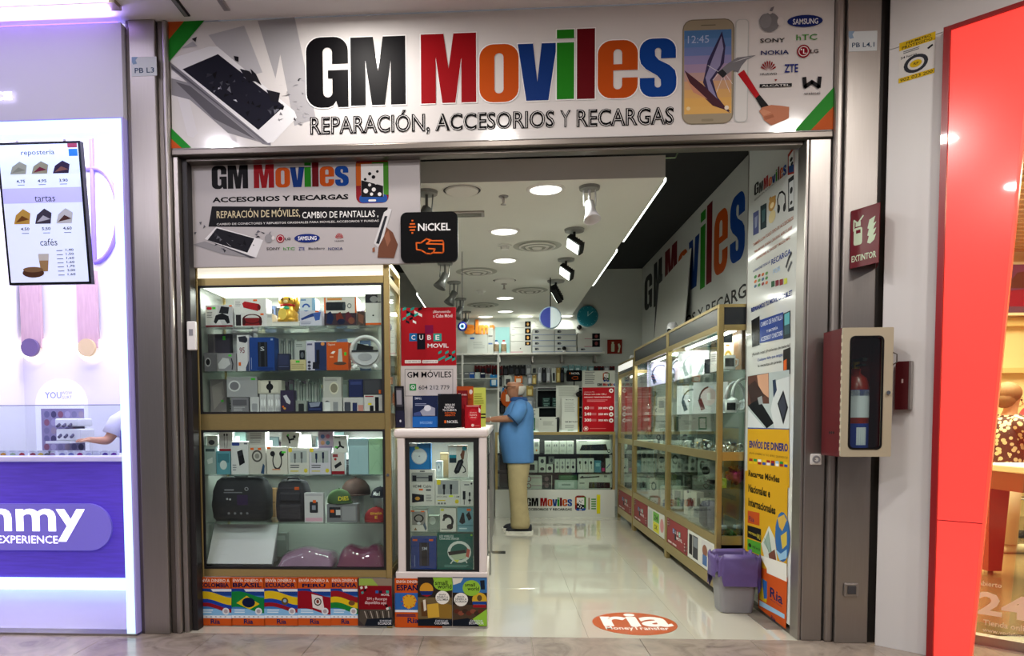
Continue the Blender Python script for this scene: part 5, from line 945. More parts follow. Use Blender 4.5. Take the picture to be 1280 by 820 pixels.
# ---- side window with poster
GY0,GY1,GX = .112,.90,1.632
sw = thing('side_window','tall side window at the entrance covered by a colourful service poster','window',(GX,.3,0))
obj('glass_pane',MB().box(GX,GY0,.03,GX + .008,GY1,2.686),GLASS,sw); obj('glass_pane',MB().box(GX,.112,2.69,GX + .008,GY1,3.2),GLASS,sw)
obj('edge_trim',MB().box(GX - .006,GY1,0,GX + .014,GY1 + .012,3.2),STEEL,sw)
obj('bottom_rail',MB().box(GX - .004,GY0,0,GX + .012,GY1,.03),STEELD,sw)
Y0p = onX(*e2(249,300),GX).y
pz = [onX(972,y,GX).z for y in (184,534)]
ps = obj('poster',MB().box(GX - .004,.112,.05,GX - .001,GY1 - .002,2.686).box(GX - .004,.112,2.686,GX - .001,GY1 - .002,3.19),M('glossy_white_poster','#d9dcd8',.12,coat=.6),sw)
S = Print(ps,(GX - .004,0,0),-UY,UZ,e2)
gl_ = {'G': (78,258,98,190),'M': (99,246,116,188),'M2': (118,232,138,165),'o': (139,218,154,170),'v': (154,206,170,160),'i': (170,195,177,140),'l': (179,190,186,128),'e': (187,186,201,130),'s': (202,174,216,118)}
for i,(k,bx_) in enumerate(gl_.items()): S.glyph(GMC[i][0],bx_[0],bx_[1],bx_[2],bx_[3],GMC[i][1])
S.tl('REPARACIÓN, ACCESORIOS Y RECARGAS',80,280,216,11,'#55565a',.01)
S.poly([(222,80),(249,40),(249,160),(222,168)],'#8d2a1c'); S.poly([(226,90),(247,58),(247,120),(226,130)],'#d6dad8'); S.poly([(226,130),(247,120),(247,152),(226,158)],'#1d3f6e'); S.ell(237,100,6,9,'#17161a'); S.ell(240,118,5,8,'#17161a')
S.poly([(224,185),(248,165),(248,318),(224,325)],'#26282c'); S.poly([(228,200),(247,186),(247,300),(228,310)],'#c4c8c8'); S.ell(237,232,6,14,'#26282c'); S.ell(237,285,5,8,'#26282c')
for x0,yt,yb,x1,cl in ((74,330,426,98,'#4a5280'),(105,300,402,131,'#1a2a30')):
    S.poly([(x0,yt),(x1,yt - 14),(x1,yb - 12),(x0,yb)],cl); S.poly([(x0 + 6,yt + 20),(x1 - 4,yt + 8),(x1 - 8,yb - 40),(x0 + 8,yb - 30)],'#8d94b0' if cl == '#4a5280' else '#3a5a5c')
S.ell(155,290,16,30,'#b58a4a'); S.ell(147,268,5,8,'#b58a4a'); S.ell(166,262,5,8,'#b58a4a'); S.ell(155,345,15,26,'#c9b98a'); S.ell(155,296,8,12,'#e0c99a')
S.line([(180,300),(178,270),(186,245),(198,238),(210,250),(212,290)],.012,'#1a1a1c'); S.ell(183,312,6,18,'#2b2b2e'); S.ell(208,305,6,18,'#2b2b2e')
for i,s_ in enumerate(('TAMBIÉN CON TODO TIPO DE ACCESORIOS','PARA MÓVILES, FUNDAS, CARCASAS, AURICULARES','CARGADORES, ALTAVOCES Y MUCHO MÁS.')):
    S.tl(s_,74 + i * 6,474 + i * 30,244 - i * 6,17,'#a8654a',.02)
S.tl('RECARGA',152,552,234,24,'#2a3f86',.03); S.tl('ACTIVACIONES TODAS LAS',74,585,146,11,'#2a3f86',.01)
S.tl('POR',160,592,190,22,'#a5c4e2',.02)
for i in range(4):
    for j in range(3): S.ell(84 + i * 16,602 + j * 20 - i * 5,6,7,['#4a8a4a','#8d3a3c','#c96a3a','#6a9a5a','#55708a'][(i + j * 2) % 5],n=8)
for i,cl in enumerate(('#2c5c3c','#7c1a2c','#8d2a2c','#c9cf4a')): S.poly([(152 + i * 18,622 - i * 4),(166 + i * 18,618 - i * 4),(166 + i * 18,642 - i * 4),(152 + i * 18,648 - i * 4)],cl)
S.line([(216,560),(228,520),(238,500)],.02,'#3a3c40'); S.line([(224,575),(238,540)],.02,'#55585c')
S.tl('REPARAMOS TU MÓVIL O TABLET',66,755,240,24,'#1a3078',.07)
S.tf = e3
S.poly([(80,44),(122,20),(122,168),(84,182)],'#15171b'); S.poly([(245,8),(280,-8),(280,130),(245,140)],'#1d2c34'); S.poly([(250,12),(276,0),(276,60),(250,70)],'#5fb0b8'); S.poly([(250,70),(276,60),(276,110),(250,118)],'#31545c')
S.poly([(124,42),(244,0),(244,136),(124,160)],'#24408c'); S.tl('CAMBIO DE PANTALLA',128,78,240,24,'#d6dcea',.02); S.tl('Y BATERÍA',158,106,216,16,'#d6dcea',.02); S.tl('ACCESORIOS Y CONECTORES',130,152,240,22,'#d6dcea',.02)
S.tl('¿Pantalla rota? ¿Problemas de batería?',84,230,278,18,'#2c2c30',.01); S.tl('Cualquier fallo que tengas',112,258,240,18,'#24408c',.02); S.tl('lo necesitas sin previo',114,288,234,18,'#17181c',.02)
S.poly([(244,195),(280,180),(280,318),(244,312)],'#1d1a1a'); S.poly([(246,250),(262,240),(262,295),(246,300)],'#c95a1c')
S.poly([(64,326),(276,296),(276,598),(62,592)],'#a9b4b4'); S.poly([(62,330),(170,312),(172,470),(120,470),(62,480)],'#5a3c34'); S.poly([(110,325),(168,314),(170,440),(120,400)],'#c4967a'); S.poly([(62,380),(100,350),(150,430),(80,480)],'#3a2a28')
S.poly([(62,480),(120,445),(196,570),(160,596)],'#17191d'); S.poly([(112,440),(135,430),(140,470),(120,475)],'#8d9294'); S.poly([(66,500),(150,596),(62,592)],'#c9ced0')
S.poly([(210,350),(276,330),(276,596),(200,596),(180,500)],'#c6cccc'); S.poly([(190,350),(205,345),(212,400),(195,440)],'#2a3850'); S.poly([(215,470),(245,400),(270,490),(245,578)],'#1a1c22'); S.poly([(222,470),(244,420),(262,488),(243,550)],'#3a3e4a')
S.poly([(62,592),(275,598),(275,602),(62,598)],'#24408c')
S.poly([(62,598),(275,602),(276,900),(60,900)],'#c99a1e')
S.tl('ENVÍOS DE DINERO',70,696,270,46,'#15246a',.09); S.tl('¡ENVÍA DINERO A TUS SERES QUERIDOS!',70,729,268,14,'#3a2c14',.01)
fl_ = (('#8d1a24','#d3b21e'),('#157a3a','#d3b21e'),('#d9d4d0','#8d1a24'),('#d3b21e','#1d3f9c'),('#8d1220','#d9d4d0'),('#8d1a24','#1d2f6b'),('#8fb8d6','#e6e6e6'),('#157a3a','#8d1a24'),('#d6b51e','#1d3f9c'))
for i,(ca,cb) in enumerate(fl_):
    x = 70 + i * 22.5; y = 750 + i * 2.2; S.poly([(x,y),(x + 17,y + 2),(x + 17,y + 15),(x,y + 13)],ca); S.poly([(x,y + 13),(x + 17,y + 15),(x + 17,y + 28),(x,y + 26)],cb)
S.tf = e4
S.poly([(185,30),(376,22),(372,500),(182,440)],'#c99a1e')
for i,(s_,xr) in enumerate((('Recargas Móviles',340),('Nacionales e',298),('Internacionales',322))): S.tl(s_,200,62 + i * 62,xr,36,'#0c0a08',.08)
S.poly([(197,207),(250,218),(250,275),(197,262)],'#b54a1c'); S.tl('Ria',203,252,226,22,'#3a1c4a',.03)
S.poly([(196,272),(257,290),(257,348),(196,325)],'#17161a'); S.tl('WESTERN',200,308,236,10,'#d6c03a',.02); S.tl('WU',238,332,254,22,'#d6c03a',.03)
S.poly([(196,332),(256,352),(256,408),(196,382)],'#4f9a34'); S.tl('small world',218,372,252,14,'#17301a',.02); S.ell(207,362,7,9,'#17301a')
S.poly([(258,355),(292,275),(318,330),(330,440),(300,440),(270,410)],'#c9cec4'); S.poly([(268,350),(290,300),(310,420)],'#8fa59a'); S.line([(300,420),(272,330)],.006,'#5a7c6c'); S.line([(306,420),(290,300)],.006,'#5a7c6c'); S.poly([(290,400),(318,380),(330,460),(300,470)],'#6e4434')
S.ell(352,325,34,112,'#33639a'); S.poly([(330,240),(360,225),(372,250),(352,300),(338,280)],'#c9a44a'); S.poly([(345,320),(372,300),(372,360),(352,380)],'#c9b04a'); S.poly([(322,380),(345,400),(372,380),(372,420),(340,430)],'#8fb8d6')
S.poly([(250,405),(372,445),(372,500),(285,470)],'#e0ded6')
S.poly([(245,455),(375,505),(368,735),(245,640)],'#c2511c'); S.poly([(283,455),(372,495),(372,525),(283,485)],'#e0ded6')
S.poly([(250,505),(280,520),(282,620),(250,600)],'#d3b21e'); S.poly([(262,510),(284,525),(284,600),(270,600)],'#2f62a8'); S.poly([(250,606),(362,670),(362,690),(250,630)],'#9cc4e2')
S.tl('Ria',297,592,354,46,'#1a2250',.045); S.tl('Money Transfer',300,608,352,9,'#1a2250',.01); S.tl('Ria',302,690,322,18,'#1a2250',.04)
S.done()

# ---- gold framed glass cabinets along the right wall
RX,RB = 1.452,1.93
def zz_(y): return 1.21 - (y - 526) / 184.3
def cabinet(Ya,Yb,label,ztop,front=True,panels=()):
    t = thing('glass_cabinet',label,'cabinet',((RX + RB) / 2,(Ya + Yb) / 2,0),'gold framed glass cabinets along the wall'); p = .036
    Z = dict(top=ztop,hd1=ztop - .02,hd0=ztop - .135,g1=ztop - .172,g0=.993,m0=.935,l0=.425,q1=.366,q0=.146,b0=.065)
    for x in (RX,RB - p):
        for y in (Ya,Yb - p): obj('post',MB().rbox(x,y,0,x + p,y + p,ztop,.003,1),GOLD,t)
    def rails(z0,z1,m=GOLD,nm='rail',inset=0):
        obj(nm,MB().box(RX + inset,Ya + p,z0,RX + .03,Yb - p,z1),m,t)
        obj(nm,MB().box(RX + p,Ya + inset,z0,RB - p,Ya + .03,z1),m,t)
    rails(Z['hd1'],Z['top']); rails(Z['g1'],Z['hd0']); rails(Z['m0'],Z['g0']); rails(Z['q1'],Z['l0']); rails(Z['b0'],Z['q0'])
    rails(Z['hd0'],Z['hd1'],M('dark_header_panel','#22262a',.25),'header_panel',.006)
    obj('top_board',MB().box(RX + .03,Ya + .03,ztop - .012,RB - .01,Yb - .03,ztop - .001),M('cabinet_board','#8d8a80',.5),t)
    obj('back_board',MB().box(RB - .03,Ya + .036,.1,RB - .02,Yb - .036,ztop - .02),M('grey_mirror_back','#8a908c',.2,.5),t)
    for z in (Z['m0'] + .02,Z['l0'] - .03,Z['b0'] + .01): obj('deck',MB().box(RX + .03,Ya + .03,z,RB - .03,Yb - .03,z + .012),MATS['cabinet_board'],t)
    for z in (1.546,1.256,.749): obj('glass_shelf',MB().box(RX + .04,Ya + .034,z - .007,RB - .035,Yb - .036,z - .0005),SHG,t)
    ym = (Ya + Yb) / 2
    for k,(za,zb_) in enumerate(((Z['g0'],Z['g1']),(Z['l0'],Z['m0']))):
        for i,(ya,yb,dx) in enumerate(((Ya + p,ym + .02,.006),(ym - .02,Yb - p,.016))):
            g = obj('sliding_glass',MB().box(RX + dx,ya,za + .002,RX + dx + .005,yb,zb_ - .002),CGL,t)
        obj('lock',MB().cyl((RX - .004,ym,za + (zb_ - za) * .45),(RX + .005,ym,za + (zb_ - za) * .45),.011),CHROME,t)
        obj('end_glass',MB().box(RX + p,Ya + .010,za + .002,RB - p,Ya + .015,zb_ - .002),GLASS,t)
    lamp('cabinet_strip_light','AREA',((RX + RB) / 2 - .1,ym,Z['g1'] - .01),11,(1,.98,.93),.08,(Yb - Ya) * .8)
    obj('light_tube',MB().cyl(((RX + RB) / 2 - .1,Ya + .1,Z['g1'] + .012),((RX + RB) / 2 - .1,Yb - .1,Z['g1'] + .012),.012),EM('#fdfbf0',6),t)
    return t
A_,B_,C_ = (.92,2.40),(2.404,3.96),(4.0,5.0)
ca = cabinet(*A_,'first gold framed glass cabinet beside the purple lined bin, headphone boxes inside',1.975)
cb = cabinet(*B_,'second gold framed glass cabinet between its neighbours, violet headphone box inside',1.972)
cc_ = cabinet(*C_,'third and lowest gold framed glass cabinet in the corner by the back counter',1.895)
o = obj('lit_header',MB().box(RX - .004,C_[0] + .03,1.80,RX + .002,C_[1] - .03,1.87),M('lit_header_white','#efeee6',.5,emit=.7),cc_)
lk = obj('lock',MB().cyl((RX + .3,.914,1.88),(RX + .3,.922,1.88),.009),CHROME,ca)
# printed cards set in the kick panels
def kick(Ya,Yb,lab,kind):
    o = tag(obj('kick_card',MB().box(RX + .004,Ya,.15,RX + .012,Yb,.362),P({'r': '#8d3a3c','w': '#d0d0c8'}[kind])),lab,'card'); S = Print(o,(RX + .004,Yb,.15),-UY,UZ,size=(Yb - Ya,.212))
    if kind == 'r':
        for i,(cl,ch) in enumerate((('#3c6aa0','C'),('#22202c','U'),('#a33a4a','B'),('#4a9a8d','E'))): S.rect(.3 + i * .1,.5,.39 + i * .1,.3,cl); S.text(ch,.32 + i * .1,.47,.37 + i * .1,.34,'#e6dcdc',.03)
        S.rect(.4,.72,.49,.5,'#22202c'); S.text('MOVIL',.5,.66,.78,.54,'#e6dcdc',.04); S.rect(.06,.95,.26,.88,'#d6c6c4'); S.rect(.3,.95,.5,.88,'#d6c6c4')
        for i in range(8): S.poly([(.02 + (i % 3) * .04,.05 + i * .035),(.06 + (i % 3) * .04,.03 + i * .035),(.06 + (i % 3) * .04,.09 + i * .035)],['#d9d2cc','#1a171c','#4a9a8d'][i % 3]); S.poly([(.86 + (i % 3) * .04,.62 + i * .04),(.9 + (i % 3) * .04,.6 + i * .04),(.9 + (i % 3) * .04,.67 + i * .04)],['#d9d2cc','#1a171c','#4a9a8d'][i % 3])
    else:
        if Ya > 2: S.rect(.35,.5,.7,.08,'#6fae4a'); S.rect(.35,.95,.7,.52,'#d6d03a'); S.text('24',.42,.42,.62,.2,'#1d2c1a',.03); S.text('OK',.42,.84,.62,.62,'#3a3614',.03); S.rect(.05,.9,.28,.1,'#b9c4c0'); S.ell(.86,.5,.1,.3,'#c98a8a')
        else:
            S.rect(.06,.85,.2,.12,'#1d1d20'); S.rect(.22,.9,.42,.1,'#3a3c42'); S.rect(.24,.5,.4,.14,'#7c8288'); S.rect(.55,.9,.95,.06,'#c9c6c4'); S.ell(.68,.4,.09,.2,'#8a5a48'); S.rect(.6,.9,.76,.55,'#4a6a9c'); S.ell(.86,.45,.08,.18,'#2a2422'); S.rect(.8,.9,.93,.6,'#8d2a44')
    S.done()
kick(1.68,2.35,'faded red logo card in the kick panel of the first cabinet','r'); kick(.97,1.66,'white photo card with phones in the kick panel of the first cabinet','w')
kick(3.2,3.9,'faded red logo card in the kick panel of the second cabinet','r'); kick(2.45,3.18,'white card with green and yellow squares in the kick panel','w')
kick(4.06,4.94,'faded red logo card in the kick panel of the corner cabinet','r')

# ---- goods in the cabinets
def HPH(c,bg): return (('r',0,0,1,1,bg),('o',.5,.55,.34,.44,c,.86),('r',.1,.6,.9,.98,bg),('p',[(.14,.56),(.24,.5),(.36,.84),(.24,.9)],c),('p',[(.86,.56),(.76,.5),(.64,.84),(.76,.9)],c))
S1,S2,DK,S3,DL_ = 1.546,1.256,.968,.749,.408
def rp(name,label,cat,x,y,z,wd,dp,ht,colr,prints=(),yaw=-.75,**k): return product(name,label,cat,x,y,z,wd,dp,ht,colr,prints,yaw,**k)
rp('headphone_box','white box with pale silver headphones on the top glass shelf','box',1.622,2.15,S1,.25,.1,.235,'#d9dade',HPH('#8a9898','#dcdde2'),yaw=-.45)
rp('headphone_box','white box with dark teal headphones on the middle glass shelf','box',1.622,2.17,S2,.25,.1,.24,'#d9dade',HPH('#26414c','#dcdde2'),yaw=-.45)
rp('headphone_box','white box with maroon and black headphones on the middle glass shelf','box',1.622,1.66,S2,.25,.1,.24,'#d6d6da',HPH('#3a2228','#d9d9de') + (('p',[(.14,.56),(.24,.5),(.36,.84),(.24,.9)],'#6e1c22'),),yaw=-.45)
rp('headphone_box','glowing violet tinted box with dark headphones in the second cabinet','box',1.632,3.42,S1,.27,.1,.25,'#c9c2e6',HPH('#3a3f5c','#cfc8ee'),yaw=-.4)
rp('speaker_box','small black speaker box beside the silver headphone box','box',1.6,1.58,S1,.08,.08,.12,'#1f2026',(('r',.2,.2,.8,.8,'#33353c'),))
rp('speaker_box','white and red slim box near the cabinet corner post','box',1.6,1.40,S1,.1,.07,.16,'#cfcac8',(('r',.6,.1,.95,.95,'#8d1c24'),('b',.08,.1,.5,.5,4,'#8a8688')))
rp('camera_box','white camera box at the back of the top glass shelf','box',1.8,1.35,S1,.14,.08,.22,'#c9cbcc',(('e',.5,.45,.3,.26,'#3c3e44'),('e',.5,.45,.16,.14,'#8d9098'),('b',.1,.8,.9,.95,2,'#8a8c90')))
for i,(x,y,lab) in enumerate(((1.65,3.0,'lavender white earphone box in the second cabinet top shelf'),(1.7,2.8,'pink tinted headset box in the second cabinet top shelf'))):
    rp('headset_box',lab,'box',x,y,S1,.14,.07,.2,['#c2bede','#c9aebe'][i],(('o',.5,.5,.3,.32,'#55506c',.7),('b',.1,.88,.9,.96,1,'#77728c')))
# headphones and mugs at the glass end
def headphones(label,x,y,z,s,mat,yaw=0):
    t = thing('headphones',label,'headphones',(x,y,z),rz=0)
    d = Vector((math.cos(yaw),math.sin(yaw),0)); n = Vector((-math.sin(yaw),math.cos(yaw),0)); c = Vector((x,y,z + s * .62))
    obj('headband',MB().tube([c + d * math.cos(a) * s * .5 + UZ * math.sin(a) * s * .62 for a in [PI * i / 14 for i in range(15)]],s * .055,8),mat,t,smooth=True)
    for k in (-1,1):
        e = obj('ear_cup',MB().lathe([(.001,-s * .1),(s * .2,-s * .1),(s * .24,-s * .03),(s * .24,s * .06),(.001,s * .1)],c + d * k * s * .5 - UZ * s * .30,16,axis=tuple(d),sx=1.25),mat,t,smooth=True)
        obj('ear_cushion',MB().torus(c + d * k * s * .40 - UZ * s * .30,s * .17,s * .06,axis=tuple(d),n=16,m=6),M('pale_cushion','#b9b9bd',.7),e,smooth=True)
        obj('arm',MB().tube([c + d * k * s * .5,c + d * k * s * .5 - UZ * s * .2],s * .045,6),mat,t)
    return t
headphones('white over ear headphones at the end of the middle glass shelf',1.685,1.10,S2,.19,WG,.3)
headphones('second pair of white headphones behind the first on the glass shelf',1.70,1.34,S2,.18,M('grey_white_plastic','#c9c9d2',.3),.5)
headphones('grey headphones on the top glass shelf of the second cabinet',1.62,2.62,S1,.17,M('grey_plastic','#9a98a8',.35),-.5)
def mug(label,x,y,z,r,h,yaw):
    t = thing('mug',label,'mug',(x,y,z)); obj('body',MB().lathe([(.001,0),(r * .92,0),(r,.006),(r,h),(r * .92,h),(r * .9,.01),(.001,.01)],(x,y,z),20),WG,t,smooth=True)
    obj('handle',MB().tube([(x + r * .95 * math.cos(yaw),y + r * .95 * math.sin(yaw),z + h * .8),(x + r * 1.6 * math.cos(yaw),y + r * 1.6 * math.sin(yaw),z + h * .7),(x + r * 1.6 * math.cos(yaw),y + r * 1.6 * math.sin(yaw),z + h * .35),(x + r * .95 * math.cos(yaw),y + r * .95 * math.sin(yaw),z + h * .2)],.006,8),WG,t,smooth=True)
    mb = MB(); vs = []
    for i in range(9):
        a = -PI / 2 - .2 + (i - 4) * .2
        for k in (.2,.8): vs.append((x + (r + .0006) * math.cos(a),y + (r + .0006) * math.sin(a),z + h * k))
    mb.add(vs,[(2 * i,2 * i + 2,2 * i + 3,2 * i + 1) for i in range(8)]); obj('printed_picture',mb,P('#2a2b2e'),t)
mug('white mug with a dark picture on the top glass shelf end',1.545,.99,S1,.04,.095,.2)
mug('white mug with a dark picture before the white headphones',1.56,.99,S2,.038,.085,.2)
rp('wooden_case','brown wooden case at the end of the top glass shelf','case',1.655,1.10,S1,.05,.2,.28,M('brown_wood','#6b4a2c',.5,noise=(9,.3)),yaw=0)
rp('accessory_box','cream box with yellow gadget beside the wooden case','box',1.60,1.2,S1,.08,.05,.2,'#cfc9b4',(('o',.5,.5,.3,.24,'#b5923a',.6),stk(.3,.05,OR,.3,.06)),yaw=-.2)
rp('speaker_box','white tower box at the end of the middle glass shelf','box',1.52,1.27,S2,.06,.06,.2,'#cfd0d2',(('r',.2,.15,.8,.5,'#b1b3b6'),),yaw=-.3)
# wristwatches heaped on the deck
def watch(label,x,y,z,s,mat,face,yaw,lay):
    t = thing('wristwatch',label,'watch',(x,y,z),'wristwatches on the cabinet deck')
    ax = Vector((math.cos(yaw),math.sin(yaw),lay)).normalized(); up = Vector((0,0,1)); c = Vector((x,y,z + s * .52))
    obj('strap',MB().torus(c,s * .42,s * .075,axis=tuple(ax),n=18,m=6),mat,t,smooth=True)
    a = Vector((1,0,0)) if abs(ax.x) < .9 else Vector((0,1,0)); a = (a - ax * a.dot(ax)).normalized(); b = ax.cross(a)
    u = (up - ax * up.dot(ax)).normalized() if abs(ax.z) < .98 else a; f = (u * .5 + b * .5 * (1 if b.y < 0 else -1)).normalized() if True else u
    cs = obj('case',MB().lathe([(.001,-s * .06),(s * .2,-s * .06),(s * .22,0),(s * .2,s * .07),(.001,s * .07)],c + f * s * .42,14,axis=tuple(f)),mat,t,smooth=True)
    obj('dial',MB().lathe([(.001,s * .075),(s * .16,s * .073)],c + f * s * .42,14,axis=tuple(f)),P(face),cs)
rn = random.Random(8); sv = M('polished_silver','#b5b7b6',.2,.95); gd = M('polished_gold','#b08a3c',.25,.95); bk = M('black_rubber','#17181b',.5)
kinds = [(sv,'#d6d9da','silver wristwatch with a white dial heaped on the cabinet deck'),(sv,'#22242a','silver wristwatch with a black dial heaped on the cabinet deck'),(gd,'#e6dcc0','gold wristwatch with a cream dial heaped on the cabinet deck'),(bk,'#2b3a4c','black rubber wristwatch heaped on the cabinet deck')]
spots = []
for i in range(22):
    for _ in range(60):
        x,y = rn.uniform(1.54,1.72),rn.uniform(1.02,2.25)
        if all((x - a) ** 2 + (y - b) ** 2 > .088 ** 2 for a,b in spots): break
    spots.append((x,y)); k = kinds[[0,0,1,0,2,0,3][i % 7]]; watch(k[2],x,y,DK + .0,rn.uniform(.065,.085),k[0],k[1],rn.uniform(0,6.28),rn.uniform(-.2,.2))
# lower shelves: boxes standing in the dark part
rn = random.Random(21); greys = [('#b9bab6','white'),('#8d908e','grey'),('#33363a','black'),('#a4b4ae','pale green'),('#c4beb0','cream')]
def filler(y0,y1,z,hmin,hmax,where,n,x=1.66,skip=(),rng=None):
    y = y0; i = 0
    while y < y1 - .1:
        wd = rn.uniform(.09,.2); g = greys[rn.randrange(5)]; h = rn.uniform(hmin,hmax)
        if y + wd > y1: break
        pic = rn.choice([(('e',.5,.5,.3,.25,'#2a2c30'),),(('r',.2,.2,.8,.6,'#55585c'),('b',.15,.7,.85,.9,3,'#77797c')),(('o',.5,.45,.3,.25,'#2f3236',.6),),(('b',.12,.12,.88,.5,5,'#77797c'),)])
        what = {'e': 'a dark round picture','r': 'a square picture','o': 'a ring picture','b': 'fine print'}[pic[0][0]]
        product('gadget_box','%s box with %s %s' % (g[1],what,where),'box',x + rn.uniform(-.04,.08),y + wd / 2,z,wd * .92,.07,h,g[0],pic,-1.2,where_group(where)); y += wd + rn.uniform(.0,.03); i += 1
def where_group(w_): return 'boxes ' + w_
filler(1.62,2.3,S3,.1,.19,'on the lower shelf of the first cabinet',8); filler(1.62,2.3,DL_,.08,.2,'at the bottom of the first cabinet',4)
filler(2.5,3.85,S2,.1,.2,'on the middle shelf of the second cabinet',8); filler(2.5,3.85,DK,.08,.16,'on the deck of the second cabinet',8); filler(2.5,3.85,S3,.1,.19,'on the lower shelf of the second cabinet',8); filler(2.5,3.85,DL_,.1,.24,'at the bottom of the second cabinet',8)
filler(4.1,4.9,S3,.1,.19,'on the lower shelf of the corner cabinet',5); filler(4.1,4.9,DK,.1,.2,'on the deck of the corner cabinet',5); filler(4.1,4.9,DL_,.1,.2,'at the bottom of the corner cabinet',5)
# webcam, purple speaker, foil bow
t = thing('desk_camera','round pale desk camera on the lower shelf of the first cabinet','camera',(1.56,1.5,S3))
obj('shell',MB().sph((1.585,1.47,S3 + .085),.075),M('pale_plastic','#b5c0bc',.3),t,smooth=True); obj('lens',MB().cyl((1.53,1.43,S3 + .085),(1.512,1.42,S3 + .085),.03),BLACK,t); obj('base',MB().lathe([(.001,.015),(.04,.012),(.045,0),(.001,0)],(1.585,1.47,S3),14),BLACK,t)
t = thing('speaker','grey violet rounded speaker at the bottom of the first cabinet','speaker',(1.56,1.4,DL_)); obj('shell',MB().rbox(1.50,1.28,DL_ + .0,1.62,1.52,DL_ + .2,.04,3),M('grey_violet_cloth','#5c5766',.8,noise=(80,.2)),t,smooth=True); obj('grille',MB().rbox(1.494,1.31,DL_ + .03,1.502,1.49,DL_ + .17,.003),P('#3c3846'),t)
t = thing('foil_bow','shiny magenta foil pom-pom on the lower shelf end','pom-pom',(1.615,1.03,S3)); rn = random.Random(2); mb = MB(); c = Vector((1.615,1.03,S3 + .082))
for i in range(120):
    d = Vector((rn.gauss(0,1),rn.gauss(0,1),rn.gauss(0,1))).normalized(); s_ = d.orthogonal().normalized() * .009; e = c + d * rn.uniform(.055,.074); mb.add([c - s_,c + s_,e + s_,e - s_],[(0,1,2,3)])
o = obj('foil_strips',mb,M('magenta_foil','#b8127c',.2,.8),t); o['kind'] = 'stuff'; obj('core',MB().sph(c,.045),MATS['magenta_foil'],t)
rp('accessory_box','lime green soft case beside the magenta pom-pom','case',1.508,1.0,S3,.06,.06,.06,'#9cb84a',(('e',.5,.5,.3,.3,'#c4d67a'),),yaw=-.2)
for i,(x,y,c_,lab) in enumerate(((1.53,1.02,'#3a2226','dark maroon toy at the bottom end of the first cabinet'),(1.63,1.04,'#2a3a2c','dark green toy at the bottom end of the first cabinet'))):
    t = thing('toy_car',lab,'toy',(x,y,DL_)); m = M('toy' + c_,c_,.3); obj('body',MB().rbox(x - .045,y - .03,DL_ + .012,x + .045,y + .03,DL_ + .05,.012,2),m,t); obj('cabin',MB().rbox(x - .025,y - .025,DL_ + .05,x + .025,y + .025,DL_ + .08,.012,2),M('toy_glass','#8d9aa0',.15),t)
    for sx in (-.028,.028):
        for sy in (-.032,.032): obj('wheel',MB().cyl((x + sx,y + sy - .005,DL_ + .014),(x + sx,y + sy + .005,DL_ + .014),.014,n=10),BLACK,t)
# white bullet cameras and cable on the cabinet tops
for i,(tf,px,py,Y_,lab) in enumerate(((d8,330,125,2.9,'white camera standing on the second cabinet top'),(d8,68,310,4.6,'white dome camera standing on the corner cabinet top'))):
    q = onX(*tf(px,py),1.62); zt_ = (1.972 if i == 0 else 1.895); y = q.y if i == 0 else min(q.y,4.9); t = thing('security_camera',lab,'camera',(1.62,y,zt_)); obj('base',MB().lathe([(.001,.02),(.035,.018),(.04,0),(.001,0)],(1.62,y,zt_),16),WG,t); h = .05 if i else .10
    obj('head',MB().lathe([(.001,.02),(.045,.02),(.05,.04),(.05,h + .02),(.035,h + .05),(.001,h + .055)],(1.62,y,zt_),18),WG,t,smooth=True); obj('lens',MB().cyl((1.59,y - .035,zt_ + h * .7),(1.575,y - .055,zt_ + h * .7),.02),BLACK,t)
# ------------------------------------------------------------------ waste bin with purple liner
q0,q1 = onZ(903,765,0),onZ(948,764,0)
bx,by = 1.478,.62; bn = thing('waste_bin','grey plastic waste bin with a purple liner bag','bin',(bx,by,0))
def rrect3(cx,cy,a,b,z,r=.03,n=4): return [Vector((cx + p[0],cy + p[1],z)) for p in rr(-a,-b,a,b,r,n)]
obj('bucket',MB().loft([rrect3(bx,by,.095,.075,0.001),rrect3(bx,by,.10,.08,.006),rrect3(bx,by,.125,.10,.33),rrect3(bx,by,.112,.09,.33),rrect3(bx,by,.088,.068,.02)],cap=False),M('grey_bin_plastic','#8a898c',.4,noise=(20,.05)),bn)
rn = random.Random(6); rings = []; N = 48
for k,(s_,z) in enumerate(((.9,.26),(1.0,.345),(1.07,.368),(1.10,.34),(1.10,.27),(1.12,.20))):
    ring = []
    for i,p in enumerate([p for p in rr(-.125,-.10,.125,.10,.04,11)][:N]):
        w_ = 1 + .035 * math.sin(i * 1.7 + k) + .02 * rn.random(); low = (.055 * (math.sin(i * .26 + 3.6)) + .016 * math.sin(i * 1.3)) if k >= 4 else .010 * math.sin(i * .8 + k)
        ring.append(Vector((bx + p[0] * s_ * w_,by + p[1] * s_ * w_,z + low)))
    rings.append(ring)
LIN = M('purple_bag_film','#5d4c84',.45,noise=(25,.12),bump=.5)
obj('liner_bag',MB().loft(rings,cap=False),LIN,bn,smooth=True)
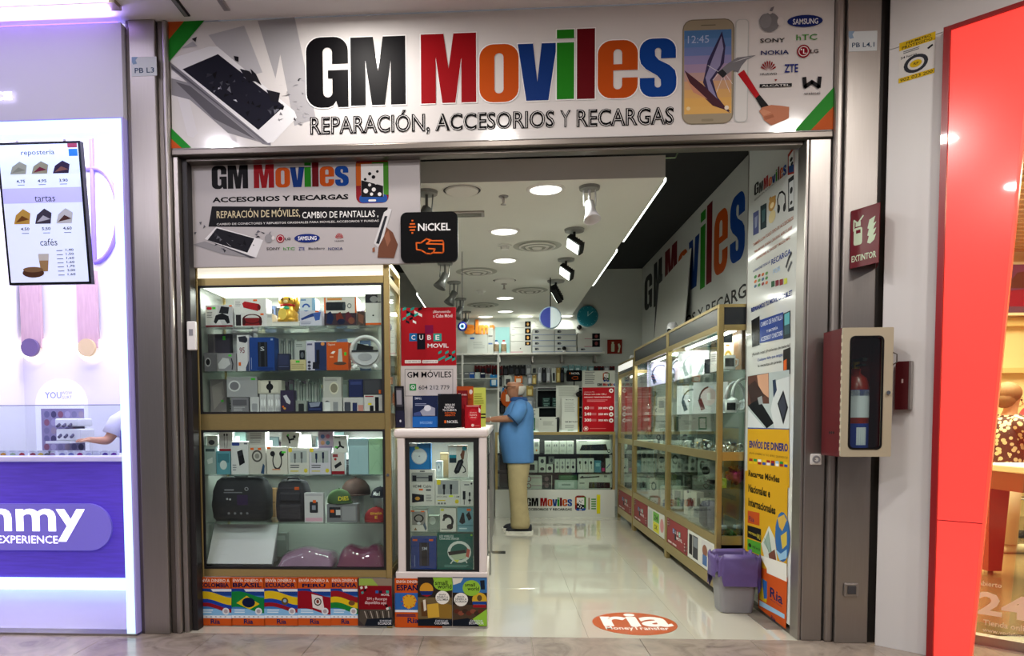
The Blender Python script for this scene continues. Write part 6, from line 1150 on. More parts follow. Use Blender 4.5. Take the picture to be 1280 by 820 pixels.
# ------------------------------------------------------------------ round floor sticker
fc = (onZ(741,779,0) + onZ(845,779,0)) / 2; ry = (onZ(793,766,0).y - onZ(793,794,0).y) / 2; rx_ = (onZ(845,779,0).x - onZ(741,779,0).x) / 2; fy = (onZ(793,766,0).y + onZ(793,794,0).y) / 2
o = tag(obj('floor_sticker',MB().lathe([(.001,.0015),(rx_,.0015),(rx_,.0)],(.797,fy,0),40,sy=ry / rx_),M('orange_floor_vinyl','#b5501f',.3)),'round orange floor sticker with white lettering at the entrance','sticker')
S = Print(o,(0,0,.0015),UX,UY,e8)
S.text('ria',497,457,735,408,'#e8e4dc',.03,res=4); S.text('MoneyTransfer',507,474,750,460,'#e8e4dc',.02); S.done()
obj('floor_plate',MB().box(onZ(*e8(48,163),0).x,onZ(*e8(48,168),0).y,0,onZ(*e8(102,163),0).x,onZ(*e8(48,157),0).y,.003),CHROME); tag(bpy.data.objects['floor_plate'],'small steel plate set in the pale floor beside the counter','floor plate')
# ------------------------------------------------------------------ back counter
BY = 5.05
bz = lambda y,x=700: onY(x,y,BY).z
bc = thing('back_counter','low glass fronted back counter with printed white base panel','counter',(.7,BY + .25,0))
BX0,BX1 = -.06,1.43
base = obj('base_panel',MB().box(BX0,BY,0,BX1,BY + .02,bz(612)),M('white_base_print','#cfd0c8',.35),bc)
for x in (BX0,BX1 - .03): obj('post',MB().box(x,BY,bz(612),x + .03,BY + .03,bz(541)),GOLD,bc)
obj('top_rail',MB().box(BX0,BY - .004,bz(543.5),BX1,BY + .03,bz(540)),GOLD,bc); obj('glass_top',MB().box(BX0,BY + .03,bz(542),BX1,BY + .5,bz(540.5)),GLASS,bc)
obj('glass_pane',MB().box(BX0 + .03,BY + .008,bz(612),BX1 - .03,BY + .013,bz(543.5)),GLASS,bc); obj('deck',MB().box(BX0,BY + .02,bz(612) - .02,BX1,BY + .5,bz(612)),BLACKM,bc); obj('back_board',MB().box(BX0,BY + .48,0,BX1,BY + .5,bz(543)),M('dark_board','#2a2c2a',.6),bc)
BR = [onY(700,y,BY + .05).z for y in (567.5,590.5)] + [bz(612) + .001]
for z in BR[:2]: obj('shelf',MB().box(BX0 + .005,BY + .03,z - .012,BX1 - .005,BY + .47,z - .0005),P('#17181a'),bc)
S = frontprint(base,BY,d6)
S.gm(500,680,795,626); S.text('ACCESORIOS Y RECARGAS',494,708,794,693,'#0c0b0e',.07); emblem(S,813,612,884,710); S.rect(899,702,907,626,'#8d6a4c'); S.rect(952,728,976,606,'#d3c81e')
for i in range(5): S.rect(918,640 + i * 15,948,632 + i * 15,'#4a8a3c')
S.poly([(494,600),(512,590),(500,606)],'#2f8f22'); S.done()
lamp('back_counter_fill','AREA',(.7,BY + .036,bz(546)),3.5,(.97,1,.93),1.2,.03,rot=(1.0,0,0))  # unseen lamp added behind the top rail to brighten the case
def bp(name,label,row,x0,y0,x1,y1,dp,colr,prints=(),Y=BY + .05,group=None,**k): return pxprod(name,label,'box',d6,x0,y0,x1,y1,Y,dp,colr,prints,group,z=BR[row],**k)
KEY = (('p',[(.08,.75),(.16,.35),(.86,.3),(.92,.75)],'#15161a'),('b',.14,.4,.88,.7,3,'#2f3138'))
wb = '#cfd2c8'
bp('phone_box','slim white phone box at the dark end of the counter shelf',0,548,252,586,340,.05,wb,(('r',.2,.2,.8,.5,'#8d908c'),('e',.5,.75,.15,.08,'#c9803a')))
bp('gadget_box','small box beside the slim white phone box',0,520,306,545,342,.05,'#b5b8b0',(('r',.2,.2,.8,.8,'#33353a'),))
for i in range(4): bp('earbud_box','white earbud box in the row of four on the top counter shelf',0,620 + i * 47,262,664 + i * 47,345,.05,wb,(('e',.35,.35,.1,.1,'#8d9090'),('e',.65,.35,.1,.1,'#8d9090'),('b',.2,.7,.8,.85,2,'#a5a8a2')),group='row of four earbud boxes')
bp('keyboard_box','long white keyboard box on the top counter shelf',0,825,256,1042,343,.06,wb,KEY + (('o',.95,.8,.045,.14,'#1a1b20',.6),('r',.05,.06,.3,.14,'#8d908c')))
bp('clock_box','white box with a black square screen on the second counter shelf',1,498,390,574,470,.05,wb,(('q',.12,.3,.75,.8,'#15161a'),('r',.2,.1,.7,.16,'#a3484a')))
for i,(x0,y0,x1,y1) in enumerate(((581,364,626,418),(581,420,626,470),(631,412,672,470),(645,362,680,402))):
    if i == 0: pxprod('gadget_box','upper one of two small boxes in a column by the screen clock box','box',d6,x0,y0,x1,y1,BY + .052,.05,wb,(('e',.5,.5,.25,.25,'#44464a'),),z=onY(*d6(600,420),BY + .05).z)
    elif i == 3: pxprod('gadget_box','small grey box on top of the round plug box','box',d6,x0,y0,x1,y1,BY + .1,.05,'#9a9e98',(('e',.5,.5,.25,.25,'#44464a'),),z=onY(*d6(650,412),BY + .05).z)
    else: bp('gadget_box',['','lower one of two small boxes in a column by the screen clock box','round plug box beside the column of two'][i],1,x0,y0,x1,y1,.05 if i == 1 else .1,wb,(('e',.5,.5,.3,.25,'#2a2c30'),))
for i in range(4): bp('cable_box','narrow cable box in the row of four on the second counter shelf',1,684 + i * 34,378,715 + i * 34,468,.05,wb,(('r',.35,.2,.65,.4,'#8d9090'),('e',.5,.6,.25,.12,['#77797a','#77797a','#2a2b2e','#1a1b1e'][i])),group='row of four cable boxes')
for i in range(3): bp('plug_box','white plug box in the row of three on the second counter shelf',1,828 + i * 36,374,862 + i * 36,460,.05,wb,(('e',.5,.3,.2,.12,'#2a2c30'),('l',[(.5,.3),(.6,.75)],.08,'#2a2c30')),group='row of three plug boxes')
bp('gadget_box','teal blue box beside the plug boxes',1,938,388,980,460,.05,'#4f8a9c',(('r',.2,.2,.8,.5,'#8fc0cc'),)); bp('gadget_box','small magenta and black box beside the teal blue box',1,984,400,1007,462,.05,'#2a1c24',(('r',.1,.55,.9,.9,'#c02a6e'),)); bp('cable_box','white box with a blue pen shape at the shelf end',1,1010,374,1044,460,.05,wb,(('l',[(.2,.7),(.8,.4)],.14,'#274a8c'),))
bp('headphone_box','wide box with pink headphones and black side on the counter floor',2,496,530,666,574,.06,wb,(('o',.12,.5,.1,.4,'#7c3440',.7),('r',.62,0,.98,1,'#17181c'),('e',.8,.5,.08,.3,'#6e5a5c'),('r',.2,.4,.6,.48,'#a46a7c')))
pxprod('headphone_box','second wide headphone box stacked on the counter floor','box',d6,496,482,666,529,BY + .055,.06,wb,(('o',.12,.5,.1,.4,'#7c3440',.7),('r',.62,0,.98,1,'#17181c'),('e',.8,.5,.08,.3,'#6e5a5c'),('r',.2,.3,.6,.38,'#a46a7c')),z=onY(*d6(580,530),BY + .05).z)
bp('gadget_box','pale green tinted box on the counter floor',2,685,514,828,574,.08,'#a9bcae',(('q',.15,.2,.85,.85,'#c4d0c8'),('r',.3,.4,.7,.6,'#8d9c94')))
pxprod('gadget_box','dark green flat box lying on the pale green box','box',d6,710,480,826,512,BY + .06,.08,'#35603c',(('b',.1,.2,.9,.8,2,'#5a8a60'),),z=onY(*d6(750,514),BY + .05).z)
bp('keyboard_box','keyboard box with a black keyboard on the counter floor',2,832,516,1042,574,.06,wb,(('p',[(.33,.9),(.34,.2),(.98,.22),(.98,.9)],'#15161a'),('b',.38,.3,.95,.8,3,'#2f3138'),('r',.05,.2,.2,.4,'#8d908c')))
pxprod('gadget_box','long box with a black stick picture on the keyboard box','box',d6,836,474,1040,514,BY + .055,.05,wb,(('l',[(.05,.6),(.65,.4)],.04,'#17181c'),('e',.12,.5,.04,.2,'#17181c'),('r',.8,.2,.9,.5,'#8d908c')),z=onY(*d6(940,516),BY + .05).z)
ZT = bz(540.5) + .001
# red price board and papers standing on the counter
def stand(name,label,cat,tf,x0,y0,x1,y1,Y,colr,dp=.012,prints=None):
    a = onY(*tf(x0,y1),Y); b = onY(*tf(x1,y0),Y)
    o = tag(obj(name,MB().box(a.x,Y,ZT,b.x,Y + dp,b.z),P(colr)),label,cat); return o,frontprint(o,Y,tf)
o,S = stand('price_board','bright red price board with white figures on the back counter','sign',g7,508,254,807,674,BY + .06,'#a3121c')
S.text('Contrata tu Plan',524,302,620,293,'#e6b8b8'); S.text('Planes con más GB y',524,328,732,312,'#f0dcd8',.02); S.text('minutos internacionales',524,352,774,337,'#f0dcd8',.02); S.bars(550,370,750,395,2,'#d9888a')
for i,n_ in enumerate(('60','240','300')):
    y = 446 + i * 57; S.text(n_,526,y + 14,524 + 22 * len(n_),y - 14,'#f0e4e0',.03); S.rect(574 + (i > 0) * 18,y + 12,615 + (i > 0) * 22,y - 10,'#b5545a'); S.text(('300 MIN','2500 MIN','3000 MIN')[i],656,y + 12,746,y - 8,'#f0dcd8',.03); S.ell(775,y + 4,20,20,'#efe6e2'); S.ell(775,y + 4,8,8,'#a3121c')
S.ell(776,286,20,20,'#efe6e2'); S.ell(776,286,9,9,'#8d1c24'); S.ell(540,640,22,22,'#d9b4b0',hole=.8); S.rect(530,648,550,630,'#e6d4d0'); S.bars(575,636,770,648,1,'#c96a6a'); S.done()
o,S = stand('brochure_sheet','white logo sheet standing behind the red price board','sheet',g7,505,98,812,672,BY + .14,'#c9cbc2')
S.bars(530,110,625,230,7,'#77797a'); emblem(S,697,113,760,203); S.gm(645,243,812,215); S.done()
o,S = stand('price_sheet','white printed sheet with one bold heading standing on the counter','sheet',g7,316,352,460,520,BY + .12,'#cdd0c8',prints=None); S.text('MOVILES',352,376,428,366,'#2b2c30',.02); S.bars(340,390,440,490,8,'#a5a8a2'); S.done()
o.location.z += 0
o,S = stand('price_sheet','upper printed sheet leaning behind the bold heading sheet','sheet',g7,262,236,474,390,BY + .16,'#c6c9c0'); S.bars(285,255,455,340,8,'#9da098'); S.done()
o,S = stand('price_sheet','white sheet with shop heading beside the red price board','sheet',g7,312,526,462,672,BY + .1,'#cdd0c8'); S.text('GM MOVILES',344,583,460,569,'#2b2c30',.03); S.bars(345,605,445,640,3,'#8d908c'); S.bars(370,648,435,668,2,'#7f9c84'); S.done()
o,S = stand('price_sheet','white framed notice standing beside the customer','sheet',g7,95,530,268,680,BY + .08,'#c9ccc4'); S.bars(140,572,245,612,5,'#8d908c'); S.ell(118,552,6,6,'#44464a'); S.ell(262,545,6,6,'#44464a'); S.done()
product('till_printer','tall slim black stand beside the framed notice','stand',onY(*g7(280,640),BY + .09).x,BY + .12,ZT,.03,.05,onY(*g7(280,533),BY + .09).z - ZT,'#15161a',(('r',.1,.05,.9,.2,'#2a2b30'),))
product('certificate','white certificate with a green edge behind the customer','sheet',onY(*g7(30,560),BY + .1).x,BY + .12,ZT,.2,.012,onY(*g7(30,450),BY + .1).z - ZT,'#c9cfc6',(('r',.25,.4,.75,.92,'#1f6b46'),('r',.32,.46,.68,.86,'#d6dcd4'),('b',.2,.08,.8,.3,3,'#77797a')))
for i,(px,py) in enumerate(((486,320),(488,500),(490,590))):
    q = onY(*g7(px,py),BY + .13 + .08 * i); t = thing('desk_webcam',['dark round webcam with a yellow mount','dark triangular webcam','dark round speaker'][i] + ' beside the red price board','webcam',(q.x,q.y,ZT)); obj('head',MB().sph((q.x - .02,q.y,q.z),.035),BLACK,t,smooth=True); obj('stem',MB().cyl((q.x - .02,q.y,ZT),(q.x - .02,q.y,q.z - .02),.008),P(['#a8842c','#2a2b30','#55565a'][i]),t)
# NICKEL plate on the back
q0,q1 = onY(*g7(358,200),BY + .3),onY(*g7(504,94),BY + .3)
t = thing('counter_sign','small black rounded sign with orange symbol above the back counter','sign',((q0.x + q1.x) / 2,BY + .3,q0.z)); o = obj('sign_panel',MB().prism(rr(q0.x,q0.z,q1.x,q1.z,.02),(0,BY + .3,0),UX,UZ,-.02,0),MATS['gloss_black_sign'],t); S = frontprint(o,BY + .3,g7); S.text('NiCKEL',404,134,482,116,'#e6e4e4',.03); S.rect(386,134,396,116,'#d9601f')
S.line([(410,165),(430,155),(462,155),(466,178),(425,180),(410,172),(410,165)],.006,'#d9601f'); S.done(); obj('pole',MB().cyl(((q0.x + q1.x) / 2,BY + .315,ZT),((q0.x + q1.x) / 2,BY + .315,q0.z + .01),.008),BLACK,t)

# ------------------------------------------------------------------ back wall: high shelf with boxes, hanging packs
SY = 5.85
zs = onY(660,440.5,SY).z
t = thing('wall_shelf','long white wall shelf high on the back wall with boxes on it','shelf',(.5,6.0,zs - .03)); sx0,sx1 = onY(570,440,SY).x,onY(756,440,SY).x
obj('board',MB().box(sx0 - .25,SY,zs - .025,sx1,6.2,zs),WHITE,t)
for x in (.0,.45,.85,1.3): obj('bracket',MB().prism([(0,0),(.25,0),(.25,-.14),(.22,-.14)],(x,6.195,zs - .025),-UY,UZ,-.008,.008) if False else MB().box(x - .01,6.0,zs - .12,x + .01,6.195,zs - .025),STEEL,t)
def sp(name,label,x0,y0,x1,y1,dp,colr,prints=(),z=None,Y=SY + .03,group=None,**k): return pxprod(name,label,'box',d5,x0,y0,x1,y1,Y,dp,colr,prints,group,z=zs + .0005 if z is None else z,**k)
zy = lambda y,x=650,Y=SY + .03: onY(*d5(x,y),Y).z + .0003
R4 = (('r',.70,.08,.98,.92,'#15161a'),('e',.84,.5,.06,.26,'#d69a4a'),('e',.85,.55,.025,.12,'#f0dca0'),('r',.04,.15,.2,.22,'#8d908c'))
sp('console_box','plain white flat box at the foot of the black panelled stack',418,279,553,328,.2,'#d3d4ce',(('r',.0,.85,.6,.95,'#c98aa0'),('e',.48,.4,.03,.1,'#3a3b40')))
ys = [279,248,202,158,112]
for i in range(4): sp('console_box',['lowest','second','third','topmost'][i] + ' white box with a black picture panel in the shelf stack',418,ys[i + 1] + 1,554,ys[i],.2,'#d6d7d1',R4,z=zy(ys[i] - 1 if i else 279,486))
CAMP = (('r',.0,.86,1,.94,'#6a86b8'),('q',.12,.2,.28,.6,'#3a3c42'),('e',.26,.42,.05,.16,'#77797e'))
for c in range(2):
    yy = [328,284,247,208,166]
    for i in range(4): sp('camera_box','white camera box, %s of the shelf stack %s' % (['bottom one','second one','third one','top one'][i],['beside the black panelled boxes','under the disc sign'][c]),562 + c * 150,yy[i + 1] + 1,708 + c * 146,yy[i],.2,'#d0d3d0',CAMP,z=zs + .0005 if i == 0 else zy(yy[i],635 + c * 150))
sp('camera_box','lowest white box below two black panelled boxes at the shelf end',866,290,1028,330,.2,'#ccd0d0',CAMP)
for i,(a,b) in enumerate(((238,289),(194,237))): sp('console_box',['lower','upper'][i] + ' white and black box with a pink line at the shelf end',864,a,1016,b,.2,'#d0d0ca',(('r',.64,.05,.98,.95,'#15161a'),('e',.82,.5,.07,.25,'#8d4a4a'),('r',.3,.84,.64,.92,'#b56a84')),z=zy(b + .5,940))
q = onY(*d5(775,305),SY + .01); t = thing('security_camera','small black and white camera ball before the white camera boxes','camera',(q.x,SY + .012,zs)); obj('ball',MB().sph((q.x,SY + .022,zs + .05),.028),BLACK,t,smooth=True); obj('base',MB().lathe([(.001,.03),(.02,.025),(.024,0),(.001,0)],(q.x,SY + .022,zs),14),WG,t)
sp('router_box','large white box with a blue label leaning at the shelf end',128,205,262,328,.1,'#d6dad4',(('r',.14,.15,.36,.24,'#3f6ab0'),('b',.3,.4,.9,.8,4,'#b9bdb8')),tilt=-.05); sp('gadget_box','slim white box with coloured lines between the router box and bottles',266,158,300,328,.1,'#d3d6d0',(('r',.1,.3,.9,.36,'#8d908c'),('r',.1,.6,.9,.66,'#6a86b8')))
sp('gadget_box','pale turquoise square box standing on the shelf',316,155,410,250,.08,'#9fcfd0',(),Y=SY + .14,z=zs + .0005)
for i in range(2):
    q = onY(*d5(322 + i * 50,318),SY + .05); h = zy(236) - zs; t = thing('spray_bottle',['bottle with a blue cap','bottle with a red cap'][i] + ' and printed label on the wall shelf','bottle',(q.x,SY + .06,zs)); r = .036
    obj('body',MB().lathe([(.001,0),(r,0),(r,h * .76),(r * .5,h * .86),(r * .5,h * .88),(.001,h * .88)],(q.x,SY + .06,zs),16),WG,t,smooth=True); obj('cap',MB().cyl((q.x,SY + .06,zs + h * .86),(q.x,SY + .06,zs + h),r * .5),P(['#3f6a9c','#b5483c'][i]),t); obj('label_band',MB().cyl((q.x,SY + .06,zs + h * .12),(q.x,SY + .06,zs + h * .68),r * 1.02,n=16,cap=False),M('bottle_label%d' % i,'#8d7a5c',.5,noise=(30,.6)),t)
# orange letters on the wall
t = thing('wall_letters','big orange letters mounted on the back wall above the shelf','wall letters',(-.1,6.19,2.3)); S = frontprint(t,6.19,d5)
for ch,x0,y1,x1,y0 in (('s',110,203,180,138),('l',184,200,204,105),('m',208,202,272,140),('r',276,202,312,140)):
    vs,fs,ax,ay,bx,by_ = txt(ch,.05,3); a,b = S.st(x0,y1),S.st(x1,y0); mb = MB(); v2 = [(a[0] + (q[0] - ax) / (bx - ax) * (b[0] - a[0]),a[1] + (q[1] - ay) / (by_ - ay) * (b[1] - a[1])) for q in vs]
    mb.add([(q[0],6.165,q[1]) for q in v2],fs); o = obj('letter',mb,M('orange_letter','#d97a16',.4),t); md = o.modifiers.new('s','SOLIDIFY'); md.thickness = .03; md.offset = -1
# clock, disc sign, evil eye, extinguisher sign
q = onY(*d5(930,82),6.18); R = .145; t = thing('wall_clock','round teal wall clock on the back wall','clock',(q.x,6.18,q.z - R))
obj('case',MB().lathe([(.001,0),(R,0),(R,.03),(R * .93,.035),(R * .92,.028),(.001,.028)],(q.x,6.195,q.z),32,axis=(0,-1,0)),M('teal_plastic','#2a7f8c',.4),t); obj('dial',MB().lathe([(.001,.0295),(R * .9,.0295)],(q.x,6.195,q.z),32,axis=(0,-1,0)),P('#1f6d7c'),t)
obj('hand',MB().obox((q.x,6.164,q.z),(.75,0,.6),(-.6,0,.75),(0,-1,0),R * .7,.006,.002),P('#bfe0e0'),t); obj('hand',MB().obox((q.x,6.163,q.z),(0,0,1),(1,0,0),(0,-1,0),R * .45,.008,.002),P('#bfe0e0'),t)
for k in range(12): a = k * PI / 6; obj('hour_mark',MB().obox((q.x + math.sin(a) * R * .78,6.1648,q.z + math.cos(a) * R * .78),(math.sin(a),0,math.cos(a)),(math.cos(a),0,-math.sin(a)),(0,-1,0),R * .08,.004,.001),P('#8fc0c4'),t)
q = onY(*d5(682,92),3.4); R = (onY(*d5(748,92),3.4).x - onY(*d5(613,92),3.4).x) / 2; t = thing('disc_sign','hanging round sign half blue and half white','sign',(q.x,3.4,q.z - R))
for k,(a0,a1,c_) in enumerate(((90,270,'#1d2f8c'),(-90,90,'#c9d6dc'))): obj('half_disc',MB().prism(arc(0,0,R,a0,a1,20),(q.x,3.4,q.z),UX,UZ,-.02,.02),M('disc' + c_,c_,.25),t)
obj('rim',MB().torus((q.x,3.4,q.z),R,.012,axis=(0,1,0),n=36,m=6),P('#9cb0c4'),t); obj('hanging_rod',MB().cyl((q.x,3.4,q.z + R),(q.x,3.4,DROP_Z),.006),BLACK,t)
q = onY(*d5(96,150),2.2); r = .042; t = thing('eye_charm','blue glass eye charm hanging from the ceiling on a cord','charm',(q.x,2.2,q.z - r)); obj('glass_disc',MB().lathe([(.001,.012),(r * .8,.01),(r,0),(r * .8,-.008),(.001,-.01)],(q.x,2.2,q.z),20,axis=(0,-1,0)),M('cobalt_glass','#12207c',.1),t,smooth=True)
for k,(f,c_,d_) in enumerate(((.6,'#dfe6ee',.0125),(.4,'#4a9ad0',.0135),(.22,'#101018',.0145))): obj('eye_ring',MB().lathe([(.001,d_),(r * f,d_)],(q.x,2.2,q.z),16,axis=(0,-1,0)),P(c_),t)
obj('cord',MB().cyl((q.x,2.2,q.z + r),(q.x,2.2,DROP_Z),.003,n=6),P('#3a3b40'),t)
a,b = onY(*d5(1062,332),6.19),onY(*d5(1160,237),6.19); o = tag(obj('fire_sign',MB().box(a.x,6.185,a.z,b.x,6.195,b.z),P('#7c2418')),'red extinguisher sign on the back wall beside the shelf','sign'); S = frontprint(o,6.185,d5); S.rect(1088,318,1110,266,'#c4c9ae',r=.01); S.rect(1092,266,1106,252,'#c4c9ae'); S.poly([(1132,268),(1142,262),(1150,280),(1142,322),(1130,322),(1138,296)],'#c4c9ae'); S.done()
q = onY(*d5(876,155),6.15); t = thing('security_camera','tiny dark dome camera under the wall clock','camera',(q.x,6.15,q.z - .04)); obj('dome',MB().sph((q.x,6.16,q.z),.035),BLACK,t,smooth=True); obj('mount',MB().cyl((q.x,6.16,q.z),(q.x,6.199,q.z),.028),WG,t)
# stock shelves along the left wall
t = thing('stock_shelf','grey metal stock shelf along the wall behind the service counter','shelf',(-1.75,3.2,0)); rn = random.Random(17); zl = (.25,.75,1.25,1.75)
for z in zl: obj('board',MB().box(-1.9,1.0,z - .02,-1.55,5.4,z),M('grey_shelf_metal','#8b8f90',.4,.4),t)
for y in (1.0,2.45,3.9,5.37): obj('upright',MB().box(-1.58,y,0,-1.55,y + .03,2.15),MATS['grey_shelf_metal'],t); obj('upright',MB().box(-1.9,y,0,-1.87,y + .03,2.15),MATS['grey_shelf_metal'],t)
for k,z in enumerate(zl):
    y = 1.1
    while y < 5.1:
        w_ = rn.uniform(.2,.42); c_ = [('#8a6c4c','brown'),('#c4c6c2','white'),('#3a4a6c','navy'),('#77797a','grey')][rn.randrange(4)]
        if not any(abs(y + w_ / 2 - u - .015) < w_ / 2 + .04 for u in (2.45,3.9)): product('stock_carton','%s carton on the %s board of the metal stock shelf' % (c_[1],['lowest','second','third','top'][k]),'box',-1.72,y + w_ / 2,z + .0005,w_,.26,rn.uniform(.18,.4),c_[0],(('r',.3,.3,.7,.6,'#d6d6d2'),('r',0,.02,1,.06,'#b9a888')),PI / 2,'stock cartons on the %s board' % ['lowest','second','third','top'][k])
        y += w_ + .04
# slat wall and hanging packs behind the back counter
PY = 6.05
pb = thing('pegboard','white hook board on the back wall carrying hanging packs','hook board',(.3,6.1,1.0)); obj('panel',MB().box(-.62,6.10,1.0,1.95,6.19,zs - .14),M('pale_pegboard','#b7bcb6',.5),pb)
for k in range(4): z = 1.25 + k * .2; obj('rail',MB().box(-.62,6.085,z,1.95,6.10,z + .02),M('rail_grey','#c9cbc8',.3,.6),pb)
rn = random.Random(12)
packs = [('#5a1016','dark red'),('#17181c','black'),('#8d9094','grey'),('#7aa4a8','pale teal'),('#b8bcb6','white'),('#c96a2c','orange'),('#2a7fc0','sky blue'),('#a48a4a','amber')]
def pack(px,py,tfm,w_,h_,kind,row,y=PY):
    q = onY(*tfm(px,py),y); c,nm = packs[kind]; t = product('hanging_pack','%s blister pack %s' % (nm,row),'blister pack',q.x,y,q.z - h_,w_,.03,h_,c,(('q',.2,.35,.8,.9,['#2a2b30','#3a3c44','#c9ccd0','#c9dde0','#33353a','#e6d6c4','#d9ecf6','#d9c98a'][kind]),('r',.4,.05,.6,.1,'#d6d8d4')),group='packs ' + row)
    obj('hook',MB().cyl((0,.0155,h_ - .02),(0,6.0845 - y,h_ - .016),.003,n=6),CHROME,t,local=True)
for i in range(15): pack(195 + i * 38 if i < 11 else 780 + (i - 11) * 42,410 + rn.uniform(-4,4),d5,.075,rn.uniform(.10,.15),[0,0,0,0,0,1,1,1,1,2,4,3,3,3,3][i],'in the top row of the hook board')
for i in range(5): pack(955 + i * 34,415,d5,.08,.06,[3,0,0,2,0][i],'in the top row of the hook board')
for i,(px,py,w_,h_,k) in enumerate(((305,472,.1,.16,6),(345,478,.06,.14,1),(400,476,.1,.14,4),(470,480,.11,.1,5),(545,472,.06,.13,2),(575,472,.055,.13,7),(268,562,.07,.15,4),(305,566,.065,.16,1),(343,556,.055,.16,4),(375,558,.055,.16,6),(270,645,.075,.16,2),(318,652,.075,.14,4),(362,645,.075,.18,1),(545,545,.09,.14,7),(540,622,.12,.14,2))): pack(px,py,d5,w_,h_,k,'on the hook board behind the customer',PY - .045)
for i,(px,k) in enumerate(((610,2),(640,1),(668,2),(705,4),(735,7),(760,1))): pack(px,425,d5,.052,.2,k,'beside the black counter sign',PY - .09)
# dark shelf unit behind the papers
a,b = onY(*g7(90,680),5.9),onY(*g7(310,270),5.9); t = thing('dark_shelf_unit','dark open shelf unit with small boxes behind the counter papers','shelf',((a.x + b.x) / 2,6.0,1.0)); obj('back',MB().box(a.x,6.07,1.0,b.x + .3,6.08,b.z + .02),P('#1c2226'),t)
zsh = [onY(*g7(200,y),5.9).z for y in (530,438,275)]
for z in zsh: obj('shelf_board',MB().box(a.x,5.9,z - .012,b.x + .3,6.07,z),P('#8d9290'),t)
for x in (a.x - .02,b.x + .3): obj('side_board',MB().box(x,5.9,1.0,x + .02,6.08,b.z + .02),P('#8d9290'),t)
for i in range(6):
    r_,c_ = divmod(i,3); zq = zsh[1] + .0005 + (.0 if r_ == 0 else .065); product('bulb_box','small dark green box in the %s row on the dark shelf' % ['lower','upper'][r_],'box',a.x + .12 + c_ * .13,5.97,zq,.1,.08,.063,'#2c4440',(('r',.1,.2,.9,.4,'#6a8a84'),('b',.15,.55,.8,.9,2,'#8aa49e')),group='dark green boxes on the dark shelf')
# grey shelf panel with colour samples seen behind the poster (left of the hook board)
for i,(c_,nm) in enumerate((('#9a9c98','light grey'),('#6e7276','mid grey'),('#2a5cb0','blue'),('#c9d6d2','white'),('#1c2440','navy'))):
    q0,q1 = onY(*d5(72 + i * 36,496),5.6),onY(*d5(104 + i * 36,455),5.6); tag(product('case_sample','%s sample box in the row on the glass shelf behind the poster' % nm,'box',(q0.x + q1.x) / 2,5.63,q0.z,q1.x - q0.x,.05,q1.z - q0.z,c_,(('r',.1,.1,.9,.3,'#d6d8d6'),)),'%s sample box in the row on the glass shelf behind the poster' % nm,'box','sample boxes behind the poster')
t = thing('glass_partition','glass shelf partition with white uprights behind the red poster','partition',(-.25,5.5,0)); zq = onY(*d5(150,497),5.6).z
for px in (96,335):
    x = onY(*d5(px,450),5.5).x; obj('upright',MB().box(x - .012,5.49,0,x + .012,5.515,zs - .03),WHITE,t)
xa,xb = onY(*d5(40,450),5.5).x - .5,onY(*d5(335,450),5.5).x
for z in (zq - .0005,zq - .14,zq + .2): obj('glass_shelf',MB().box(xa,5.515,z - .01,xb,5.72,z),M('white_shelf_edge','#c9ccc6',.4),t)
obj('lower_panel',MB().box(xa,5.7,0,xb,5.72,zq - .14),P('#b9bdb8'),t)
q = onY(*d5(400,625),5.9); t = thing('round_badge','round orange badge sign on the hook board behind the customer','sign',(q.x,5.9,q.z - .1)); obj('disc',MB().lathe([(.001,.01),(.1,.01),(.1,-.01),(.001,-.01)],(q.x,5.94,q.z),24,axis=(0,-1,0),sy=1.25),P('#b5501c'),t); obj('emblem',MB().prism(rr(q.x - .03,q.z - .05,q.x + .02,q.z + .05,.01),(0,5.929,0),UX,UZ,0,.002),P('#e6d6c4'),t)

# ------------------------------------------------------------------ fixtures in the dropped ceiling
def cpos(x,y): return onZ(*d4(x,y),DROP_Z)
for i,(px,py) in enumerate(DL):
    q = onZ(px,py,DROP_Z); lab = ['downlight at the front edge of the dropped ceiling','second downlight of the dropped ceiling, before a round vent','third downlight of the dropped ceiling, behind a round vent','downlight deeper in the dropped ceiling behind the sprinkler','downlight before the last row of three','downlight of the last row above the orange letters','downlight of the last row above the stacked boxes','downlight of the last row beside the round disc sign'][i]
    t = thing('ceiling_downlight','lit round ' + lab,'downlight',(q.x,q.y,DROP_Z - .012),'lit downlights in the dropped ceiling'); obj('ring',MB().lathe([(.098,-.006),(.104,-.012),(.122,0)],(q.x,q.y,DROP_Z),28),WPLAST,t,smooth=True); obj('lens',MB().lathe([(.0001,-.007),(.099,-.006)],(q.x,q.y,DROP_Z),28),EM('#fffdf0',3),t)
for px,py,lab in ((275,205,'unlit round white cover at the front of the dropped ceiling'),(465,605,'unlit round white cover deeper in the dropped ceiling')):
    q = cpos(px,py); t = thing('ceiling_cover',lab,'ceiling cover',(q.x,q.y,DROP_Z - .015)); obj('plate',MB().lathe([(.0001,-.012),(.10,-.012),(.105,-.004)],(q.x,q.y,DROP_Z),28),WHITE,t); obj('dark_gap',MB().lathe([(.105,-.003),(.118,-.002)],(q.x,q.y,DROP_Z),28),P('#3a3a38'),t); obj('rim',MB().lathe([(.117,-.001),(.12,-.006),(.126,0)],(q.x,q.y,DROP_Z),28),WHITE,t)
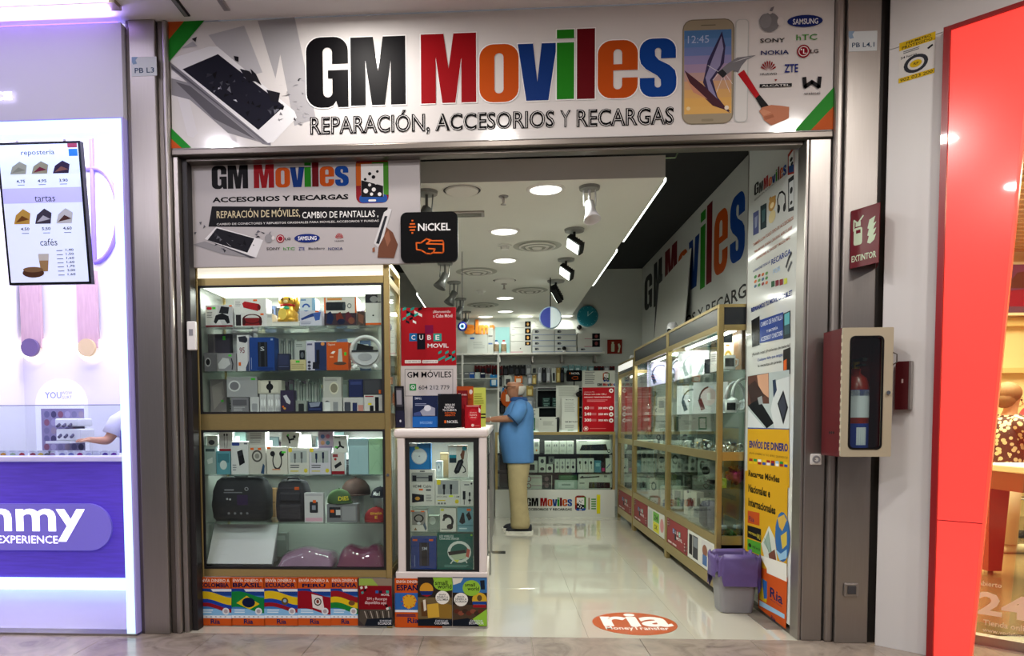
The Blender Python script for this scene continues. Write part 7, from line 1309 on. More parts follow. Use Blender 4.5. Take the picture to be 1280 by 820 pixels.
for px,py,lab in ((610,453,'first'),(340,567,'second'),(577,650,'third'),(368,715,'fourth')):
    q = cpos(px,py); t = thing('ceiling_vent','round ringed air vent, %s from the ceiling front' % lab,'air vent',(q.x,q.y,DROP_Z - .03))
    obj('plate',MB().lathe([(.0001,-.002),(.20,-.001)],(q.x,q.y,DROP_Z),28),P('#b0b1a8'),t)
    for k in range(5): r = .03 + k * .026; obj('ring',MB().lathe([(r,-.004),(r + .005,-.028 + k * .003),(r + .019,-.008)],(q.x,q.y,DROP_Z),28),WHITE if k % 2 == 0 else M('vent_grey','#a0a198',.6),t,smooth=True)
for px,py,lab in ((460,232,'small ceiling sprinkler near the front downlight'),(463,622,'small ceiling sprinkler beside the deeper round cover')):
    q = cpos(px,py); t = thing('sprinkler',lab,'sprinkler',(q.x,q.y,DROP_Z - .06)); obj('rosette',MB().lathe([(.001,-.008),(.03,-.006),(.032,0)],(q.x,q.y,DROP_Z),16),STEEL,t); obj('stem',MB().cyl((q.x,q.y,DROP_Z),(q.x,q.y,DROP_Z - .05),.008),STEEL,t); obj('deflector',MB().cyl((q.x,q.y,DROP_Z - .05),(q.x,q.y,DROP_Z - .055),.018),STEEL,t)
for px,py,lab in ((466,450,'white smoke detector before the third downlight'),(358,652,'white smoke detector between the round vents')):
    q = cpos(px,py); t = thing('smoke_detector',lab,'smoke detector',(q.x,q.y,DROP_Z - .04)); obj('base',MB().lathe([(.055,0),(.055,-.012),(.001,-.014)],(q.x,q.y,DROP_Z),18),WPLAST,t); obj('chamber',MB().lathe([(.035,-.012),(.032,-.035),(.001,-.04)],(q.x,q.y,DROP_Z),18),WPLAST,t)
a,b = cpos(235,310),cpos(375,310); t = thing('linear_vent','long slim steel air vent behind the black square sign','air vent',((a.x + b.x) / 2,a.y,DROP_Z - .012)); obj('frame',MB().rbox(a.x - .2,a.y - .06,DROP_Z - .012,b.x,a.y + .06,DROP_Z,.004),STEEL,t)
for k in range(3): obj('blade',MB().box(a.x - .18,a.y - .035 + k * .028,DROP_Z - .016,b.x - .02,a.y - .021 + k * .028,DROP_Z - .010),P('#8d8f88'),t)
def spot(px,py,lab,kind,aim,s_=1.0):
    q = cpos(px,py); t = thing('ceiling_spotlight',lab,'spotlight',(q.x,q.y,DROP_Z - .3 * s_)); D = Vector(aim).normalized()
    obj('base_plate',MB().lathe([(.001,-.02),(.085 * s_,-.018),(.09 * s_,0)],(q.x,q.y,DROP_Z),20),M('spot_grey','#8d8e8a',.4,.3) if kind != 'black' else BLACK,t)
    c = Vector((q.x,q.y,DROP_Z - .14 * s_)) ; m = WG if kind == 'cone' else M('grey_lamp_metal','#6e706e',.35,.5) if kind == 'small' else BLACK
    obj('arm',MB().tube([(q.x,q.y,DROP_Z - .018),c],.012 * s_,8),m,t)
    if kind in ('cone','small'):
        hd = obj('lamp_head',MB().lathe([(.001,-.07 * s_),(.04 * s_,-.065 * s_),(.045 * s_,.03 * s_),(.075 * s_,.11 * s_),(.07 * s_,.11 * s_),(.03 * s_,.04 * s_),(.001,.04 * s_)],c + D * .04,20,axis=tuple(D)),m,t,smooth=True)
        for k in (-1,1): obj('yoke',MB().tube([(q.x + k * .05 * s_,q.y,DROP_Z - .018),c + Vector((k * .05 * s_,0,0)) + D * .02],.006 * s_,6),m,t)
    else:
        u = D.cross(UX).normalized(); r_ = u.cross(D).normalized(); hd = obj('lamp_head',MB().obox(c - r_ * .08 * s_ - u * .06 * s_ - D * .03,r_,u,D,.16 * s_,.12 * s_,.05 * s_),BLACK,t); obj('lens',MB().obox(c - r_ * .066 * s_ - u * .05 * s_ + D * .0205 * s_,r_,u,D,.132 * s_,.10 * s_,.003),EM('#f6fff4',5),hd)
        for k in range(6): obj('fin',MB().obox(c - r_ * (.075 - k * .028) * s_ - u * .05 * s_ - D * .05 * s_,r_,u,D,.006,.1 * s_,.03 * s_),BLACK,hd)
spot(842,190,'white cone spotlight at the ceiling front beside the LED strip','cone',(.12,-.35,-1),.72); spot(775,379,'black floodlight, first of the row along the LED strip','flood',(-.75,-.4,-.6),.85); spot(738,511,'black floodlight, second of the row along the LED strip','flood',(-.75,-.4,-.6),.85); spot(693,607,'black floodlight, third of the row before the disc sign','flood',(-.9,.3,-.4))
for px,py,lab in ((118,212,'grey spotlight partly behind the white sign board'),(200,528,'grey spotlight under the black square sign'),(240,613,'grey spotlight above the red poster'),(268,687,'grey spotlight before the eye charm'),(292,745,'dark grey spotlight above the orange wall letters')): spot(px,py,lab,'small',(-.45,-.2,-1),.8)
# ------------------------------------------------------------------ yogurt stand on the left
LY = -.07
LW = M('lilac_white_fascia','#c9c7d6',.5,noise=(2,.02)); GLOWF = EM('#c4ecff',1.15); PUR = M('purple_stained_oak','#6a4fd0',.45,noise=(5,.25),stretch=(1,1,14)); LILAC = M('lilac_panel','#8f7fd8',.4)
st_ = struct('wall_left_shop_fascia',MB().box(-4.2,LY,2.885,-2.058,LY + .06,MALL_Z - .03),LW)
struct('wall_left_shop_return',MB().box(-2.13,.10,0,-2.058,2.6,4.1),M('white_shop_wall','#e6e4ee',.6)); struct('wall_left_shop_back',MB().box(-4.6,2.6,0,-2.058,2.7,4.1),MATS['white_shop_wall']); struct('ceiling_left_shop',MB().box(-4.6,.0,4.1,-2.058,2.6,4.16),MATS['white_shop_wall']); struct('wall_left_shop_side',MB().box(-4.6,.0,0,-4.5,2.6,4.1),MATS['white_shop_wall'])
struct('floor_left_shop',MB().box(-4.6,LY + .05,-.004,-2.058,2.6,.004),M('pale_vinyl_floor','#b9b4c8',.25,noise=(3,.05)))
lamp('yogurt_area_light','AREA',(-3.2,1.9,4.05),85,(.93,.93,1),1.8,.9); lamp('yogurt_violet_fill','AREA',(-3.2,.5,4.05),75,(.62,.55,1),1.8,.3)  # unseen area lamps added: white over the stand, violet towards its front
t = thing('light_frame','glowing white and blue light frame around the yogurt stand','light frame',(-3.0,LY,0))
xi = onY(148,450,LY).x; zi = onY(100,166,LY).z
obj('side_light',MB().box(onY(149,450,LY).x,LY,.012,-2.07,LY + .08,2.88),GLOWF,t); obj('top_light',MB().box(-4.2,LY,zi,onY(149,450,LY).x,LY + .08,2.88),GLOWF,t); obj('edge_strip',MB().box(-2.07,LY - .004,0,-2.06,LY + .08,2.885),M('violet_edge','#a9a0e6',.5,emit=.12),t); obj('top_edge',MB().box(-4.2,LY - .004,2.88,-2.07,LY + .02,2.886),MATS['violet_edge'],t)
t_ = thing('added_violet_strip','violet light strip on top of the lilac fascia','strip light',(-3.1,LY,3.386)); obj('diffuser',MB().box(-4.2,LY + .005,3.391,-2.08,LY + .03,3.40),EM('#6a4cff',5),t_); obj('channel',MB().box(-4.2,LY + .002,3.3901,-2.08,LY + .034,3.391),STEEL,t_); lamp('added_violet_glow','AREA',(-3.1,LY - .03,3.37),22,(.42,.30,1),2,.03,rot=(-2.2,0,0))  # violet strip and lamp added to tint the ceiling above the stand
obj('sill',MB().box(-4.2,LY - .01,0,-2.06,LY + .08,.012),STEEL,t)
# glowing letters on the fascia
t = thing('fascia_letters','small glowing white letters on the lilac fascia','sign letters',(-2.78,LY,3.0)); S = frontprint(t,LY - .02,c1); S.text('YOGURT EXPERIENCE',-620,442,50,385,EM('#e8e2ff',3),.05,res=3); S.done()
for x in (-3.6,-3.0,-2.8): obj('spacer',MB().box(x,LY - .02,3.03,x + .01,LY,3.04),P('#8d80d0'),t)
# counter
CYL = 1.0; zb0 = onY(75,722,CYL).z; zb1 = onY(75,577,CYL).z; zb2 = onY(75,570,CYL).z
t = thing('yogurt_counter','purple wood fronted yogurt counter with white top','counter',(-3.3,1.25,0)); xr = -2.14
obj('front_panel',MB().box(-4.45,CYL,zb0,xr,CYL + .03,zb1),PUR,t); obj('worktop',MB().rbox(-4.45,CYL - .03,zb1,xr,CYL + .5,zb2,.008),M('white_solid_top','#e2def2',.3),t); obj('body',MB().box(-4.45,CYL + .03,.06,xr,CYL + .48,zb1),LW,t); obj('light_strip',MB().box(-4.45,CYL - .012,onY(75,737,CYL).z,xr,CYL + .03,zb0),EM('#c4f0ff',1.3),t); obj('plinth',MB().box(-4.45,CYL + .03,.0042,xr,CYL + .46,.06),LW,t)
# pill shaped name plate
t2 = thing('name_plate','lilac pill shaped plate with glowing lettering on the purple counter','sign',(-3.2,CYL - .02,.5)); a,b = onY(*c5(-290,588),CYL - .02),onY(*c5(284,471),CYL - .02); h = b.z - a.z
pl_ = obj('plate',MB().prism(rr(a.x,a.z,b.x,b.z,h * .495,10),(0,CYL - .001,0),UX,UZ,0,.02),M('lilac_plate','#9184dc',.4),t2); S = frontprint(pl_,CYL - .022,c5); S.text('yummy',-215,566,217,484,EM('#ffffff',1.6),.02,res=4); S.text('EXPERIENCE',-6,572,148,553,EM('#f6f2ff',1.5),.01); S.done()
# glass guard and topping cards
tg = thing('sneeze_guard','clear glass guard along the yogurt counter','glass guard',(-3.3,CYL + .02,zb2)); zg = onY(75,507,CYL + .04).z; obj('glass_pane',MB().box(-4.45,CYL + .04,zb2,xr,CYL + .048,zg),GLASS,tg); obj('top_edge',MB().box(-4.45,CYL + .036,zg,xr,CYL + .052,zg + .006),M('pale_edge','#a9b0c4',.2,.3),tg)
rn = random.Random(9); tc = [('#c98a3a','amber'),('#a9b49c','pale green'),('#b03a4a','raspberry red'),('#9c4a5c','berry pink'),('#d0b05a','yellow'),('#a884b4','lilac'),('#8f84c4','violet'),('#7c7ac0','blue violet'),('#a02a80','magenta'),('#b4aed6','pale lilac'),('#c9c4e2','whitish'),('#5a3a9c','dark violet'),('#6a2a9c','deep purple'),('#77737c','grey')]
for i,px in enumerate((28,90,148,218,268,342,405,462,518,575,625,680,735,310)):
    q0,q1 = onY(*g5(px - 22,668),CYL + .10),onY(*g5(px + 22,632),CYL + .10); product('topping_card','%s topping picture card on the yogurt counter' % tc[i][1],'topping card',(q0.x + q1.x) / 2,CYL + .10,zb2 + .0005,(q1.x - q0.x),.03,q1.z - zb2,'#d6d2e6',(('p',[(.1,.95),(.2,.6),(.5,.4),(.85,.55),(.92,.95)],tc[i][0]),('r',.1,.08,.8,.16,'#8d88a4')))
# arch sign and yogurt dispenser picture panel
q = onY(*g5(382,340),2.2); R = onY(*g5(540,340),2.2).x - q.x; zb_ = zb2 - .05
t = thing('arch_sign','white arch topped panel with blue lettering behind the counter','sign',(q.x,2.2,0)); o = obj('arch',MB().prism([(q.x + R,0),(q.x + R,q.z)] + [(q.x + R * math.cos(PI * i / 24),q.z + R * 1.04 * math.sin(PI * i / 24)) for i in range(25)] + [(q.x - R,q.z),(q.x - R,0)],(0,2.2,0),UX,UZ,-.06,0),M('white_arch','#e8e6f4',.5,emit=.25),t); S = frontprint(o,2.2,g5); S.text('YOU',290,297,392,256,'#6a86c8'); S.text('WOW',394,272,462,252,'#9aa4d0'); S.text('GURT',396,300,460,280,'#9aa4d0'); S.rect(272,640,538,362,'#8d84a8')
for i in range(5):
    for j in range(6): S.ell(300 + j * 44,400 + i * 52,18,22,['#6e6890','#4a4468','#8a5a70','#a59cc0','#7c7498','#9a8a9c'][(i * 2 + j) % 6],n=10)
S.done()
for i,(x0,y0,x1,y1,lab) in enumerate(((342,425,490,500,'upper white dispenser box with dark knobs in the arch'),(350,492,505,570,'lower white dispenser box with taps in the arch'))):
    q0,q1 = onY(*g5(x0,y1),1.95),onY(*g5(x1,y0),1.95); t = thing('yogurt_dispenser',lab,'dispenser',((q0.x + q1.x) / 2,2.06,q0.z if i else q0.z)); obj('housing',MB().rbox(q0.x,1.97,q0.z + (.03 if i == 0 else 0),q1.x,2.195,q1.z,.012),WG,t)
    for k in range(3): x = q0.x + (q1.x - q0.x) * (.2 + k * .25); obj('tap',MB().cyl((x,1.975,(q0.z + q1.z) / 2),(x,1.94,(q0.z + q1.z) / 2 - .02),.012),P('#55506a'),t)
obj('drip_tray',MB().box(onY(*g5(315,575),1.95).x,1.9,q0.z - .02,onY(*g5(470,575),1.95).x,2.19,q0.z),WG,t)
# wooden wall lamps with round ends, purple line
WOODP = M('pale_rose_wood','#b99aa0',.5,noise=(6,.2),stretch=(8,8,1))
for i,(xa,xb,py,c_) in enumerate(((79,148,866,'#6a5a80'),(303,372,866,'#c9b48a'))):
    q0,q1 = onY(*c4(xa,860),2.5),onY(*c4(xb,600),2.5); xc = (q0.x + q1.x) / 2; w_ = q1.x - q0.x; zc_ = onY(*c4((xa + xb) / 2,py),2.5).z
    t = thing('wall_lamp',['rose wood wall lamp ending in a violet disc','rose wood wall lamp ending in a cream disc'][i],'wall lamp',(xc,2.56,zc_)); obj('board',MB().box(xc - w_ / 2,2.52,zc_,xc + w_ / 2,2.56,onY(*c4(340,560),2.5).z),WOODP,t); obj('disc',MB().lathe([(.001,.03),(w_ * .44,.03),(w_ * .44,0)],(xc,2.52,zc_),24,axis=(0,-1,0)),P(c_),t); obj('glow_ring',MB().lathe([(w_ * .5,-.03),(w_ * .66,-.03),(w_ * .66,-.05)],(xc,2.52,zc_),24,axis=(0,-1,0)),EM('#fff4e0',3),t)
t = thing('wall_line_art','purple curved line drawing on the white back wall','wall decoration',(-3.6,2.58,1.8)); P3 = lambda x,y: onY(*c4(x,y),2.585); m = M('purple_line','#7a66d8',.5)
obj('stem_line',MB().tube([P3(360,30),P3(367,300),P3(372,528)],.022,8),m,t); obj('bowl_line',MB().tube([P3(320,162)] + [P3(372 + 92 * math.cos(a),345 - 185 * math.sin(a)) for a in [PI / 2 - PI * i / 14 for i in range(15)]],.022,8),m,t); obj('base_line',MB().tube([P3(-120,540),P3(40,540)],.022,8),m,t)
# menu screen, tilted forward
ybs = .30; br,tr = onY(111,352,ybs),None; rr_ = ray(97,179); tr = CAM + rr_ * ((br.x - CAM.x) / rr_.x); v = (tr - br); hgt = v.length; v.normalize(); v.x = 0; v.normalize(); u = Vector((1,0,0)); bl = onY(14,353.5,ybs); wd = br.x - bl.x
t = thing('menu_screen','tilted hanging menu screen with pastry pictures above the yogurt counter','screen',(bl.x + wd / 2,ybs,br.z)); nrm = u.cross(v); fo = bl + Vector((0,0,0))
obj('casing',MB().obox(fo - u * .014 - v * .014 - nrm * .04,u,v,nrm,wd + .028,hgt + .028,.039),BLACK,t); sc_ = obj('display',MB().obox(fo - nrm * .002,u,v,nrm,wd,hgt,.002),M('lit_menu_screen','#c9cfe8',.3,emit=.75),t)
for k in (.2,.8): obj('hanger',MB().cyl(fo + u * wd * k + v * hgt - nrm * .03,fo + u * wd * k + v * hgt - nrm * .03 + Vector((0,0,4.1 - (fo + v * hgt).z)),.008),STEEL,t)
S = Print(sc_,fo,u,v,size=(wd,hgt)); ds = '#2a2f50'; EMs = lambda c_: M('lit_' + c_.strip('#'),c_,.4,emit=.5)
S.text('repostería',.28,.085,.7,.04,ds); S.text('tartas',.40,.41,.66,.37,ds); S.text('cafés',.42,.73,.64,.68,ds); S.rect(.88,.09,.99,.04,'#3a8ad0'); S.rect(.87,.03,.99,.0,'#b04a5c'); S.rect(0,.42,1,.31,EMs('#b9b4e6')); S.text('tartas',.40,.41,.66,.37,ds)
def food(x,y,w_,h_,cs): S.poly([(x,y + h_),(x + w_ * .15,y + h_ * .4),(x + w_ * .6,y),(x + w_,y + h_ * .3),(x + w_ * .9,y + h_)],cs[0]); S.poly([(x + w_ * .1,y + h_ * .9),(x + w_ * .5,y + h_ * .45),(x + w_ * .9,y + h_ * .7)],cs[1])
for i,cs in enumerate((('#a8a488','#8d8a70'),('#a39a78','#7c2a3a'),('#3a2a40','#8d5a4a'))): food(.12 + i * .27,.12,.22,.09,cs); S.text(['4,75','4,95','3,90'][i],.19 + i * .27,.275,.30 + i * .27,.25,ds,.03); S.rect(.20 + i * .27,.29,.29 + i * .27,.285,'#8d90b0')
for i,cs in enumerate((('#d0a04a','#7c4a22'),('#4a4250','#c9c4cc'),('#d6d2d0','#5a3a34'))): food(.11 + i * .27,.46,.22,.11,cs); S.text(['4,50','5,50','4,60'][i],.19 + i * .27,.62,.30 + i * .27,.595,ds,.03); S.rect(.20 + i * .27,.64,.29 + i * .27,.635,'#8d90b0')
S.poly([(.38,.79),(.52,.79),(.49,.92),(.40,.92)],'#b08a5c'); S.poly([(.38,.79),(.52,.79),(.51,.84),(.385,.84)],'#d9d0c4'); S.ell(.30,.93,.14,.035,'#5a3a2a'); S.ell(.30,.905,.13,.02,'#8d6a4a')
for i in range(7): S.text(['1,40','1,50','1,60','1,60','1,70','2,00','1,60'][i],.74,.775 + i * .03,.84,.755 + i * .03,ds,.03); S.rect(.62,.772 + i * .03,.70,.766 + i * .03,'#8d90b0')
S.done()
# ------------------------------------------------------------------ angled wall with red lightbox on the right
AN = math.radians(43); AU = Vector((math.cos(AN),-math.sin(AN),0)); AO = Vector((2.006,-.06,0)); ANR = AU.cross(UZ)
def onA(x,y,d=0):
    r = ray(x,y); o = AO + ANR * d; p = CAM + r * ((o - CAM).dot(ANR) / r.dot(ANR)); q = p - AO; return q.dot(AU),p.z
WPAN = M('white_composite_panel','#d3d1cf',.35,noise=(2,.02)); s1 = onA(1163,800)[0] - .004; s_end = onA(1183,400)[0]
wl = struct('wall_right_angled',MB().obox(AO - ANR * .1,AU,UZ,ANR,s1 + .002,MALL_Z,.1),WPAN)
obj('panel',MB().obox(AO + AU * .004 + ANR * .0005,AU,UZ,ANR,s1 - .01,3.10,.006),WPAN,wl); obj('panel',MB().obox(AO + AU * .004 + UZ * 3.105 + ANR * .0005,AU,UZ,ANR,1.3,MALL_Z - 3.107,.006),WPAN,wl)
# red lightbox, a slab with a slanting free edge
ztop = 3.10; sb0 = s1 + .0; sbB,zB = onA(1211,812,.05); sbT,zT = onA(1277,150,.05); sl = (sbT - sbB) / (zT - zB)
t = thing('red_lightbox','tall glowing red lightbox with a slanting free edge','lightbox',tuple(AO + AU * (sb0 + .1)))
REDG = M('glowing_red_acrylic','#e8433c',.22,emit=.72,emc='#ff4038',coat=.7)
obj('face',MB().prism([(sb0 + .03,.015),(sbB,.015),(sbB + sl * ztop,ztop - .02),(sb0 + .03,ztop - .02)],AO,AU,UZ,.02,.05),REDG,t)
DRED = M('deep_red_trim','#8a0f14',.3,coat=.4)
obj('edge_frame',MB().prism([(sb0,0),(sb0 + .028,0),(sb0 + .028,ztop),(sb0,ztop)],AO,AU,UZ,-.05,.06),DRED,t); obj('top_frame',MB().prism([(sb0 + .028,ztop - .02),(sbB + sl * ztop,ztop - .02),(sbB + sl * ztop,ztop),(sb0 + .028,ztop)],AO,AU,UZ,-.05,.06),DRED,t)
obj('joint',MB().prism([(sb0 + .03,onA(1190,657)[1]),(sbB + .25,onA(1190,657)[1]),(sbB + .25,onA(1190,657)[1] + .004),(sb0 + .03,onA(1190,657)[1] + .004)][:4],AO,AU,UZ,.0502,.0508) if False else MB().obox(AO + AU * (sb0 + .03) + UZ * onA(1185,650)[1] + ANR * .0502,AU,UZ,ANR,sbB - sb0 - .03 + sl * onA(1185,650)[1],.004,.0006),P('#a8242a'),t)
obj('side_glow',MB().prism([(sbB,.015),(sbB + .012,.015),(sbB + .012 + sl * ztop,ztop - .02),(sbB + sl * ztop,ztop - .02)],AO,AU,UZ,.02,.052),M('red_side_acrylic','#e0483c',.3,emit=.5,emc='#ff5a40'),t)
obj('foot',MB().prism([(sb0,0),(sbB + .02,0),(sbB + .02,.015),(sb0,.015)],AO,AU,UZ,-.06,.055),P('#3a1c1a'),t)
# sticker on the white panel
s0,z0 = onA(*e5(388,330),.007); s2,z2 = onA(*e5(535,123),.007)
o = tag(obj('notice_sticker',MB().obox(AO + AU * s0 + UZ * z0 + ANR * .0066,AU,UZ,ANR,s2 - s0,z2 - z0,.001),P('#d6d4cf')),'white and yellow notice sticker with a ring symbol on the white panel','sticker'); S = Print(o,AO + AU * s0 + UZ * z0 + ANR * .0076,AU,UZ,size=(s2 - s0,z2 - z0))
S.rect(0,.2,1,0,'#d3b01e'); S.rect(0,1,1,.88,'#d3b01e'); S.text('PERIMETRO',.2,.09,.88,.03,'#2a2618',.03); S.text('PROTEGIDO',.08,.18,.92,.11,'#2a2618',.03); S.text('902 023 200',.05,.98,.95,.9,'#2a2618',.03); S.bars(.12,.24,.7,.32,2,'#55565a'); S.text('24 horas',.05,.42,.5,.36,'#2a2a2e',.03); S.ell(.48,.63,.34,.22,'#33353c',hole=.68); S.ell(.48,.63,.17,.09,'#d3b01e'); S.text('RP',.42,.66,.56,.6,'#2a2618',.03); S.poly([(.78,.34),(.92,.28),(.95,.32),(.82,.38)],'#1a1a1c'); S.done()
# small dark red box on the panel
s0,z0 = onA(1118,512,.05); s2,z2 = onA(1139,451,.05); t = thing('alarm_box','small dark red box with a steel edge beside the extinguisher cabinet','alarm box',tuple(AO + AU * (s0 + s2) / 2 + UZ * z0)); obj('housing',MB().obox(AO + AU * s0 + UZ * z0 + ANR * .0066,AU,UZ,ANR,(s2 - s0) * .86,z2 - z0,.04),M('oxblood_enamel','#4a1216',.3),t); obj('edge',MB().obox(AO + AU * (s0 + (s2 - s0) * .87) + UZ * z0 + ANR * .0066,AU,UZ,ANR,(s2 - s0) * .13,z2 - z0,.042),STEEL,t); obj('keyhole',MB().obox(AO + AU * (s0 + (s2 - s0) * .4) + UZ * (z0 + (z2 - z0) * .55) + ANR * .0467,AU,UZ,ANR,.008,.02,.001),P('#b9a4a0'),t)
# ------------------------------------------------------------------ extinguisher cabinet on the pillar
EX0,EX1,EZ0,EZ1,EYF,EYB = 1.712,1.957,1.02,1.665,-.265,-.047
t = thing('extinguisher_cabinet','dark red wall cabinet with a cream framed glass door','cabinet',((EX0 + EX1) / 2,EYF,EZ0)); OX = M('dark_red_enamel','#5a1218',.35); th = .006
obj('shell',MB().box(EX0,EYF + .014,EZ0,EX0 + th,EYB,EZ1).box(EX1 - th,EYF + .014,EZ0,EX1,EYB,EZ1).box(EX0 + th,EYF + .014,EZ0,EX1 - th,EYB,EZ0 + th).box(EX0 + th,EYF + .014,EZ1 - th,EX1 - th,EYB,EZ1).box(EX0 + th,EYB - th,EZ0 + th,EX1 - th,EYB,EZ1 - th),OX,t)
d_ = obj('door',MB().prism([rr(EX0,EZ0,EX1,EZ1,.006),rr(EX0 + .038,EZ0 + .04,EX1 - .05,EZ1 - .045,.022)[::-1]],(0,EYF,0),UX,UZ,-.013,0),M('cream_enamel','#aaa18a',.4),t)
obj('door_seal',MB().prism([rr(EX0 + .034,EZ0 + .036,EX1 - .046,EZ1 - .041,.024),rr(EX0 + .043,EZ0 + .045,EX1 - .055,EZ1 - .05,.02)[::-1]],(0,EYF,0),UX,UZ,.0002,.003),BLACK,d_); obj('glass_pane',MB().box(EX0 + .036,EYF + .006,EZ0 + .038,EX1 - .048,EYF + .009,EZ1 - .043),GLASS,d_); obj('knob',MB().cyl((EX1 - .024,EYF,EZ0 + .32),(EX1 - .024,EYF - .012,EZ0 + .32),.01),CHROME,d_); obj('handle_wire',MB().tube([(EX1 - .004,EYF - .004,EZ0 + .52),(EX1 + .012,EYF - .01,EZ0 + .51),(EX1 + .012,EYF - .01,EZ0 + .47),(EX1 - .002,EYF - .004,EZ0 + .46)],.003,6),STEELD,d_)
for k in range(16): z = EZ0 + .03 + k * .0375; obj('hinge_tab',MB().box(EX0 - .002,EYF + .001,z,EX0 + .002,EYF + .014,z + .018),P('#c4bba4'),d_)
for k in range(3): obj('air_hole',MB().cyl((EX0 - .0012,EYF + .08 + k * .022,EZ0 + .12),(EX0 + .001,EYF + .08 + k * .022,EZ0 + .12),.007,n=10),BLACKM,t)
ex,ey = (EX0 + EX1) / 2 - .004,(EYF + EYB) / 2; te = thing('fire_extinguisher','red fire extinguisher with white and blue label inside the cabinet','fire extinguisher',(ex,ey,EZ0 + th)); RD = M('extinguisher_red','#7c1a10',.3); zb_ = EZ0 + th + .001
obj('cylinder',MB().lathe([(.001,0),(.058,0),(.062,.01),(.062,.34),(.05,.39),(.022,.415),(.022,.44),(.001,.44)],(ex,ey,zb_),24),RD,te,smooth=True)
def wrap(mn,c_,z0,z1,a0,a1,par): mb = MB(); n = 16; vs = [(ex + .0628 * math.cos(a0 + (a1 - a0) * i / n),ey + .0628 * math.sin(a0 + (a1 - a0) * i / n),zz) for i in range(n + 1) for zz in (z0,z1)]; mb.add(vs,[(2 * i,2 * i + 2,2 * i + 3,2 * i + 1) for i in range(n)]); return obj(mn,mb,c_,par)
wrap('label',P('#c9cdd6'),zb_ + .19,zb_ + .33,-2.9,-.2,te); wrap('label',P('#2a3a86'),zb_ + .02,zb_ + .16,-2.4,-.2,te); wrap('label_stripe',P('#2a3a86'),zb_ + .30,zb_ + .332,-2.9,-.2,te); wrap('label_badge',P('#c9cdd6'),zb_ + .05,zb_ + .14,-1.9,-1.1,te)
obj('valve',MB().cyl((ex,ey,zb_ + .44),(ex,ey,zb_ + .475),.018),M('brass','#a88a3c',.3,.9),te); obj('lever',MB().box(ex - .012,ey - .09,zb_ + .475,ex + .012,ey + .03,zb_ + .49),BLACK,te); obj('carry_handle',MB().box(ex - .01,ey - .08,zb_ + .45,ex + .01,ey - .015,zb_ + .46),BLACK,te); obj('hose',MB().tube([(ex - .02,ey,zb_ + .455),(ex - .062,ey - .01,zb_ + .44),(ex - .071,ey - .03,zb_ + .30),(ex - .073,ey - .03,zb_ + .1),(ex - .071,ey - .03,zb_ + .03)],.008,8),BLACK,te,smooth=True)
# EXTINTOR sign: wedge plate projecting from the pillar
pa = Vector((onY(1063,300,-.05).x,-.05,0)); za0,za1 = onY(1065,336,-.05).z,onY(1065,264,-.05).z
pb_ = Vector((onY(1099,290,-.20).x,-.20,0)); uu = (pb_ - pa); L = uu.length; uu.normalize(); nn = uu.cross(UZ)
t = thing('extinguisher_sign','dark red projecting sign with extinguisher and flame symbols','sign',(pa.x,pa.y,za0)); pn = obj('plate',MB().obox(pa + UZ * za0 - nn * .004,uu,UZ,nn,L,za1 - za0,.004),M('sign_red','#6a0f1e',.35),t); obj('plate',MB().obox(pb_ + UZ * za0,(Vector((1.97,-.05,0)) - pb_).normalized(),UZ,nn,(Vector((1.97,-.05,0)) - pb_).length,za1 - za0,-.003),MATS['sign_red'],t)
S = Print(pn,pa + UZ * za0,uu,UZ,size=(L,za1 - za0)); W2 = '#cfe0c4'
S.rect(.12,.62,.42,.32,W2,r=.012); S.rect(.18,.3,.36,.22,W2); S.line([(.2,.22),(.12,.18),(.12,.36)],.05,W2); S.line([(.3,.22),(.44,.14)],.05,W2); S.rect(.2,.42,.36,.36,'#6a0f1e')
for k in range(3): S.poly([(.6,.62 - k * .12),(.66,.5 - k * .13),(.86,.42 - k * .11),(.8,.52 - k * .1),(.9,.5 - k * .1),(.84,.6 - k * .12),(.7,.65 - k * .12)],W2)
S.text('EXTINTOR',.06,.9,.92,.79,W2,.04); S.done()
# socket boxes on the steel
for i,(px,py,w_,X0,lab) in enumerate(((1019,574,.06,-.0065,'small white round socket on the steel jamb'),(1063,737,.075,-.047,'square steel framed switch low on the pillar'))):
    q = onY(px,py,X0); t = thing('wall_socket',lab,'socket',(q.x,X0 - .01,q.z - w_ / 2)); obj('plate',MB().rbox(q.x - w_ / 2,X0 - .014,q.z - w_ / 2,q.x + w_ / 2,X0 + .001,q.z + w_ / 2,.008,2),STEEL if i else WPLAST,t)
    if i: obj('rocker',MB().rbox(q.x - .022,X0 - .02,q.z - .022,q.x + .022,X0 - .0145,q.z + .024,.004),M('dark_grey_rocker','#3a3a3e',.4),t)
    else: obj('socket_ring',MB().torus((q.x,X0 - .015,q.z),.016,.005,axis=(0,1,0),n=18,m=6),P('#8d8d90'),t); obj('pin_hole',MB().cyl((q.x - .006,X0 - .0152,q.z),(q.x - .006,X0 - .0142,q.z),.003,n=8),BLACK,t)
q = onY(239,415,.035); t = thing('wall_sensor','small white plastic sensor beside the display cabinet','sensor',(q.x,.03,onY(239,439,.035).z)); obj('housing',MB().rbox(onY(234,415,.02).x,.012,onY(239,438,.03).z,onY(245,415,.02).x,.0395,onY(239,402,.03).z,.006),WPLAST,t); obj('window',MB().box(onY(237,415,.02).x,.0105,onY(239,420,.03).z,onY(242,415,.02).x,.0125,onY(239,412,.03).z),P('#8d8d92'),t)

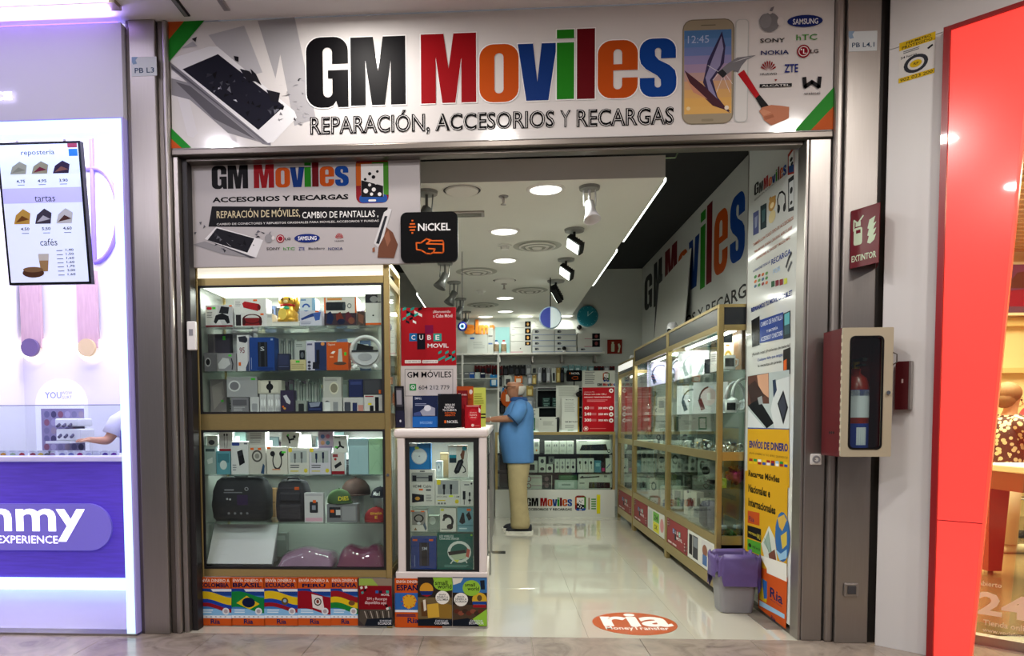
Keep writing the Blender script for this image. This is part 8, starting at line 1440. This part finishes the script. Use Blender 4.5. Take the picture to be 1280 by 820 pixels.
# ------------------------------------------------------------------ phone store on the right, behind glass
def ow(name,mb,m): return struct(name,mb,m)
FW = M('warm_brown_floor','#6b5638',.2,noise=(4,.15)); CRW = M('warm_cream_wall','#e0cd9c',.6)
struct('floor_right_shop',MB().box(2.08,.15,-.004,7.6,5.2,.004),FW); struct('wall_right_shop_back',MB().box(2.08,5.2,0,7.6,5.3,3.3),CRW); struct('wall_right_shop_side',MB().box(7.6,-2,0,7.7,5.3,3.3),CRW); struct('wall_right_shop_party',MB().box(2.06,.12,0,2.12,5.2,3.3),CRW); struct('ceiling_right_shop',MB().box(2.08,.15,3.3,7.7,5.3,3.36),M('dark_wood_void','#3a2a14',.7))
rc = bpy.data.objects['ceiling_right_shop']; ro = WO[rc.name]; s0_ = obj('slat',MB().box(-1.95,0,0,3.4,.05,.09),M('honey_wood_slat','#b58a3c',.5,noise=(6,.15),stretch=(1,14,14)),rc,local=True)
for k in range(30):
    lo_ = (4.08 - ro.x,.3 + k * .165 - ro.y,3.2 - ro.z)
    if k == 0: s0_.location = lo_
    else: piece(s0_,rc,lo_)
lamp('store_area_light','AREA',(4.3,2.6,3.15),560,(1,.82,.52),2.2,2.2)  # broad warm area lamp added under the slats to brighten the store
q = onY(*g1(268,330 - 300 + 55),4.0)
t = thing('store_downlight','warm round downlight under the slatted ceiling','downlight',(4.6,2.5,3.15)); obj('ring',MB().lathe([(.09,-.02),(.11,0),(.09,.02)],(4.62,2.55,3.17),20),WPLAST,t); obj('lens',MB().lathe([(.001,-.018),(.09,-.016)],(4.62,2.55,3.17),20),EM('#fff0c0',8),t)
# window front, parallel to the angled wall
GO = AO - ANR * .42 + AU * .34
def onG(x,y): r = ray(x,y); p = CAM + r * ((GO - CAM).dot(ANR) / r.dot(ANR)); q = p - GO; return q.dot(AU),p.z
t = thing('store_window','floor to ceiling glass shop window with white lettering','window',tuple(GO)); g = obj('glass_pane',MB().obox(GO + AU * -.3 + UZ * .05,AU,UZ,ANR,2.6,3.1,.008),GLASS,t); obj('bottom_rail',MB().obox(GO + AU * -.3 - ANR * .03,AU,UZ,ANR,2.6,.05,.06),STEEL,t); obj('top_rail',MB().obox(GO + AU * -.3 - ANR * .03 + UZ * 3.15,AU,UZ,ANR,2.6,.15,.06),STEEL,t); obj('edge_profile',MB().obox(GO - AU * .3 - ANR * .02 + UZ * .05,AU,UZ,ANR,.03,3.1,.04),P('#8d2a24'),t)
S = Print(g,GO + ANR * .0085,AU,UZ,g2); Wt = M('frosted_lettering','#efe2d0',.6,alpha=.8)
S.tl('Abierto',92,560,182,18,Wt,.01); S.tl('24',88,664,285,84,Wt,.06); S.tl('Tienda online',114,706,300,20,Wt,.02); S.tl('www.vodafone.es',112,730,300,14,Wt,.01); S.done()
struct('wall_right_header',MB().obox(GO - AU * .35 - ANR * .05 + UZ * 3.3,AU,UZ,ANR,3.2,MALL_Z - 3.3,.1),WPAN); obj('panel',MB().box(2.035,.001,MALL_Z,7.7,3,MALL_Z + .15),CEIL,ce)
# display table with red legs
TX0,TY0 = 3.55,1.15; zt_ = onY(1237,584,1.8).z
t = thing('display_table','white topped display table on stout red legs','table',(4.1,1.8,0)); RL = M('deep_red_lacquer','#9c1016',.3,coat=.5)
L1 = onZ(1238,717,0); L2 = onZ(1278,742,0)
tx0 = min(L1.x,L2.x) - .02; ty0,ty1 = L2.y - .05,L1.y + .06; tx1 = tx0 + 1.15
obj('table_top',MB().rbox(L1.x - .1,ty0 - .05,zt_ - .02,L1.x + 1.3,ty1 + .05,zt_ + .03,.008),M('white_lacquer','#e6dcc4',.3),t); obj('apron',MB().box(L1.x - .06,ty0,zt_ - .16,L1.x + 1.26,ty1,zt_ - .02),M('red_brown_apron','#7c2a14',.4),t)
for i,(x,y) in enumerate(((L1.x,L1.y),(L1.x,ty0 + .06),(L1.x + 1.15,L1.y),(L1.x + 1.15,ty0 + .06))): lg = obj('leg',MB().loft([[Vector((x + a * s_,y + b * s_,z)) for a,b in ((-1,-1),(1,-1),(1,1),(-1,1))] for s_,z in ((.05,.03),(.075,zt_ - .16))]),RL,t); obj('foot',MB().cyl((x,y,.004),(x,y,.03),.018),BLACK,lg)
pl2 = obj('name_label',MB().box(L1.x + .1,ty0 - .003,zt_ - .12,L1.x + .7,ty0,zt_ - .04),P('#5a2412'),t); S = Print(pl2,(L1.x + .1,ty0 - .0032,zt_ - .12),UX,UZ,size=(.6,.08)); S.text('VODAFONE',.08,.8,.8,.25,'#e6d6c0',.04); S.done()
for i in range(4): product('demo_phone',['black phone lying on a white block','white block with a phone','second black phone lying on the table','white display block'][i] + ' on the red legged table','phone',L1.x + .12 + i * .22,ty0 + .25 + (i % 2) * .2,zt_ + .0305,.16,.1,.02 + .03 * (i % 2),['#1a1614','#d9cfb4','#1a1614','#d9cfb4'][i],(('r',.1,.2,.9,.8,'#55504a'),))
# framed screen and rail on the far wall
q0,q1 = onY(1254,391,4.9),onY(1254,331,4.9); t = thing('wall_screen','wall screen showing a dark purple landscape','screen',(q0.x + .6,4.9,q0.z)); o = obj('casing',MB().box(q0.x - .03,4.9,q0.z - .03,q0.x + 1.3,4.97,q1.z + .03),P('#d9cfb4'),t); o = obj('display',MB().box(q0.x,4.894,q0.z,q0.x + 1.27,4.9,q1.z),M('lit_purple_screen','#3a1c44',.3,emit=.5),t); obj('wall_arm',MB().box(q0.x + .5,4.97,q0.z + .1,q0.x + .7,5.199,q1.z - .1),BLACK,t)
S = frontprint(o,4.894,g1); S.poly([(232,160),(258,128),(284,124),(330,150),(330,190),(228,190)],'#1c2a24'); S.poly([(222,200),(330,190),(330,262),(214,262)],'#7c1030'); S.poly([(212,262),(330,262),(330,286),(210,286)],'#3c3e58'); S.done()
t = thing('wall_shelf_rail','pale shelf rail along the cream wall of the phone store','shelf',(4.8,5.1,1.6))
for py,h in ((402,.05),(463,.03)): q = onY(1260,py,5.05); obj('rail',MB().box(q.x - .6,5.05,q.z - h,q.x + .9,5.199,q.z + h),M('pale_rail','#c9b078',.5),t)
q = onZ(1262,652,0); t = thing('stool','dark metal stool behind the red legged table','stool',(q.x,q.y,0)); x,y = q.x + .1,q.y; obj('seat',MB().lathe([(.001,0),(.17,0),(.18,.02),(.17,.05),(.001,.05)],(x,y,.68),20),P('#2a2018'),t)
for a in range(4): c_,s_ = math.cos(a * PI / 2 + .6),math.sin(a * PI / 2 + .6); obj('leg',MB().cyl((x + .1 * c_,y + .1 * s_,.68),(x + .2 * c_,y + .2 * s_,.004),.012),BLACK,t)
obj('foot_ring',MB().torus((x,y,.28),.165,.009,n=24,m=6),STEEL,t)
# ------------------------------------------------------------------ people
def skin(name,joints,edges,mat,parent,sub=2):
    me = bpy.data.meshes.new(name); off = WO[parent.name]; keys = list(joints); me.from_pydata([tuple(Vector(joints[k][:3]) - off) for k in keys],[(keys.index(a),keys.index(b)) for a,b in edges],[])
    o = bpy.data.objects.new(name,me); col.objects.link(o); o.modifiers.new('skin','SKIN'); s_ = o.modifiers.new('sub','SUBSURF'); s_.levels = sub; s_.render_levels = sub
    for i,k in enumerate(keys):
        r = joints[k][3]; me.skin_vertices[0].data[i].radius = r if hasattr(r,'__len__') else (r,r)
    me.skin_vertices[0].data[0].use_root = True
    dg = bpy.context.evaluated_depsgraph_get(); m2 = bpy.data.meshes.new_from_object(o.evaluated_get(dg)); bpy.data.objects.remove(o)
    m2.materials.clear(); m2.materials.append(mat); m2.polygons.foreach_set('use_smooth',[True] * len(m2.polygons)); n = bpy.data.objects.new(name,m2); col.objects.link(n); n.parent = parent; WO[n.name] = off; return n
def ell_ring(c,ax,ay,n=20,p=.9,tilt=0): return [Vector((c[0] + ax * math.copysign(abs(math.cos(t)) ** p,math.cos(t)),c[1] + ay * math.copysign(abs(math.sin(t)) ** p,math.sin(t)),c[2] + tilt * math.cos(t))) for t in [2 * PI * i / n for i in range(n)]]
def chain(names): return list(zip(names[:-1],names[1:]))
def hand(J,E,wr,pre,base,d,up,sd,sc_=1.0,curl=.35):
    """palm and five bent fingers: d forward, up = back of hand, sd towards the thumb"""
    b = Vector(base); d,up,sd = Vector(d).normalized(),Vector(up).normalized(),Vector(sd).normalized()
    J[pre + 'palm'] = tuple(b + d * .05 * sc_) + ((.034 * sc_,.016 * sc_),); E.append((wr,pre + 'palm'))
    for i,(s_,L) in enumerate(((.026,.072),(.009,.082),(-.009,.076),(-.026,.058))):
        p0 = b + d * .085 * sc_ + sd * s_ * sc_; p1 = p0 + (d * .75 - up * curl * .6) * L * .5 * sc_; p2 = p1 + (d * .5 - up * curl * 1.4) * L * .5 * sc_
        for k,p in enumerate((p0,p1,p2)): J['%sf%d%d' % (pre,i,k)] = tuple(p) + (.0085 * sc_ if k < 2 else .007 * sc_,)
        E += [(pre + 'palm','%sf%d0' % (pre,i)),('%sf%d0' % (pre,i),'%sf%d1' % (pre,i)),('%sf%d1' % (pre,i),'%sf%d2' % (pre,i))]
    for k,p in enumerate((b + d * .03 * sc_ + sd * .04 * sc_,b + d * .06 * sc_ + sd * .058 * sc_ - up * .008,b + d * .085 * sc_ + sd * .06 * sc_ - up * .018)): J['%st%d' % (pre,k)] = tuple(p) + (.0095 * sc_,)
    E += [(pre + 'palm',pre + 't0'),(pre + 't0',pre + 't1'),(pre + 't1',pre + 't2')]
def face(parent,c,s_,fwd,sk,brow='#8d8780'):
    """eyes, brows, nose, mouth and ears on a head centred at c, s_ = head height"""
    f = Vector(fwd).normalized(); r = f.cross(UZ).normalized(); c = Vector(c)
    obj('nose',MB().loft([[c + f * s_ * (.36 + e) + r * (w_ * math.cos(a)) * s_ + UZ * (z + .03 * math.sin(a)) * s_ for a in [2 * PI * i / 8 for i in range(8)]] for e,w_,z in ((-.02,.03,.06),(.06,.045,-.04),(.10,.06,-.11),(.04,.05,-.15))]),sk,parent,smooth=True)
    for k in (-1,1):
        obj('eye',MB().sph(c + f * s_ * .335 + r * k * s_ * .14 + UZ * s_ * .02,s_ * .04,8,6),P('#2a2420'),parent,smooth=True); obj('eyebrow',MB().tube([c + f * s_ * .36 + r * k * s_ * .07 + UZ * s_ * .10,c + f * s_ * .355 + r * k * s_ * .15 + UZ * s_ * .115,c + f * s_ * .31 + r * k * s_ * .21 + UZ * s_ * .09],s_ * .016,6),P(brow),parent)
        obj('ear',MB().sph(c + r * k * s_ * .335 - f * s_ * .04,(s_ * .07,s_ * .09,s_ * .13),10,7),sk,parent,smooth=True)
    obj('mouth',MB().tube([c + f * s_ * .33 + r * s_ * x - UZ * s_ * .24 for x in (-.10,0,.10)],s_ * .018,6),P('#7c4438'),parent)
SK = M('tanned_skin','#9a6a50',.55,noise=(30,.08)); SKP = M('pale_skin','#c08a6c',.55,noise=(30,.06))
# --- customer at the counter: faces the counter (-X), seen from his left side
fx,fyc = .19,3.86
man = thing('person','person in a blue polo shirt and khaki trousers leaning on the counter','person',(fx,fyc,0))
hx,hz = .165,1.565; LYm,RYm = fyc - .19,fyc + .19
J,E = {},[]
for k,v in dict(pel=(.20,fyc,.95,(.12,.10)),bel=(.185,fyc,1.10,(.14,.13)),che=(.215,fyc,1.28,(.13,.12)),nk0=(.215,fyc,1.40,.07),nk=(.19,fyc,1.45,.066),jaw=(.155,fyc,1.505,(.085,.092)),hd=(.165,fyc,1.572,(.112,.125)),tp=(.175,fyc,1.632,(.1,.11))).items(): J[k] = v
E += chain(['pel','bel','che','nk0','nk','jaw','hd','tp'])
for s,n in ((-1,'l'),(1,'r')):
    y = fyc + s * .19; J[n + 'sh'] = (.215,fyc + s * .17,1.355,.06); J[n + 'ub'] = (.17,fyc + s * .215,1.24,.05); J[n + 'el'] = (.105,fyc + s * .21,1.232,.042); J[n + 'fa'] = (-.02,fyc + s * .17,1.228,.036); J[n + 'wr'] = (-.125,fyc + s * .12,1.222,.027); E += chain(['che',n + 'sh',n + 'ub',n + 'el',n + 'fa',n + 'wr']); hand(J,E,n + 'wr',n,(-.135,fyc + s * .115,1.222),(-1,-s * .35,-.03),(0,0,1),(0,-s,.1))
    J[n + 'hp'] = (.20,fyc + s * .09,.88,.085); J[n + 'kn'] = (.185,fyc + s * .10,.50,.055); J[n + 'an'] = (.21,fyc + s * .10 + .02,.10,.04); J[n + 'ft'] = (.12,fyc + s * .105,.045,.035); E += chain(['pel',n + 'hp',n + 'kn',n + 'an',n + 'ft'])
body = skin('body',J,E,SK,man); face(body,(.158,fyc,1.562),.255,(-1,0,-.04),SK,'#b5b0a8')
# hair ring, glasses
HR = M('white_grey_hair','#b9b4aa',.8,noise=(120,.2),bump=.6); mb = MB(); rings = []
for k,(z,sx,sy) in enumerate(((1.475,.068,.085),(1.50,.088,.098),(1.525,.1,.104),(1.55,.104,.106),(1.576,.098,.102))):
    rings.append([Vector((.182 + sx * math.cos(t),fyc + sy * math.sin(t),z + .01 * math.cos(t))) for t in [-1.35 + 2.7 * i / 18 for i in range(19)]])
n = 19; mb.add([q for r in rings for q in r],[(i * n + j,i * n + j + 1,(i + 1) * n + j + 1,(i + 1) * n + j) for i in range(4) for j in range(n - 1)]); o = obj('hair',mb,HR,man,smooth=True); md = o.modifiers.new('s','SOLIDIFY'); md.thickness = .014
gl = thing('eyeglasses','thin dark framed eyeglasses worn by the customer at the counter','eyeglasses',(.08,fyc,1.57))
for s in (-1,1): obj('rim',MB().torus((.046,fyc + s * .04,1.568),.024,.0028,axis=(1,0,0),n=18,m=5,sx=1.15),BLACK,gl); obj('temple_arm',MB().tube([(.048,fyc + s * .068,1.575),(.10,fyc + s * .112,1.577),(.17,fyc + s * .122,1.572)],.0028,5),BLACK,gl)
obj('bridge',MB().tube([(.046,fyc - .014,1.574),(.036,fyc,1.584),(.046,fyc + .014,1.574)],.0028,5),BLACK,gl)
# polo shirt
POLO = M('blue_polo_cotton','#4a7ab0',.8,noise=(14,.10),bump=.25); R_ = [((.20,fyc,.755),.165,.205),((.20,fyc,.77),.168,.21),((.19,fyc,.87),.178,.215),((.178,fyc,.97),.19,.22),((.172,fyc,1.08),.193,.222),((.185,fyc,1.20),.185,.218),((.208,fyc,1.29),.165,.212),((.218,fyc,1.36),.14,.20),((.218,fyc,1.405),.105,.15),((.205,fyc,1.432),.078,.09)]
sh = obj('polo_shirt',MB().loft([ell_ring(c,a,b,26,.85) for c,a,b in R_],cap=False),POLO,man,smooth=True); md = sh.modifiers.new('s','SOLIDIFY'); md.thickness = .006; md = sh.modifiers.new('b','SUBSURF'); md.levels = 1; md.render_levels = 1
for s in (-1,1):
    sl = obj('sleeve',MB().tube([(.222,fyc + s * .14,1.385),(.212,fyc + s * .19,1.34),(.18,fyc + s * .222,1.265),(.13,fyc + s * .226,1.215)],.1,16,radii=[.07,.082,.078,.074]),POLO,sh,smooth=True); obj('cuff_trim',MB().torus((.135,fyc + s * .226,1.219),.074,.006,axis=(.6,-s * .05,.55),n=20,m=6),P('#1d2f4c'),sl)
obj('collar',MB().loft([ell_ring((.203,fyc,1.43),.082,.092,20,1),ell_ring((.195,fyc,1.462),.074,.078,20,1),ell_ring((.20,fyc,1.465),.086,.092,20,1),ell_ring((.208,fyc,1.425),.10,.112,20,1)],cap=False),P('#2a4a7c'),sh,smooth=True)
# trousers
KH = M('khaki_cotton','#a2936c',.8,noise=(14,.2),bump=.8); tr = obj('trousers',MB().loft([ell_ring(c,a,b,24,.9) for c,a,b in (((.20,fyc,.98),.15,.19),((.20,fyc,.90),.155,.195),((.20,fyc,.84),.15,.19),((.20,fyc,.80),.135,.175))]),KH,man,smooth=True)
for s in (-1,1): obj('trouser_leg',MB().loft([ell_ring(c,a,b,20,.92) for c,a,b in (((.20,fyc + s * .085,.84),.132,.102),((.20,fyc + s * .095,.70),.118,.098),((.19,fyc + s * .10,.52),.10,.09),((.20,fyc + s * .10,.34),.095,.088),((.215,fyc + s * .10,.18),.098,.088),((.22,fyc + s * .10,.095),.105,.09),((.215,fyc + s * .10,.055),.10,.086))]),KH,tr,smooth=True)
for s in (-1,1):
    y = fyc + s * .105; x0 = .035 if s > 0 else .06; sh_ = obj('shoe',MB().loft([[Vector((x,y + w_ * math.cos(t),z0 + h * max(0,math.sin(t)) ** .8 if math.sin(t) > 0 else z0)) for t in [2 * PI * i / 16 for i in range(16)]] for x,w_,z0,h in ((x0,.02,.02,.02),(x0 + .03,.042,.02,.045),(x0 + .10,.05,.02,.06),(x0 + .17,.046,.02,.085),(x0 + .24,.042,.02,.09),(x0 + .28,.028,.02,.07))]),M('navy_knit','#14161f',.7),man,smooth=True)
    obj('sole',MB().prism([(x0 - .012,-.0),(x0,-.03),(x0 + .06,-.052),(x0 + .16,-.05),(x0 + .26,-.045),(x0 + .295,-.02),(x0 + .295,.02),(x0 + .26,.045),(x0 + .16,.05),(x0 + .06,.052),(x0,.03)],(0,y,0),UX,UY,.0005,.024),P('#d3d0c6'),sh_)
wt = obj('wristwatch',MB().torus((-.105,fyc - .125,1.222),.034,.006,axis=(1,.3,0),n=18,m=6),P('#c9c9c4'),man)
# --- shop worker behind the yogurt counter (torso mostly behind the light frame)
wx,wy = onY(*g5(770,500),1.75).x + .19,1.75; wk = thing('person','person in a white T-shirt and purple apron reaching over the yogurt counter','person',(wx,wy,.004)); J,E = {},[]
zel = onY(*g5(690,580),1.6).z; zs_ = zel + .20
for k,v in dict(pel=(wx,wy,.92,(.13,.10)),wa=(wx,wy,1.05,(.12,.09)),che=(wx,wy,zs_ - .06,(.14,.10)),nk=(wx,wy,zs_ + .07,.05),hd=(wx - .01,wy - .03,zs_ + .19,.09),tp=(wx - .01,wy - .03,zs_ + .27,.07)).items(): J[k] = v
E += chain(['pel','wa','che','nk','hd','tp']); pe,ph = onY(*g5(690,570),1.66),onY(*g5(575,566),1.56)
for s,n in ((-1,'l'),(1,'r')):
    J[n + 'sh'] = (wx + s * .17,wy,zs_,.055)
    if s < 0: J['lel'] = (pe.x,1.66,pe.z,.042); J['lwr'] = (ph.x + .05,1.57,ph.z,.027); E += chain(['che','lsh','lel','lwr']); hand(J,E,'lwr','l',(ph.x + .04,1.567,ph.z),(-1,-.25,.1),(0,0,1),(0,-1,0))
    else: J['rel'] = (wx + .2,wy + .02,zs_ - .24,.042); J['rwr'] = (wx + .12,wy - .10,zs_ - .10,.027); E += chain(['che','rsh','rel','rwr']); hand(J,E,'rwr','r',(wx + .115,wy - .11,zs_ - .095),(-.6,-.6,.3),(0,0,1),(-1,.2,0))
    J[n + 'hp'] = (wx + s * .09,wy,.85,.085); J[n + 'kn'] = (wx + s * .1,wy,.48,.055); J[n + 'an'] = (wx + s * .1,wy,.09,.04); J[n + 'ft'] = (wx + s * .1,wy - .1,.045,.034); E += chain(['pel',n + 'hp',n + 'kn',n + 'an',n + 'ft'])
body = skin('body',J,E,SKP,wk); face(body,(wx - .01,wy - .03,zs_ + .2),.23,(-.3,-1,-.2),SKP,'#3a2a20')
WT = M('white_cotton','#dcd8ea',.8,noise=(12,.05)); sh = obj('t_shirt',MB().loft([ell_ring(c,a,b,24,.85) for c,a,b in (((wx,wy,.88),.17,.135),((wx,wy,1.1),.165,.13),((wx,wy,zs_ - .06),.185,.135),((wx,wy,zs_ + .02),.15,.11),((wx,wy,zs_ + .05),.07,.07))],cap=False),WT,wk,smooth=True)
obj('sleeve',MB().tube([(wx - .13,wy,zs_ + .005),(wx - .19,wy - .02,zs_ - .04),((wx - .19) * .45 + pe.x * .55,1.70,zs_ - .14)],.075,14,radii=[.07,.08,.085]),WT,sh,smooth=True); obj('sleeve',MB().tube([(wx + .13,wy,zs_ + .005),(wx + .195,wy,zs_ - .06),(wx + .2,wy,zs_ - .17)],.075,14,radii=[.07,.075,.075]),WT,sh,smooth=True)
obj('apron',MB().loft([[Vector((c[0] + a * math.sin(t),c[1] - b * math.cos(t),c[2])) for t in [-1.9 + 3.8 * i / 14 for i in range(15)]] for c,a,b in (((wx,wy,.45),.20,.165),((wx,wy,.9),.185,.15),((wx,wy,1.15),.178,.148),((wx,wy,zs_ - .1),.17,.152))],cap=False),M('violet_apron','#6a58c0',.7),wk,smooth=True)
obj('trousers',MB().loft([ell_ring(c,a,b,20) for c,a,b in (((wx,wy,.95),.155,.12),((wx,wy,.8),.165,.125))]),P('#2a2838'),wk)
for s in (-1,1): obj('trouser_leg',MB().tube([(wx + s * .09,wy,.84),(wx + s * .1,wy,.48),(wx + s * .1,wy,.06)],.08,14,radii=[.1,.08,.065]),P('#2a2838'),wk,smooth=True)
for s in (-1,1): obj('shoe',MB().rbox(wx + s * .1 - .045,wy - .17,.0045,wx + s * .1 + .045,wy + .07,.085,.03,3),P('#d6d4dc'),wk,smooth=True)
obj('hair',MB().sph((wx - .008,wy - .005,zs_ + .235),(.105,.11,.105)),P('#2a1c16'),wk,smooth=True)
# --- woman behind the red legged table
HY = 2.75; qh = onY(*g1(228,600),HY); wx,wy = qh.x - .02,HY + .02; ztop_ = onY(*g1(228,565),HY).z; hh = ztop_ - .115
lady = thing('person','person with short blond hair in a dark floral blouse behind the table','person',(wx,wy,.004)); J,E = {},[]; zs_ = hh - .22
for k,v in dict(pel=(wx,wy,.9,(.13,.11)),wa=(wx,wy,1.02,(.12,.1)),che=(wx + .01,wy,zs_ - .1,(.13,.11)),nk=(wx + .03,wy,zs_ + .06,.045),jw=(wx + .055,wy,hh - .06,.06),hd=(wx + .04,wy,hh,.085),tp=(wx + .03,wy,hh + .06,.065)).items(): J[k] = v
E += chain(['pel','wa','che','nk','jw','hd','tp'])
for s,n in ((-1,'l'),(1,'r')):
    y = wy + s * .16; J[n + 'sh'] = (wx + .01,wy + s * .15,zs_,.055); J[n + 'el'] = (wx + .12,wy + s * .19,zs_ - .24,.042); J[n + 'wr'] = (wx + .3,wy + s * .13,zs_ - .33,.026); E += chain(['che',n + 'sh',n + 'el',n + 'wr']); hand(J,E,n + 'wr',n,(wx + .31,wy + s * .125,zs_ - .335),(1,-s * .3,-.1),(0,0,1),(0,-s,0)); J[n + 'hp'] = (wx,wy + s * .09,.84,.085); J[n + 'kn'] = (wx,wy + s * .09,.46,.055); J[n + 'an'] = (wx,wy + s * .09,.09,.038); J[n + 'ft'] = (wx + .1,wy + s * .09,.04,.033); E += chain(['pel',n + 'hp',n + 'kn',n + 'an',n + 'ft'])
body = skin('body',J,E,SKP,lady); face(body,(wx + .05,wy,hh - .01),.215,(1,-.25,-.45),SKP,'#6b5038')
FLO = bpy.data.materials.new('dark_floral_cloth'); FLO.use_nodes = True; nt = FLO.node_tree; b_ = nt.nodes['Principled BSDF']; b_.inputs['Roughness'].default_value = .8; vo = nt.nodes.new('ShaderNodeTexVoronoi'); tcn = nt.nodes.new('ShaderNodeTexCoord'); cr = nt.nodes.new('ShaderNodeValToRGB'); vo.inputs['Scale'].default_value = 24; nt.links.new(tcn.outputs['Object'],vo.inputs['Vector']); nt.links.new(vo.outputs['Distance'],cr.inputs[0]); nt.links.new(cr.outputs[0],b_.inputs['Base Color']); cr.color_ramp.interpolation = 'CONSTANT'; cr.color_ramp.elements[0].color = lin('#c9b48c'); cr.color_ramp.elements[1].position = .42; cr.color_ramp.elements[1].color = lin('#1a1412')
sh = obj('blouse',MB().loft([ell_ring(c,a,b,24,.85) for c,a,b in (((wx,wy,.82),.17,.2),((wx,wy,1.0),.155,.185),((wx + .005,wy,zs_ - .12),.165,.19),((wx + .01,wy,zs_),.13,.165),((wx + .02,wy,zs_ + .05),.065,.075))],cap=False),FLO,lady,smooth=True)
for s in (-1,1): obj('sleeve',MB().tube([(wx + .01,wy + s * .11,zs_ + .01),(wx + .02,wy + s * .165,zs_ - .03),(wx + .07,wy + s * .185,zs_ - .14)],.08,14,radii=[.065,.078,.08]),FLO,sh,smooth=True)
obj('trousers',MB().loft([ell_ring(c,a,b,20) for c,a,b in (((wx,wy,.92),.15,.165),((wx,wy,.8),.155,.17))]),P('#d0c4a8'),lady)
for s in (-1,1): obj('trouser_leg',MB().tube([(wx,wy + s * .09,.84),(wx,wy + s * .09,.46),(wx,wy + s * .09,.09)],.08,14,radii=[.1,.08,.07]),P('#d0c4a8'),lady,smooth=True); obj('shoe',MB().rbox(wx - .06,wy + s * .09 - .045,.0045,wx + .19,wy + s * .09 + .045,.085,.03,3),P('#c9bca0'),lady,smooth=True)
HB = M('ash_blond_hair','#6b4e2c',.7,noise=(60,.35),bump=.8,stretch=(1,1,.2)); obj('hair',MB().sph((wx + .012,wy,hh + .03),(.112,.112,.1)),HB,lady,smooth=True); obj('hair_nape',MB().sph((wx - .012,wy,hh - .022),(.088,.1,.085)),HB,lady,smooth=True)
# red garment of a second shopper cut by the picture edge
qx = onY(1285,520,3.4); x,y = qx.x + .22,3.45; p2 = thing('person','person in a red top facing the floral blouse across the table','person',(x,y,.004)); J,E = {},[]; zs_ = onY(1280,507,3.4).z
for k,v in dict(pel=(x,y,.9,(.13,.11)),wa=(x,y,1.02,(.12,.1)),che=(x,y,zs_ - .1,(.13,.11)),nk=(x - .01,y,zs_ + .07,.046),hd=(x - .03,y,zs_ + .2,.088),tp=(x - .03,y,zs_ + .27,.068)).items(): J[k] = v
E += chain(['pel','wa','che','nk','hd','tp'])
for s,n in ((-1,'l'),(1,'r')): J[n + 'sh'] = (x,y + s * .16,zs_,.055); J[n + 'el'] = (x - .14,y + s * .2,zs_ - .22,.042); J[n + 'wr'] = (x - .32,y + s * .13,zs_ - .28,.026); E += chain(['che',n + 'sh',n + 'el',n + 'wr']); hand(J,E,n + 'wr',n,(x - .33,y + s * .125,zs_ - .285),(-1,-s * .3,-.1),(0,0,1),(0,-s,0)); J[n + 'hp'] = (x,y + s * .09,.84,.085); J[n + 'kn'] = (x,y + s * .09,.46,.055); J[n + 'an'] = (x,y + s * .09,.09,.038); J[n + 'ft'] = (x - .1,y + s * .09,.04,.033); E += chain(['pel',n + 'hp',n + 'kn',n + 'an',n + 'ft'])
body = skin('body',J,E,SKP,p2); face(body,(x - .03,y,zs_ + .2),.22,(-1,-.2,-.2),SKP,'#3a2a20'); RDT = M('red_jersey','#b01a24',.8,noise=(12,.1))
sh = obj('red_top',MB().loft([ell_ring(c,a,b,24,.85) for c,a,b in (((x,y,.82),.17,.2),((x,y,1.0),.16,.19),((x,y,zs_ - .1),.17,.195),((x,y,zs_),.13,.165),((x,y,zs_ + .05),.065,.075))],cap=False),RDT,p2,smooth=True)
for s in (-1,1): obj('sleeve',MB().tube([(x,y + s * .12,zs_ + .01),(x - .05,y + s * .18,zs_ - .08),(x - .14,y + s * .2,zs_ - .22),(x - .26,y + s * .155,zs_ - .26)],.08,14,radii=[.066,.075,.062,.05]),RDT,sh,smooth=True); obj('trouser_leg',MB().tube([(x,y + s * .09,.9),(x,y + s * .09,.46),(x,y + s * .09,.06)],.08,14,radii=[.115,.08,.065]),P('#3a3c4c'),p2,smooth=True); obj('shoe',MB().rbox(x - .19,y + s * .09 - .045,.0045,x + .06,y + s * .09 + .045,.08,.03,3),P('#2a2420'),p2,smooth=True)
obj('hair',MB().sph((x - .005,y,zs_ + .235),(.105,.11,.1)),P('#2a1c16'),p2,smooth=True)
